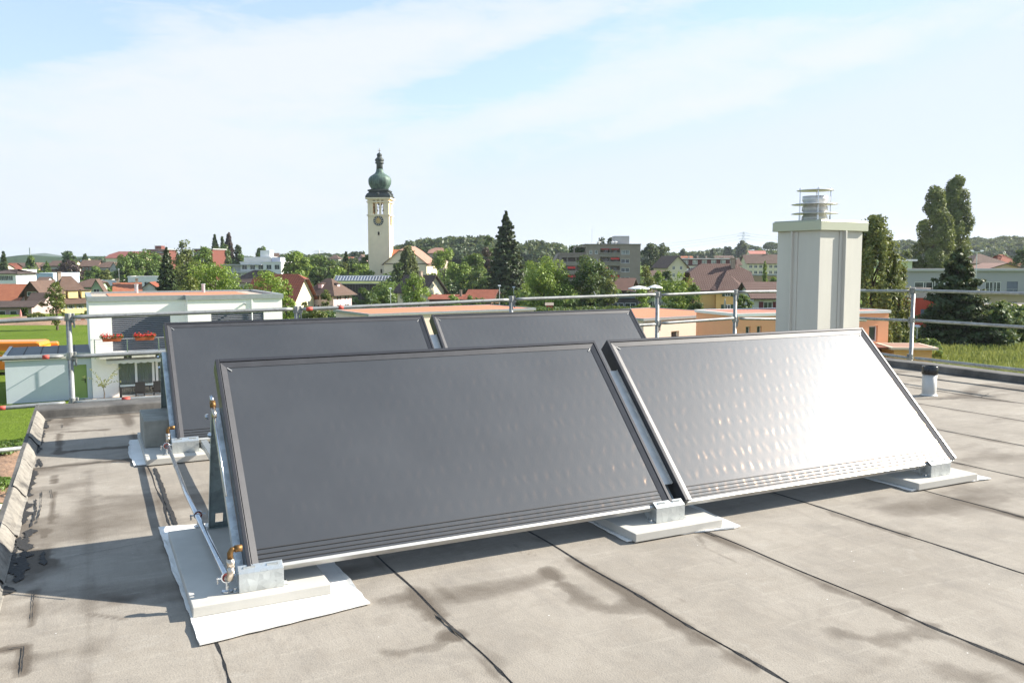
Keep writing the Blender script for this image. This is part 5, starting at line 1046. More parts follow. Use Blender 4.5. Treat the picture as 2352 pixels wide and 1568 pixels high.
for (x, y, ax) in ((w_ * .42, 1.0, 0), (w_ - 1.2, d_ * .5, 1)):
    q = MB()
    if ax == 0: q.box(x - .6, x + .6, y, y + 1.6, e + .9, e + 2.1); dm = q.build('dormer', WP, t); window(dm, (0, y, 0), (1, 0, 0), (0, 1, 0), (x - .35, e + 1.0, .7, .9), .04, 'cross'); q = MB(); q.box(x - .9, x + .9, y - .35, y + 2.2, e + 2.1, e + 2.28); q.build('dormer_roof', RB, dm)
    else: q.box(x - 1.6, x, y - .6, y + .6, e + .9, e + 2.1); dm = q.build('dormer', WP, t); window(dm, (x, 0, 0), (0, 1, 0), (-1, 0, 0), (y - .35, e + 1.0, .7, .9), .04, 'cross'); q = MB(); q.box(x - 2.2, x + .35, y - .9, y + .9, e + 2.1, e + 2.28); q.build('dormer_roof', RB, dm)
# solar shed
t, w_, d_, e, r, ro = B('timber_hall', 'long dark timber hall with a row of solar panels along its green roof', 762, 907, 285, 1, 12, 650, 'gx', 634.5, M['wood_dark'], mat('mossy_roof', (.16, .19, .07), 1, .25, .6), .4, front=None, trim=M['zinc'], cat='hall')
sl = (r - e) / (d_ / 2); q = MB(); q.hexa([(w_ * .01, 1.9, e + 1.9 * sl + .02), (w_ * .99, 1.9, e + 1.9 * sl + .02), (w_ * .99, 5.8, e + 5.8 * sl + .02), (w_ * .01, 5.8, e + 5.8 * sl + .02), (w_ * .01, 1.9, e + 1.9 * sl + .08), (w_ * .99, 1.9, e + 1.9 * sl + .08), (w_ * .99, 5.8, e + 5.8 * sl + .08), (w_ * .01, 5.8, e + 5.8 * sl + .08)]); q.build('panel_mounting', M['whitepaint'], ro); q = MB(); n = 20
for i in range(n):
    x0 = w_ * (.02 + .96 * i / n); x1 = x0 + w_ * .96 / n - .3; y0, y1 = 2.1, 5.6; q.hexa([(x0, y0, e + y0 * sl + .1), (x1, y0, e + y0 * sl + .1), (x1, y1, e + y1 * sl + .1), (x0, y1, e + y1 * sl + .1), (x0, y0, e + y0 * sl + .2), (x1, y0, e + y0 * sl + .2), (x1, y1, e + y1 * sl + .2), (x0, y1, e + y1 * sl + .2)])
    q.build('solar_panel', mat('grey_blue_pv', (.06, .07, .10), .25, .2, .4), ro); q = MB()
q.box(0, w_, 1.4, 1.9, e + 1.9 * sl, e + 1.9 * sl + .2); q.box(0, w_, 5.8, 6.1, r - .1, r + .25); q.build('roof_flashing', M['whitepaint'], ro)
q = MB()
for i in range(22): q.box(w_ * i / 22, w_ * i / 22 + .18, -.08, -.005, 0, e - .3)
q.build('wall_battens', mat('grey_timber_post', (.13, .11, .09), .9, .2, 2), t)
B('house', 'small yellow house with stepped flat tops left of the pink house roof', 722, 742, 330, -4, 7, 626, 'flat', None, WY, M['gravel'], .2, front=[(1, 1.2, [.3, .7], 1., 'plain')], trim=WW)
B('house', 'white two storey house with brown hipped roof near the skyline', 756, 779, 600, -6, 8, 593, 'gx', 585.5, WW, RB, .8, 0, 2.6, front=rows(2, .9, 2.6, 1.3, lin(.18, .82, 4), .9, 'plain'))
B('house', 'pink gabled house with red shutters near the skyline left of the tower', 822, 838, 560, -8, 8, 593.5, 'gy', 584, mat('rose_render', (.66, .46, .44), .9, .05, .6), RB, .5, front=rows(3, -1.0, 2.3, 1.1, [.25, .5, .75], .8, 'plain', SHR))
B('house', 'small green and white house near the skyline between conifer and pink gable', 797, 811, 620, -6, 8, 595, 'gx', 590, WGr, RO, .5)
t, w_, d_, e, r, ro = B('house', 'cream house with bright white gable and slate brown roof below the church', 912, 975, 232, -34, 8.2, 664, 'gx', 631, WC, RD, 1.0, 1, 0, front=rows(2, 1.0, 2.8, 1.5, [.2, .8], 1.0, 'cross', SHW), right=rows(3, -1.9, 2.9, 1.4, [.33, .67], .75, 'cross', SHW), base=-12.8, chimneys=[(.62, .35, .9, .8)])
B('shed', 'red tiled shed roof between the cream house and the green bushes', 985, 1068, 205, -3, 7, 686, 'gx', 676, BRED, RR, .4, chimneys=[(.86, .3, 1.0, .5)]); B('shed', 'dark red tiled shed in front of the tall spruce', 1072, 1128, 182, -12, 8, 684, 'gx', 664.5, WTi, RR, .8)
B('house', 'small house with pale red roof beside the church, under the wooded hill', 985, 1020, 420, -8, 10, 580, 'gx', 569, mat('pale_brown_render', (.4, .3, .25)), RP, .6, .5, 2, base=-3)
# --- grey concrete apartment block
ap = thing('apartment_block', 'big grey brown concrete apartment block with stacked balconies and red awnings', 'apartment block', (0, 0, 0), 0)
aY = 275.; O = at(1344.5, 603, aY); zb = g(O[0], O[1]) - .5; ar = R(3); ap.location = (O[0], O[1], zb); ap.rotation_euler = (0, 0, ar)
def axp(px): k = (px - CX) / F; return (k * aY - O[0]) / (cos(ar) - k * sin(ar))
az2 = lambda y: zat(1400, y, aY) - zb
W1 = axp(1470); T1 = az2(562.5); fl = 20 / F * aY; bx0, bx1 = axp(1378), axp(1423); fz = [T1 - .6 - fl * (i + 1) for i in range(6)]
q = MB(); ops = []
for z_ in fz: ops.append((bx0, z_ + .0, bx1 - bx0, fl - .55))
wops = [(axp(1425.5), z_ + .35, axp(1445) - axp(1425.5), 1.35) for z_ in fz]; sops = [(axp(a), z_ + .5, .85, 1.2) for z_ in fz for a in (1353.5, 1366)]
wall_cells(q, (0, 0, 0), (1, 0, 0), None, W1, T1, ops, (0, 1, 0), 1.9); q.f; 
q2 = MB(); wall_cells(q2, (0, 0, 0), (1, 0, 0), None, W1, T1, ops + wops + sops, (0, 1, 0), .15)
q2.box(bx0, bx1, 1.9, 2.0, 0, T1 - .5); q2.box(bx0 - .02, bx0, .15, 1.9, 0, T1 - .5); q2.box(bx1, bx1 + .02, .15, 1.9, 0, T1 - .5)
for z_ in fz: q2.box(bx0, bx1, .15, 1.9, z_ - .25, z_ - .01)
q2.box(bx0, bx1, .15, 1.9, T1 - .75, T1 - .5)
wall_cells(q2, (W1, 0, 0), (0, 1, 0), None, 13, T1, [(3.2, z_ + .3, 1.2, 1.4) for z_ in fz], (-1, 0, 0), .15); wall_cells(q2, (0, 13, 0), (0, -1, 0), None, 13, T1, [], (1, 0, 0), .1); wall_cells(q2, (W1, 13, 0), (-1, 0, 0), None, W1, T1, [], (0, -1, 0), .1)
q2.build('wall', WG, ap)
for z_ in fz:
    for o_ in wops[fz.index(z_):fz.index(z_) + 1]: window(ap, (0, 0, 0), (1, 0, 0), (0, 1, 0), o_, .15, 'double', M['whitepaint'], M['glass_l'] if z_ > fz[0] - .1 else M['glass'])
    window(ap, (W1, 0, 0), (0, 1, 0), (-1, 0, 0), (3.2, z_ + .3, 1.2, 1.4), .15, 'plain')
    for a in (1353.5, 1366): window(ap, (0, 0, 0), (1, 0, 0), (0, 1, 0), (axp(a), z_ + .5, .85, 1.2), .15, 'plain', M['whitepaint'], M['glass_l'])
    q = MB(); q.box(bx0 - .1, bx1 + .1, -.25, .0 - .002, z_ - .3, z_ + .95); q.box(bx0 - .1, bx1 + .1, -.45, -.251, z_ + .62, z_ + .95); q.build('balcony_front', mat('pale_concrete_band', (.27, .24, .20), .9, .1, 1), ap)
    q = MB(); q.box((bx0 + bx1) / 2 - .1, (bx0 + bx1) / 2 + .1, 0, 1.88, z_, z_ + fl - .56); q.build('balcony_divider', mat('pale_concrete_band', (.3, .3, .3)), ap)
    q = MB(); q.box(bx0 + 1.6, bx0 + 2.9, 1.82, 1.89, z_, z_ + 2.0); q.build('balcony_door', M['glass'], ap); q = MB(); q.box(bx0 + 3.0, bx0 + 4.0, 1.80, 1.86, z_, z_ + 2.0); q.build('curtain', M['curtain'], ap); q = MB(); q.box(bx1 - 1.6, bx1 - .7, 1.80, 1.86, z_ + .9, z_ + 2.0); q.build('window', M['glass_l'], ap)
redA = mat('scarlet_awning', (.65, .06, .04), .8, .1, 2)
for (i, a, b_) in ((0, .05, .45), (0, .55, .95), (1, .53, .97), (2, .05, .4), (3, .05, .47), (3, .53, .97), (4, .5, .97)):
    q = MB(); zt = fz[i] + fl - .62; h_ = .25 if i == 0 else .62; x0, x1 = bx0 + (bx1 - bx0) * a, bx0 + (bx1 - bx0) * b_; q.hexa([(x0, -.5, zt - h_), (x1, -.5, zt - h_), (x1, .3, zt - .08), (x0, .3, zt - .08), (x0, -.5, zt - h_ + .06), (x1, -.5, zt - h_ + .06), (x1, .3, zt), (x0, .3, zt)]); q.build('awning', redA, ap)
q = MB(); q.box(-.15, W1 + .15, -.3, 13.2, T1 + .002, T1 + .35); q.build('roof_edge', mat('pale_concrete_band', (.3, .3, .3)), ap)
q = MB(); q.box(axp(1414), axp(1448), 3, 8, T1 + .35, T1 + .35 + 2.6); q.build('roof_hut', WGy, ap)
for x in (1377, 1416, 1409): q = MB(); q.lathe([(.35, 0), (.35, .5), (.6, .52), (.6, .75), (0, .95)], (axp(x), 2.5, T1 + .35), 10); q.build('roof_vent', M['whitepaint'], ap)
q = MB(); q.tube([(axp(1361), 2, T1 + .3), (axp(1361), 2, T1 + 5.6)], [.08, .04], 5); q.build('aerial', M['whitepaint'], ap)
lw0 = axp(1268); TL = az2(583.5); q = MB(); b1, b2 = axp(1290), axp(1344)
fz2 = [TL - .5 - fl * (i + 1) for i in range(4)]
wall_cells(q, (axp(1283), .3, 0), (1, 0, 0), None, -axp(1283) - .01, TL, [(axp(1291) - axp(1283), z_, -axp(1291) - .6, fl - .55) for z_ in fz2], (0, 1, 0), 1.8); q.box(axp(1283), -.01, 2.15, 2.3, 0, TL - .3); q.hexa([(lw0, 1, 0), (axp(1283) - .01, 1, 0), (axp(1283) - .01, 9, 0), (lw0, 9, 0), (lw0, 1, TL - 4), (axp(1283) - .01, 1, TL), (axp(1283) - .01, 9, TL), (lw0, 9, TL - 4)])
q.box(axp(1285) , -.01, .1, 9, TL, TL + .45); q.build('side_wing', mat('rosy_concrete', (.27, .22, .19), .9, .12, .7), ap)
for i, z_ in enumerate(fz2):
    q = MB(); q.box(axp(1290), -.3, .0, .29, z_ - .3, z_ + .95); q.build('balcony_front', mat('pale_concrete_band', (.3, .3, .3)), ap)
    for f in (1302, 1322, 1339): q = MB(); q.box(axp(f), axp(f) + .25, .31, 2.1, z_, z_ + fl - .56); q.build('balcony_divider', WG, ap)
    if i in (1, 2): q = MB(); zt = z_ + fl - .62; q.hexa([(axp(1303.5), -.5, zt - .7), (axp(1321), -.5, zt - .7), (axp(1321), .3, zt - .1), (axp(1303.5), .3, zt - .1), (axp(1303.5), -.5, zt - .64), (axp(1321), -.5, zt - .64), (axp(1321), .3, zt - .02), (axp(1303.5), .3, zt - .02)]); q.build('awning', redA, ap)
q = MB(); q.box(axp(1316), -.01, -.1, 7, T1 - .75, T1 - .25); q.box(axp(1317), axp(1317) + .4, .1, .5, TL + .45, T1 - .76); q.box(axp(1330), -.02, 5, 5.2, TL + .45, T1 - .76); q.build('roof_pergola', WG, ap)
n = 700; cs = np.stack([rng.uniform(axp(1308), -.4, n), rng.uniform(.2, 2, n), TL + .4 + rng.random(n) ** .8 * (1.6 + .9 * np.sin(np.linspace(0, 9, n)))], 1); v_, f_ = leafquads(cs, .3); npmesh('terrace_plants', v_, f_, LF['dark'], ap)
# --- right quarter
t, w_, d_, e, r, ro = B('chalet', 'dark timber chalet with low brown gable roof below the concrete block', 1380, 1440, 200, -18, 9, 660, 'gx', 638, WTi, mat('rust_brown_roof', (.13, .065, .045), .9, .12, .6), 1.3, front=[(1.0, 1.4, [.3], 1.4, 'plain')])
t, w_, d_, e, r, ro = B('pavilion_hall', 'pale green low hall with shallow brown roof and a row of tall windows', 1488, 1545, 158, 12, 10, 677, 'gx', 664, WGr, RD, .9, .5, 3, front=[(1.2, 2.6, lin(.08, .92, 7), 1.0, 'double')], base=-9); B('shop', 'low building with blue fascia and dark openings in front of the chalet', 1392, 1486, 150, 2, 9, 684, 'flat', None, mat('dark_shopfront', (.09, .08, .08), .7, .2, 1), M['gravel'], .6, front=[(.9, 2, [.12, .3, .6], 2.0, 'double')], trim=mat('blue_grey_fascia', (.20, .26, .30), .6, .05, 1))
t, w_, d_, e, r, ro = B('long_apartment_house', 'long white apartment house with brown roof and a red and white attic band', 1549, 1700, 360, -1.5, 12, 608, 'gx', 592.5, WW, RB, .6, front=rows(3, 1.2, 2.8, 1.7, lin(.26, .42, 3), 2.8, 'triple') + rows(3, 1.2, 2.8, 1.4, [.07], 1.6, 'blind'), chimneys=[(x, .5, .7, .6) for x in lin(.12, .92, 7)])
q = MB(); q.box(w_ * .1, w_ * .93, -.1, 5, e - .2, e + 2.3); at_ = q.build('attic_band', mat('wine_red_cladding', (.10, .02, .02), .7, .1, 1), t); q = MB(); q.box(w_ * .09, w_ * .94, -.7, 5.4, e + 2.31, e + 2.6); q.build('attic_roof', M['whitepaint'], at_)
for fx in lin(.17, .87, 6): window(at_, (0, -.1, 0), (1, 0, 0), (0, 1, 0), (fx * w_ - 1.0, e + .1, 2.0, 1.8), -.05, 'triple', M['whitepaint'], M['glass_l'])
for i in range(3): q = MB(); q.box(w_ * .21, w_ * .5, -1.3, -.01, e - 4.1 - i * 2.8, e - 3.0 - i * 2.8); q.build('balcony', M['whitepaint'], t)
B('apartment_house', 'cream apartment house with brown roof between the yellow house and the chimney', 1716, 1800, 410, -2, 14, 603, 'gx', 584.5, WC, RB, .8, .9, 1, front=rows(3, 1.1, 2.8, 1.5, lin(.1, .9, 7), 1.5, 'cross'), chimneys=[(.62, .5, .8, .7)])
B('farm_building', 'farm building with salmon red roof on the skyline left of the chimney', 1722, 1758, 640, -2, 12, 583, 'gx', 576, WC, mat('salmon_roof', (.42, .16, .12), .8, .1, .5), .4); B('farm_building', 'low grey roofed farm building on the skyline above the long white house', 1642, 1684, 700, -2, 12, 592, 'gx', 587, WC, RB, .4); B('house', 'brown roofed cottage on the skyline right of the concrete block', 1560, 1590, 640, 0, 10, 592, 'gx', 588, WC, RO, .4)
B('house', 'cream gable end with brown roof right of the concrete block', 1535, 1576, 330, 14, 14, 610, 'gy', 587, WC, RB, .9, front=rows(2, .2, 2.8, 1.3, [.3, .7], 1.1)); B('house', 'low house with weathered roof tucked between the young trees', 1502, 1534, 300, 6, 10, 634, 'gx', 621, WGy, RB, .6, front=rows(2, 1, 2.6, 1.4, [.3, .7], 1.3))
t, w_, d_, e, r, ro = B('yellow_house', 'ochre yellow house with large speckled brown tiled roof and green shutters', 1606, 1722, 158, 2, 9.5, 655.5, 'gx', 605.5, WO, RG, 1.1, .6, 1.6, front=[(.75, 1.15, [.52], 1.0, 'double', SHG), (3.55, 2.0, [.52], 1.15, 'double', SHG)], right=rows(2, .8, 2.9, 1.3, [.4], 1., 'cross', SHG), chimneys=[(.78, .42, .9, .75)], base=-8.9)
q = MB(); sl = (r - e) / (d_ / 2); a0, a1 = w_ * .30, w_ * .84; am = (a0 + a1) / 2 + .3
ya = 2.6 / sl - .9; yb = -1.9; zb2 = e - 1.25 * sl + .05; q.face([(a0, yb, zb2), (a1, yb, zb2), (am, ya, e + 2.6)]); q.face([(a0, yb, zb2), (am, ya, e + 2.6), (am, ya + 1.2, e + 2.75), (a0 - .9, -.9, e - .9 * sl + .05)]); q.face([(a1, yb, zb2), (a1 + .9, -.9, e - .9 * sl + .05), (am, ya + 1.2, e + 2.75), (am, ya, e + 2.6)]); q.build('gable_roof', RG, ro)
q = MB(); q.box(w_ * .32, w_ * .72, -.8, -.01, 0, e - .85); q.build('bay', WO, t)
for (zz, h_, w2) in ((e - 2.0, 1.15, 1.0), (e - 5.5, 2.0, 1.15)): window(t, (0, -.85, 0), (1, 0, 0), (0, 1, 0), (w_ * .54 - w2 / 2, zz, w2, h_), -.02, 'double', M['whitepaint'], None, SHG)
q = MB(); q.box(.1, w_ * .31, -1.6, -.9, e - 5.2, e - 4.2); q.build('balcony', SHW, t); q = MB(); q.box(w_ * .1, w_ * .8, -3.6, -1.7, 0, e - 4.9); q.build('terrace_wall', WGy, t)
t, w_, d_, e, r, ro = B('house', 'white house with wine red shutters and speckled roof beside the chimney', 1734, 1830, 140, 3, 8, 679, 'gx', 647, mat('off_white_render', (.60, .58, .52), .9, .05, .6), RG, .8, front=[(1.0, 1.5, [.33], 1.5, 'double', SHR), (1.0, 1.5, [.8], 1.5, 'double', SHR)], base=-8.2)
B('garage_block', 'ochre flat wall behind the white house with wine red shutters', 1728, 1800, 250, 0, 8, 633, 'flat', None, mat('dull_ochre', (.38, .27, .17), .9, .1, .6), M['gravel'], .2)
# near single-storey buildings
def low(name, lab, p0, p1, depth, wall, roofm, z_top, base, front=None, right=None, left=None, rev=.3, trim=None, ov=.18, gm=None):
    """p0,p1 = photo points of the front roof edge; their height z_top fixes the distance"""
    def dist(px, py): d = ray(px, py); return (z_top - EYE) / d[2] * d[1]
    Y0, Y1 = dist(*p0), dist(*p1); a = at(p0[0], 603, Y0); b_ = at(p1[0], 603, Y1); rot = math.degrees(math.atan2(b_[1] - a[1], b_[0] - a[0]))
    t = building(name, lab, p0[0], p1[0], Y0, rot, depth, p0[1], 'flat', None, wall, roofm, ov, front=front, right=right, left=left, rev=rev, base=base, trim=trim or M['zinc'], parapet=.10, gm=gm)
    return t, rot
t, _ = low('cream_bungalow', 'peach cream flat roofed building with orange gravel roof and small square windows', (1480, 737), (1706, 724), 11.5, WCr, M['orange_gravel'], -3.4, -6.9, front=[(1.0, 1.15, [.30, .715], .95, 'plain'), ], rev=.35)
t, _ = low('orange_roof_building', 'flat building with wide orange gravel roof behind the back row of collectors', (847, 726), (1226, 712), 8.4, WCr, M['orange_gravel'], -3.4, -6.9)
t, _ = low('orange_bungalow', 'bright orange rendered bungalow passing behind the chimney', (1698, 727), (2043, 718.5), 6, WOr, mat('reddish_roof_gravel', (.45, .16, .11), 1, .2, 6), -2.7, -6.8, front=[(.75, 1.15, [.065, .135], .42, 'plain'), (1.0, 1.25, [.895], .85, 'plain')], rev=.3, trim=M['whitepaint'], ov=.12)
t, w_, d_, e, r, ro = B('garden_shed', 'honey coloured timber shed with flat overhanging roof right of the shining collector', 2062, 2146, 64, -6, 3.2, 802, 'flat', None, mat('honey_timber', (.80, .42, .15), .7, .12, 2, stretch=(1, 1, 9)), mat('brown_roof_felt', (.30, .17, .12), .9, .1, 2), .35, base=-6.75, trim=mat('pale_shed_fascia', (.72, .55, .42), .6, .05, 2), cat='shed', parapet=.05)
q = MB(); q.box(-1.6, -.01, .2, 3.1, e - .001, e + .12); q.box(-1.6, -1.5, .2, .3, 0, e - .01); q.box(-1.4, -.01, 2.9, 3.0, 0, e - .01); q.build('open_porch', mat('honey_timber_dark', (.20, .06, .03), .7, .12, 2), t)
t, w_, d_, e, r, ro = B('long_flat_block', 'long beige two storey block with grey attic storey and flat roof at the right', 2084, 2480, 150, -2, 11, 622.5, 'flat', None, WBe, M['gravel'], .5, front=[(1.9, 1.95, [.10, .165], 3.2, 'double'), (1.9, 1.95, [.245, .30, .48, .52], 1.5, 'double'), (1.85, 2.1, [.61, .80], 1.9, 'blind'), (5.4, .9, [.61, .78, .90], 1.9, 'blind'), (5.4, .9, [.47], 1.6, 'plain')], base=-8.9, trim=WGy, gm=None)
q = MB(); q.box(-.05, w_ + .05, -.06, -.012, e - 3.7, e - .01)
q = MB(); q.box(-.3, w_ + .3, -.7, -.01, e - 4.1, e - 3.95); q.build('floor_slab', WBe, t); q = MB(); q.box(-.3, w_, -.72, -.66, e - 3.2, e - 3.12); [q.box(k, k + .05, -.71, -.67, e - 3.95, e - 3.2) for k in np.arange(0, w_, 1.5)]; q.build('railing', M['zinc'], t)
m, nt, N, L, b = nodes('beige_and_grey_render'); s_ = N.new('ShaderNodeSeparateXYZ'); v = coords(N, L); L.new(v, s_.inputs[0]); k_ = mth(N, L, 'GREATER_THAN', s_.outputs[2], e - 3.95)
L.new(mix(N, L, mix(N, L, (.46, .37, .24), (.42, .33, .21), noise(N, L, .6, 4, .6, v)), (.36, .355, .36), k_), b.inputs['Base Color']); setin(b, Roughness=.9)
for ch in t.children:
    if ch.name.startswith('wall'): ch.data.materials[0] = m
B('red_house', 'coral red cube shaped house partly hidden by the broad spruce', 2096, 2170, 98, -3, 6.5, 684, 'flat', None, WRd, M['gravel'], .05, front=[(1.3, 1.55, [.55], 1.9, 'blind'), (4.6, 1.9, [.5], 1.6, 'plain')], left=None, base=-6.9, trim=mat('beige_fascia', (.5, .42, .36)), parapet=.9)
B('school', 'pale green school block with window bands behind the weeping birch', 2034, 2092, 172, -24, 16, 600, 'flat', None, WGr, M['orange_gravel'], .9, front=rows(3, 1.6, 3.0, 1.8, lin(.1, .9, 6), 1.3, 'triple'), right=rows(3, 1.6, 3.0, 1.8, lin(.1, .9, 5), 1.5, 'triple'), base=-10, trim=M['whitepaint'])
B('pink_apartment_house', 'pale pink apartment house with brown hipped roof behind the long flat block', 2236, 2303, 250, -2, 12, 602, 'gx', 583, mat('salmon_render', (.66, .48, .40), .9, .05, .6), RB, .9, 0, 4, front=rows(2, 1.2, 2.8, 1.5, [.1, .42, .75], 1.4, 'cross')); B('house', 'red roofed house right of the pale pink apartment house', 2296, 2340, 262, -2, 12, 605, 'gx', 584.5, mat('salmon_render', (.66, .48, .40)), RR, .7, .0, 4)
B('house', 'low pinkish gable roof peeping above the flat block roof', 2270, 2345, 200, 0, 9, 616, 'gy', 604, mat('salmon_render', (.66, .48, .40)), mat('pink_brown_roof', (.30, .17, .13), .9, .1, .5), .8); B('house', 'white gable with brown roof hidden behind the poplars', 2190, 2225, 300, 0, 10, 585, 'gy', 573, WW, RB, .8)
B('shed', 'low shed with grey flat roof behind the small spruce', 2225, 2460, 105, 2, 6, 709, 'flat', None, mat('dull_red_shed', (.25, .10, .08), .9, .1, 1), M['gravel'], .3, base=-7, trim=WGy)
# ================================================================== TREES
def crown(kind, W_, Z0, H, n, leaf, seed):
    """returns leaf quad mesh arrays, crown between heights Z0 and H, radius W_/2"""
    rg = np.random.default_rng(seed); Rr = W_ / 2; Hc = H - Z0
    def sph(k): a = rg.normal(size=(k, 3)); return a / np.linalg.norm(a, axis=1)[:, None]
    if kind in ('round', 'oval', 'loose', 'bush'):
        K = {'round': 46, 'oval': 40, 'loose': 64, 'bush': 22}[kind]
        d = sph(K); rad = (.35 if kind == 'loose' else .5) + (.57 if kind == 'loose' else .42) * rg.random(K) ** .7; wob = 1 + .16 * rg.normal(size=K)
        if kind == 'loose': wob = 1 + .13 * rg.normal(size=K)
        tall = Hc > 1.45 * W_
        if tall: d[:, 2] = rg.uniform(-1, 1, K); aa = rg.uniform(0, 6.28, K); hr = np.sqrt(np.clip(1 - d[:, 2] ** 2, .03, 1)); d[:, 0] = np.cos(aa) * hr; d[:, 1] = np.sin(aa) * hr
        zf = d[:, 2] * (rad if not tall else .97) * (wob if not tall else 1); prof = np.where(zf > 0, np.sqrt(np.clip(1 - np.abs(zf) ** (2.4 if kind == 'round' else 1.5), .05, 1)), 1) if kind != 'bush' else 1
        cc = np.stack([d[:, 0] * rad * wob * Rr * .96, d[:, 1] * rad * wob * Rr * .96, Z0 + Hc * (.46 + .5 * np.clip(zf, -.9, .98))], 1)
        cr = sqrt(Rr * (Rr + Hc / 2) / 2) * (.29 if kind != 'loose' else .25) * (.7 + .6 * rg.random(K)); per = max(6, n // K); out = []; nr_ = []
        for c, r_ in zip(cc, cr):
            s_ = sph(per); rr = r_ * (.55 + .5 * rg.random((per, 1))); p = c + s_ * rr * np.array((1.1, 1.1, .85)); out.append(p); nr_.append(s_ + (p - np.array((0, 0, Z0 + Hc * .4))) / Rr * .5 + (0, 0, .25))
        cs = np.concatenate(out); nm = np.concatenate(nr_); lim = cc
    elif kind in ('spruce', 'cone', 'fir'):
        L_ = int(max(11, min(34, Hc / (.45 if kind != 'cone' else .8)))); out = []; nr_ = []; lim = []
        for i in range(L_):
            f = i / (L_ - 1); z = Z0 + Hc * (f * .97); r_ = Rr * ((1 - f) ** (.66 if kind == 'spruce' else .62)) * (.86 + .28 * rg.random()) + .12; nb = int(7 + 9 * (1 - f)); tot_ = sum((1 - k / (L_ - 1)) ** .9 + .12 for k in range(L_)); per = max(4, int(n * ((1 - f) ** .9 + .12) / tot_ / nb))
            a0 = rg.random() * 6
            for b_ in range(nb):
                a = a0 + b_ * 2 * pi / nb + rg.normal() * .15; rl = r_ * (.72 + .42 * rg.random()); t_ = rg.random(per) ** .6; dro = -.32 * rl if kind == 'spruce' else -.12 * rl
                px = np.cos(a) * rl * t_; py = np.sin(a) * rl * t_; pz = z + rg.normal() * .42 * Hc / L_ + dro * t_ ** 1.0 + .22 * rl * np.clip(t_ - .7, 0, 1) * 2
                sp_ = (.10 + .16 * (1 - t_)) * rl + .05; lat = rg.normal(size=per) * sp_ * .8
                p = np.stack([px - np.sin(a) * lat, py + np.cos(a) * lat, pz + rg.normal(size=per) * .22 * Hc / L_ - np.abs(lat) * .25], 1); out.append(p); nr_.append(np.tile((np.cos(a) * .7, np.sin(a) * .7, .9), (per, 1)))
        cs = np.concatenate(out); nm = np.concatenate(nr_)
    elif kind == 'poplar':
        K = 95; out = []; nr_ = []
        for k in range(K):
            f = (k + rg.random()) / K; r_ = Rr * np.clip((1 - (f ** 5)) * (.6 + .4 * min(1, f * 4 + .3)), .25, 1); a = rg.random() * 6.28; q_ = .25 + .65 * rg.random() ** .6; c = np.array((cos(a) * r_ * q_, sin(a) * r_ * q_, Z0 + Hc * f)); hh_ = Hc * .05 * (.7 + .7 * rg.random()); per = n // K
            s_ = sph(per); p = c + s_ * np.array((Rr * .36, Rr * .36, hh_ * 1.15)) * (.6 + .45 * rg.random((per, 1))); out.append(p); nr_.append(s_ + np.array((cos(a), sin(a), .2)) * .6)
        cs = np.concatenate(out); nm = np.concatenate(nr_)
    elif kind == 'weeping':
        K = 150; out = []; nr_ = []
        for k in range(K):
            f = rg.random() ** .8; a = rg.random() * 6.28; r_ = Rr * np.clip(sqrt(max(.02, 1 - f ** 1.9)), .1, 1) * (.35 + .68 * rg.random() ** .6); z = Z0 + Hc * (.15 + .85 * f); ln = Hc * (.12 + .16 * rg.random()); per = n // K
            t_ = rg.random(per); p = np.stack([np.cos(a) * r_ * (1 + .05 * t_) + rg.normal(size=per) * .16 * (1.3 - t_), np.sin(a) * r_ + rg.normal(size=per) * .16 * (1.3 - t_), z - ln * t_], 1); p[:, 2] += np.where(t_ < .12, rg.random(per) * .5, 0); out.append(p); nr_.append(np.tile((np.cos(a), np.sin(a), .25), (per, 1)))
        cs = np.concatenate(out); nm = np.concatenate(nr_)
    sz = leaf
    zt = np.percentile(cs[:, 2], 98.3 if kind == 'poplar' else 99.7); cs[:, 2] = Z0 + (cs[:, 2] - Z0) * (H - Z0) / (zt - Z0)
    rr_ = np.percentile(np.abs(cs[:, 0]), 98.5); cs[:, :2] *= (Rr * .98) / max(rr_, .1)
    n_ = len(cs); nm = nm / (np.linalg.norm(nm, axis=1)[:, None] + 1e-9); a = nm + rg.normal(size=(n_, 3)) * .55; a /= np.linalg.norm(a, axis=1)[:, None]
    b_ = np.cross(a, rg.normal(size=(n_, 3))); b_ /= np.linalg.norm(b_, axis=1)[:, None] + 1e-9; c = np.cross(a, b_); s_ = sz * (.6 + .8 * rg.random((n_, 1)))
    v = np.stack([cs - b_ * s_, cs - c * s_ * .6, cs + b_ * s_, cs + c * s_ * .6], 1).reshape(-1, 3)
    return v, np.arange(4 * n_).reshape(n_, 4)
TS = [0]
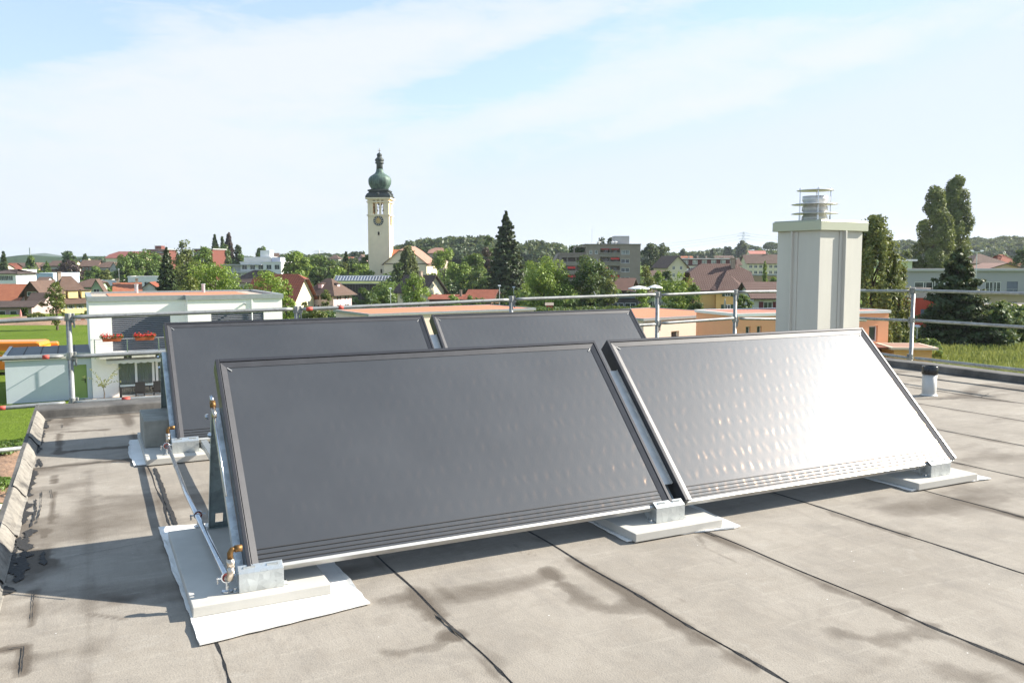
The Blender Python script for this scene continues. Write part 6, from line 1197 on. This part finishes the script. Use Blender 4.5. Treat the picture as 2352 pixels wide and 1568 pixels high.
def tree(name, lab, px, ytop, wpx, Y, kind='round', mt='mid', cb=.18, n=2600, leaf=None, cat='tree', group=None, base=None, trunk=True):
    TS[0] += 1; x = xat(px, Y); z0 = g(x, Y) if base is None else base; H = zat(px, ytop, Y) - z0; Wd = wpx / F * Y
    t = thing(name, lab, cat, (x, Y, z0 - .15), random.random() * 0, group)
    lf = leaf or max(.12, Y * .00125) * (1.45 if kind == 'spruce' else 1)
    v_, f_ = crown(kind, Wd, H * cb, H, n, lf, TS[0] * 13 + 5); npmesh('crown' if trunk else 'foliage', v_, f_, LF[mt], t)
    if trunk:
        q = MB(); r0 = max(.12, H * .018); top = H * (.96 if kind in ('spruce', 'cone', 'poplar', 'fir') else .72)
        q.tube([(0, 0, 0), (r0 * .3, 0, H * .25), (-r0 * .3, r0 * .2, H * .5), (0, 0, top)], [r0 * 1.25, r0, r0 * .7, r0 * .2], 7)
        if kind in ('round', 'oval', 'loose', 'weeping'):
            for k in range(7):
                a = k * 2.4 + TS[0]; zb_ = H * (max(cb, .15) + .07 * k); q.tube([(0, 0, zb_), (cos(a) * Wd * .16, sin(a) * Wd * .16, zb_ + H * .08), (cos(a) * Wd * .36, sin(a) * Wd * .36, zb_ + H * .2)], [r0 * .5, r0 * .35, r0 * .12], 5)
        q.build('trunk', M['bark'], t)
    return t
D, C_ = 'deciduous_tree', 'conifer_tree'
TT = [
 (C_, 'dark spruce at the left edge of the picture against the far hill', 9, 579, 26, 350, 'spruce', 'spruce'), (D, 'small round topped tree on the skyline under the thin mast', 71, 588, 20, 420, 'oval', 'mid'),
 (D, 'tall dark tree standing above the copper beech in the left town', 158, 577, 34, 470, 'loose', 'dark'), ('copper_beech', 'dark purple copper beech below the tall dark tree at the left', 158, 597, 46, 400, 'round', 'purple'),
 (D, 'pointed green tree between the cream gables and the long timber house', 107, 602, 26, 420, 'cone', 'mid'), (C_, 'small dark spruce beside the blue roofed house', 196, 585, 20, 540, 'spruce', 'dark'),
 (D, 'round green tree in front of the brown brick house', 217, 612, 40, 345, 'round', 'mid'), (D, 'small bushy tree sloping down right of the round green tree', 240, 620, 30, 335, 'round', 'olive'),
 (D, 'big rounded dark green tree left of the dark spruce, above the white pavilion', 298, 580, 66, 320, 'round', 'mid'), (D, 'broad green tree between the big rounded tree and the dark spruce', 350, 575, 80, 330, 'round', 'mid'),
 (C_, 'dark black green spruce behind the white house roof', 383, 573, 56, 196, 'spruce', 'spruce'), (D, 'tall loose olive green tree right of the dark spruce', 424, 553, 48, 225, 'loose', 'olive'),
 (D, 'olive green tree filling the gap under the tall loose one', 440, 585, 80, 215, 'loose', 'olive'), (D, 'pointed olive tree in front of the red brick block', 466, 567, 66, 222, 'loose', 'mid'),
 (D, 'large light green honey locust spreading above the white house roof', 493, 600, 112, 116, 'loose', 'bright'), (D, 'low light green tree at the left foot of the honey locust', 432, 632, 56, 112, 'loose', 'olive'),
 (D, 'feathery light green tree in front of the striped red roof', 612, 620, 74, 98, 'loose', 'bright'), (D, 'light green tree drooping beside the right edge of the white house', 655, 640, 44, 88, 'loose', 'bright'),
 (D, 'feathery young tree in front of the cream yellow house at the left', 124, 644, 40, 103, 'loose', 'olive'),
 (C_, 'tall dark spruce of the dark pair on the left skyline', 495, 541, 24, 430, 'spruce', 'spruce'), ('copper_beech', 'tall dark purple columnar tree of the dark pair on the left skyline', 527, 541, 20, 432, 'poplar', 'purple'), (C_, 'thin bare topped conifer between the dark pair', 512, 546, 9, 440, 'spruce', 'dark'),
 (D, 'dark round tree at the foot of the dark pair', 502, 562, 54, 415, 'round', 'dark'), (D, 'pale thin tree right of the purple columnar tree', 548, 563, 22, 430, 'loose', 'far'), (D, 'low green tree right of the dark pair', 560, 584, 46, 430, 'round', 'mid'), (D, 'lone round tree on the skyline above the white terraces', 604, 567, 34, 520, 'round', 'mid'),
 (D, 'large bright round tree above the right end of the striped red roof', 682, 577, 66, 300, 'round', 'bright'), (D, 'dull green wide tree between the bright round tree and the conifer', 738, 587, 70, 330, 'round', 'mid'), (D, 'low dull tree in front of the skyline houses', 770, 603, 50, 320, 'round', 'olive'),
 (C_, 'dark narrow conifer left of the church tower', 795, 580, 24, 330, 'spruce', 'spruce'), (D, 'dark tree between the narrow conifer and the pink gable', 813, 596, 28, 335, 'round', 'dark'), (D, 'light round bush like tree behind the solar roof, left one', 776, 612, 44, 300, 'round', 'bright'), (D, 'light round bush like tree behind the solar roof, next to the tower foot', 830, 606, 54, 300, 'round', 'bright'), (D, 'small bright tree touching the left side of the church tower', 840, 585, 30, 318, 'oval', 'mid'),
 (D, 'dark tree at the skyline left of the church tower', 822, 578, 40, 640, 'round', 'far'),
 ('birch_tree', 'dark birch standing in front of the church nave', 938, 566, 54, 280, 'weeping', 'birch'), (D, 'low dark tree at the left foot of the birch before the nave', 915, 603, 34, 276, 'round', 'dark'),
 (D, 'bright maple in front of the cream house below the church', 950, 627, 66, 196, 'loose', 'bright'), (D, 'light green linden right of the church nave', 1021, 572, 74, 262, 'round', 'bright'), (D, 'dark green tree mass below the light green linden', 1032, 640, 90, 240, 'round', 'dark'), (D, 'dark green tree left of the tall spruce', 1092, 583, 70, 262, 'round', 'mid'), (D, 'bright green tree between linden and dark tree', 1065, 603, 38, 256, 'round', 'bright'), (D, 'shady tree left of the tall spruce foot', 1100, 622, 70, 240, 'round', 'dark'),
 (D, 'reddish tree high behind the left side of the tall spruce', 1117, 570, 34, 300, 'round', 'purple'), (D, 'small round crown peeping left of the tall spruce top', 1124, 540, 26, 360, 'round', 'mid'),
 (C_, 'tall dark spruce rising above the middle of the town', 1163, 490, 96, 232, 'spruce', 'spruce'),
 (D, 'big round bright linden left of the grey concrete block', 1250, 590, 112, 150, 'round', 'bright'), (D, 'dark green conical maple in front of the grey concrete block', 1352, 588, 106, 152, 'oval', 'dark'), (D, 'small light green tree at the right foot of the conical maple', 1398, 640, 40, 140, 'oval', 'olive'),
 (D, 'slender light green tree right of the concrete block', 1481, 610, 42, 158, 'loose', 'olive'), (D, 'small bright bushy tree above the back right collector corner', 1475, 662, 40, 112, 'oval', 'bright'), (D, 'small tree right of the slender light green tree', 1512, 622, 30, 190, 'loose', 'bright'), (D, 'dark tree tucked beside the white apartment house', 1532, 622, 34, 230, 'round', 'dark'),
 (D, 'light green young tree in front of the white apartment house', 1556, 627, 66, 122, 'loose', 'bright'), (D, 'smaller light green tree touching the yellow house', 1594, 650, 36, 118, 'loose', 'mid'), (D, 'round dark green shrub tree below the yellow house', 1711, 674, 44, 116, 'round', 'mid'), (D, 'narrow bright poplar left of the chimney', 1757, 602, 18, 240, 'cone', 'bright'), (D, 'bright bush by the ochre wall left of the chimney', 1778, 636, 22, 235, 'bush', 'bright'),
 (D, 'tall dark tree group on the skyline right of the concrete block, left part', 1494, 559, 44, 380, 'loose', 'far'), (D, 'tall dark tree group on the skyline right of the concrete block, right part', 1520, 560, 50, 385, 'loose', 'far'),
 (D, 'airy tree on the skyline behind the concrete block aerial', 1380, 547, 20, 520, 'loose', 'far'), (D, 'round skyline tree left of the concrete block roof hut', 1403, 546, 20, 520, 'round', 'far'), (D, 'round skyline tree behind the concrete block roof hut', 1425, 545, 26, 520, 'round', 'far'),
 (D, 'round tree on the skyline above the long white house', 1636, 571, 18, 700, 'round', 'far'), (D, 'round lone tree on the skyline left of the pylon', 1670, 567, 20, 800, 'round', 'far'), (D, 'tall tree below the electricity pylon', 1703, 553, 26, 800, 'loose', 'far'), (D, 'small skyline tree over the long white house', 1568, 572, 14, 700, 'loose', 'far'),
 ('weeping_birch', 'tall weeping birch right behind the chimney', 2006, 497, 150, 74, 'weeping', 'birch'),
 ('poplar_tree', 'left, lower one of the two tall poplars', 2143, 440, 78, 182, 'poplar', 'poplar'), ('poplar_tree', 'right, taller one of the two tall poplars', 2188, 416, 74, 190, 'poplar', 'poplar'),
 (C_, 'broad dark spruce with drooping tiers in front of the red house', 2203, 573, 172, 80, 'spruce', 'spruce'), (C_, 'small bushy spruce right of the broad dark spruce', 2303, 696, 92, 78, 'spruce', 'dark'), (D, 'dark rounded tree at the right picture edge above the small spruce', 2344, 573, 40, 230, 'round', 'dark'), (D, 'pale grey green tree between birch and poplars', 2084, 575, 36, 215, 'round', 'olive'),
]
for (nm, lab, px, yt, wp, Y, kd, mt_) in TT:
    big = wp > 70; n_ = 3 * int(min(7000, max(900, wp * (573 if kd == 'x' else 1) * (.5 * (640 - yt) + 40) * .62 / (Y * .00105 / .16) ** .0 * .8)))
    if kd == 'loose': n_ = int(n_ * .7)
    if kd in ('spruce', 'weeping'): n_ = int(n_ * 1.6)
    if kd == 'poplar': n_ = int(n_ * 2)
    cb = {'spruce': .04, 'cone': .1, 'poplar': .05, 'weeping': .08, 'bush': .0, 'round': .14, 'oval': .12, 'loose': .16}[kd]
    tree(nm, lab, px, yt, wp, Y, kd, mt_, cb, n_, cat={'copper_beech': 'copper beech', 'poplar_tree': 'poplar', 'weeping_birch': 'birch', 'birch_tree': 'birch', C_: 'conifer'}.get(nm, 'tree'))
# bushes and hedges (things one could count)
BB = [('trimmed yellow green hedge at the far edge of the meadow', 76, 716, 44, 118, 'olive'), ('dark shrub at the corner of the cream yellow house', 190, 712, 20, 125, 'mid'), ('big dark bush right of the pink house', 838, 660, 60, 165, 'dark'), ('rounded mid green bush before the timber hall', 880, 655, 56, 178, 'mid'), ('small pointed light bush in front of the pink house', 745, 664, 24, 142, 'olive'),
      ('shrub in front of the dark red shed', 1088, 678, 50, 150, 'mid'), ('bright bush left of the dark red shed', 1040, 676, 44, 155, 'bright'), ('dark bush at the foot of the tall spruce', 1160, 668, 60, 150, 'dark'), ('bush in the garden left of the small spruce', 2110, 768, 50, 76, 'olive'), ('light leafy bush behind the timber shed', 2078, 757, 30, 78, 'bright'), ('wide low bush behind the timber shed roof', 2135, 775, 60, 74, 'mid'),
      ('dark bush under the weeping birch', 2060, 705, 56, 84, 'dark'), ('dark hedge like bush right of the small spruce', 2350, 712, 60, 82, 'dark'), ('light garden bush right of the shed corner', 2160, 802, 44, 66, 'bright'), ('garden bush below the pale green hall', 1530, 692, 50, 116, 'mid'), ('bush left of the yellow house terrace', 1600, 690, 34, 112, 'dark'), ('reddish shrub beside the cream farmhouse gable', 697, 692, 22, 150, 'olive'), ('low bushes under the honey locust', 540, 652, 80, 140, 'mid'), ('shrub between white house and pink house', 668, 692, 34, 110, 'bright'), ('wide garden shrub behind the orange roof edge', 720, 706, 60, 105, 'olive')]
for lab, px, yt, wp, Y, mt_ in BB: tree('bush', lab, px, yt, wp, Y, 'bush', mt_, 0, int(wp * 45), cat='bush', trunk=False)
for px, lab in ((46, 'left one of two narrow dark thujas by the meadow'), (55, 'right one of two narrow dark thujas by the meadow')): tree('thuja', lab, px, 706, 9, 130, 'poplar', 'dark', 0, 700, cat='thuja', group='two thujas by the meadow')
# masses of greenery nobody could count
def mass(name, lab, spots, mt_, leaf, kind='stuff', per=130, seed=3):
    per = int(per * 1.4); leaf *= 1.2
    rg = np.random.default_rng(seed); V = []; Fc = []; off = 0
    for (x, y, r_, h_) in spots:
        z = g(x, y); n = per; d = rg.normal(size=(n, 3)); d /= np.linalg.norm(d, axis=1)[:, None]; d[:, 2] = np.abs(d[:, 2]) * 1.0 - .12; cs = np.array((x, y, z + h_ * .45)) + d * np.array((r_, r_, h_ * .55)) * (.80 + .28 * rg.random((n, 1)))
        a = d + rg.normal(size=(n, 3)) * .5; a /= np.linalg.norm(a, axis=1)[:, None]; b_ = np.cross(a, rg.normal(size=(n, 3))); b_ /= np.linalg.norm(b_, axis=1)[:, None]; c = np.cross(a, b_); s_ = leaf * (.6 + .8 * rg.random((n, 1)))
        V.append(np.stack([cs - b_ * s_, cs - c * s_ * .65, cs + b_ * s_, cs + c * s_ * .65], 1).reshape(-1, 3)); Fc.append(np.arange(4 * n).reshape(n, 4) + off); off += 4 * n
    o = npmesh(name, np.concatenate(V), np.concatenate(Fc), LF[mt_]); tag(o, lab, 'trees', kind=kind); return o
rg = np.random.default_rng(11)
def area(px0, px1, Y0, Y1, n, r0, r1, h0, h1): 
    out = []
    for _ in range(n):
        Y = rg.uniform(Y0, Y1); px = rg.uniform(px0, px1); r_ = rg.uniform(r0, r1); out.append((xat(px, Y), Y, r_, rg.uniform(h0, h1)))
    return out
mass('woodland', 'wooded hill rising right of the church under the sky', area(905, 1290, 560, 690, 190, 4.5, 8, 11, 16) + area(940, 1110, 600, 660, 60, 5, 8, 14, 18), 'far', .95, per=200, seed=21)
mass('woodland', 'wooded hillside at the right behind the poplars', area(2030, 2440, 640, 860, 330, 5, 10, 12, 18), 'far', 1.1, per=200, seed=22)
mass('woodland', 'row of far trees along the horizon', area(640, 860, 800, 1000, 60, 6, 10, 7, 12) + area(1290, 1800, 760, 1000, 120, 6, 10, 6, 12) + area(180, 640, 800, 1000, 90, 6, 10, 5, 9) + area(560, 860, 520, 700, 60, 5, 8, 5, 9), 'far', 1.2, per=130, seed=23)
mass('shrubbery', 'garden greenery between the houses of the town', area(-20, 560, 230, 430, 150, 2.5, 5, 3, 6.5) + area(560, 880, 260, 400, 60, 3, 5, 3, 6) + area(880, 1260, 245, 420, 150, 3.5, 6, 7, 11) + area(1180, 1480, 190, 260, 60, 3, 5, 3, 6) + area(1440, 1800, 200, 420, 100, 3, 5, 3.5, 7), 'mid', .42, per=220, seed=24)
mass('shrubbery', 'low dark garden greenery behind the neighbouring flat roofs', area(660, 1180, 112, 150, 70, 1.5, 2.6, .9, 1.7) + area(1180, 1500, 112, 150, 60, 2, 3, 1.2, 2.4) + area(1500, 1800, 100, 135, 40, 1.2, 2.2, .8, 1.5) + area(2060, 2215, 84, 92, 30, 1, 2, .7, 1.1) + area(2230, 2420, 84, 100, 40, 1.5, 3, 2.2, 3.6), 'dark', .2, per=420, seed=25)
# tall grass at the right
n = 16000; Y = rg.uniform(58, 84, n); px = rg.uniform(2140, 2420, n); X = (px - CX) / F * Y; hgt = rg.uniform(.25, .75, n) * (.5 + .9 * fbm(X / 3, Y / 3, 3, 4)); a = rg.uniform(0, pi, n); wd = rg.uniform(.03, .09, n); ln = rg.normal(size=(n, 2)) * .15
Z = np.full(n, -6.66); v_ = np.stack([np.stack([X - np.cos(a) * wd, Y - np.sin(a) * wd, Z], 1), np.stack([X + np.cos(a) * wd, Y + np.sin(a) * wd, Z], 1), np.stack([X + ln[:, 0] + np.cos(a) * wd * .3, Y + ln[:, 1], Z + hgt], 1), np.stack([X + ln[:, 0] - np.cos(a) * wd * .3, Y + ln[:, 1], Z + hgt * .98], 1)], 1).reshape(-1, 3)
tag(npmesh('tall_grass', v_, np.arange(4 * n).reshape(n, 4), LF['grass']), 'long unmown grass beyond the right roof edge', 'grass', kind='stuff')
# earth bank with marker tape, bare soil below the roof edge
q = MB(); xs = np.linspace(0, 1, 40)
def ground_patch(name, pts, mt_, lift=.02, kind='structure', rough_=0, seed=1):
    q = MB(); q.face([(x, y, g(x, y) + lift) for x, y in pts]); o = q.build(name, mt_); return tag(o, kind=kind)
v = []; nx, ny = 90, 14
for j in range(ny):
    for i in range(nx):
        px = -60 + (300 + 60) * i / (nx - 1); Y = 112 + 26 * j / (ny - 1); x = xat(px, Y); e_ = sin(pi * j / (ny - 1)); v.append((x, Y, g(x, Y) - .1 + e_ * (.25 + 1.1 * float(fbm(np.array(x / 4.), np.array(Y / 3.), 3, 2)))))
i0 = (np.arange(ny - 1)[:, None] * nx + np.arange(nx - 1)).ravel(); tag(npmesh('earth_bank', np.array(v), np.stack([i0, i0 + 1, i0 + nx + 1, i0 + nx], 1), M['dirt'], None, True), kind='structure')
t = thing('barrier_tape', 'red and white barrier tape strung along the earth bank', 'barrier tape', (xat(-40, 116), 116, g(0, 116)), 0); x0_, x1_ = xat(-40, 116), xat(300, 118); q = MB(); q2 = MB(); k = 0; x = 0
while x < x1_ - x0_: (q if k % 2 else q2).bar((x, x * .04, .55 + .06 * sin(x)), (x + .55, (x + .55) * .04, .55 + .06 * sin(x + .55)), .02, .10); x += .55; k += 1
q.build('red_band', mat('tape_red', (.5, .08, .06), .6, .1, 3), t); q2.build('white_band', M['whitepaint'], t)
q = MB()
for k in range(0, int(x1_ - x0_), 6): q.tube([(k, k * .04, -.3), (k, k * .04, .7)], .03, 5)
q.build('stake', M['wood_dark'], t)
dx0 = xat(-60, 34); o = ground_patch('bare_soil', [(xat(-200, 28), 28), (xat(30, 28), 28), (xat(44, 33), 33), (xat(30, 36), 36), (xat(-200, 36), 36)], M['dirt'], .015); o = ground_patch('kerb_strip', [(xat(-200, 27.2), 27.2), (xat(24, 27.2), 27.2), (xat(28, 27.8), 27.8), (xat(-200, 27.8), 27.8)], M['paver'], .03)
mass('weeds', 'weeds along the strip of bare soil left of the roof', [(xat(rg.uniform(-150, 46), y_), y_, .35, .3) for y_ in list(rg.uniform(35, 37.5, 40)) + list(rg.uniform(28.5, 31, 16))], 'mid', .05, per=60, seed=31)
o = ground_patch('path', [(xat(148, 50.6), 51.4), (xat(205, 51), 52.8), (xat(212, 49), 51.2), (xat(150, 48), 49.6)], M['paver'], .012)
# ================================================================== lamps, masts, pylons, parasols
def lamp(lab, px, yt, Y, heads=1, base=None):
    x = xat(px, Y); z0 = g(x, Y); H = zat(px, yt, Y) - z0; t = thing('street_lamp', lab, 'street lamp', (x, Y, z0), 0, 'street lamps'); q = MB(); q.tube([(0, 0, 0), (0, 0, H)], [.08, .05], 7); q.build('pole', M['galv'], t)
    for s in ((0,) if heads == 1 else (-1, 1)): q = MB(); w2 = .16; cx_ = s * .75; q.hexa([(cx_ - w2, -w2, H), (cx_ + w2, -w2, H), (cx_ + w2, w2, H), (cx_ - w2, w2, H), (cx_ - w2 * 1.6, -w2, H + .14), (cx_ + w2 * 1.6, -w2, H + .14), (cx_ + w2 * 1.3, w2, H + .22), (cx_ - w2 * 1.3, w2, H + .22)]); q.build('lamp_head', mat('pale_lamp_head', (.6, .62, .64), .4, .05, 3), t)
    if heads == 2: q = MB(); q.box(-.75, .75, -.04, .04, H - .08, H); q.build('arm', M['galv'], t)
lamp('slim street lamp left of the bright maple', 996 - 100, 664, 150); lamp('slim street lamp in front of the tall spruce foot', 1147, 658, 140); lamp('short street lamp in front of the hedge right of the chimney', 2113, 752, 78); lamp('tall street lamp with two heads above the long flat block', 2243, 578, 130, 2); lamp('small street lamp by the white pavilion', 272, 619, 300); lamp('thin lamp post right of the tall spruce', 1180, 661, 150)
x = xat(70, 430); t = thing('radio_mast', 'thin mast rising from the round topped tree at the far left', 'mast', (x, 430, g(x, 430)), 0); q = MB(); H = zat(70, 569, 430) - g(x, 430); q.tube([(0, 0, 0), (0, 0, H)], [.25, .12], 6); q.box(-.25, .25, -.2, .2, H - 5, H); q.build('pole', M['galv'], t)
def pylon(lab, px, yt, Y, base_w):
    x = xat(px, Y); z0 = g(x, Y); H = zat(px, yt, Y) - z0; t = thing('electricity_pylon', lab, 'pylon', (x, Y, z0), .2, 'electricity pylons'); q = MB(); n = 7; w_ = lambda f: base_w * (1 - f * .85)
    for i in range(n):
        f0, f1 = i / n, (i + 1) / n; a, b_ = w_(f0) / 2, w_(f1) / 2; z1, z2 = H * f0, H * f1; c4 = [(-1, -1), (1, -1), (1, 1), (-1, 1)]
        for (sx, sy), (tx, ty) in zip(c4, c4[1:] + c4[:1]): q.bar((sx * a, sy * a, z1), (sx * b_, sy * b_, z2), .22, .22); q.bar((sx * a, sy * a, z1), (tx * b_, ty * b_, z2), .14, .14)
    for f, l_ in ((.68, 7), (.82, 9), (.93, 6)): q.bar((-l_, 0, H * f), (l_, 0, H * f), .3, .3); q.bar((-l_, 0, H * f), (0, 0, H * (f + .05)), .15, .15); q.bar((l_, 0, H * f), (0, 0, H * (f + .05)), .15, .15)
    q.build('lattice', M['galv'], t); return x, z0, H
X0, Z0_, H0 = pylon('lattice pylon on the skyline left of the chimney', 1707, 532, 1050, 7); pylon('small pylon on the skyline left of the church tower', 733, 574, 1150, 6)
def wire(lab, pts):
    q = MB(); q.tube(pts, .10, 4); o = q.build('power_line', M['galv']); tag(o, lab, 'power line', 'power lines by the pylon')
for f, k, nm in ((.68, 7, 'lower'), (.82, 9, 'middle'), (.93, 6, 'upper')):
    a = np.array((X0, 1050, Z0_ + H0 * f))
    for s, e_, side in ((-1, np.array((X0 - 260, 1080, Z0_ + H0 * f - 22)), 'left'), (1, np.array((X0 + 230, 1000, Z0_ + H0 * f - 12)), 'right')):
        wire(f'{nm} power line running to the {side} from the skyline pylon', [tuple(a + (e_ - a) * t_ + np.array((0, 0, -10 * 4 * t_ * (1 - t_) * .5))) for t_ in np.linspace(0, 1, 12)])
def parasol(lab, px, yt, Y, w_, mt_, closed=False):
    x = xat(px, Y); H = 2.5; z0 = zat(px, yt, Y) - H; t = thing('parasol', lab, 'parasol', (x, Y, z0), 0); q = MB(); q.tube([(0, 0, -1.), (0, 0, H)], .03, 6); q.build('pole', M['whitepaint'], t); q = MB()
    q.lathe([(.12, .5), (.2, 1.2), (.14, 2.0), (.04, H)] if closed else [(w_, 1.9), (w_ * .98, 2.05), (w_ * .5, 2.35), (.04, H)], seg=8); q.build('canopy', mt_, t)
parasol('open white parasol on the terrace beside the brown chalet roof', 1468, 656, 150, 1.9, M['whitepaint']); parasol('second open white parasol, left of the first one', 1505, 654, 155, 1.4, M['whitepaint']); parasol('closed cream parasol in front of the yellow house', 1667, 684, 148, 1, mat('cream_canvas', (.6, .52, .42), .9, .05, 2), True); parasol('closed reddish parasol beside the two thujas', 41, 711, 128, 1, mat('rosy_canvas', (.5, .22, .2), .9, .05, 2), True)
x = xat(1262, 118); t = thing('bird_house', 'little red hut on posts under the bright linden', 'hut', (x, 118, g(x, 118)), 0); zt = zat(1262, 695, 118) - g(x, 118); q = MB(); q.box(-.45, .45, -.4, .4, 0, zt - .35); q.build('wall', mat('barn_red', (.45, .05, .03), .8, .1, 2), t); q = MB(); q.hexa([(-.6, -.5, zt - .35), (.6, -.5, zt - .35), (.6, .5, zt - .35), (-.6, .5, zt - .35), (-.6, -.1, zt), (.6, -.1, zt), (.6, .1, zt), (-.6, .1, zt)]); q.build('roof', M['gravel'], t)
# ================================================================== haze
HAZE = .00009
q = MB(); q.box(-4600, 4600, -90, 6350, -16, 110); o = q.build('haze', M['white']); m = bpy.data.materials.new('haze_air'); m.use_nodes = True; nt = m.node_tree; nt.nodes.clear()
ou = nt.nodes.new('ShaderNodeOutputMaterial'); pv = nt.nodes.new('ShaderNodeVolumePrincipled'); pv.inputs['Density'].default_value = HAZE; pv.inputs['Color'].default_value = (.82, .90, 1, 1); pv.inputs['Anisotropy'].default_value = .3; nt.links.new(pv.outputs[0], ou.inputs['Volume'])
o.data.materials.clear(); o.data.materials.append(m); tag(o, kind='stuff'); o['label'] = 'thin pale air haze over the town'; o['category'] = 'haze'
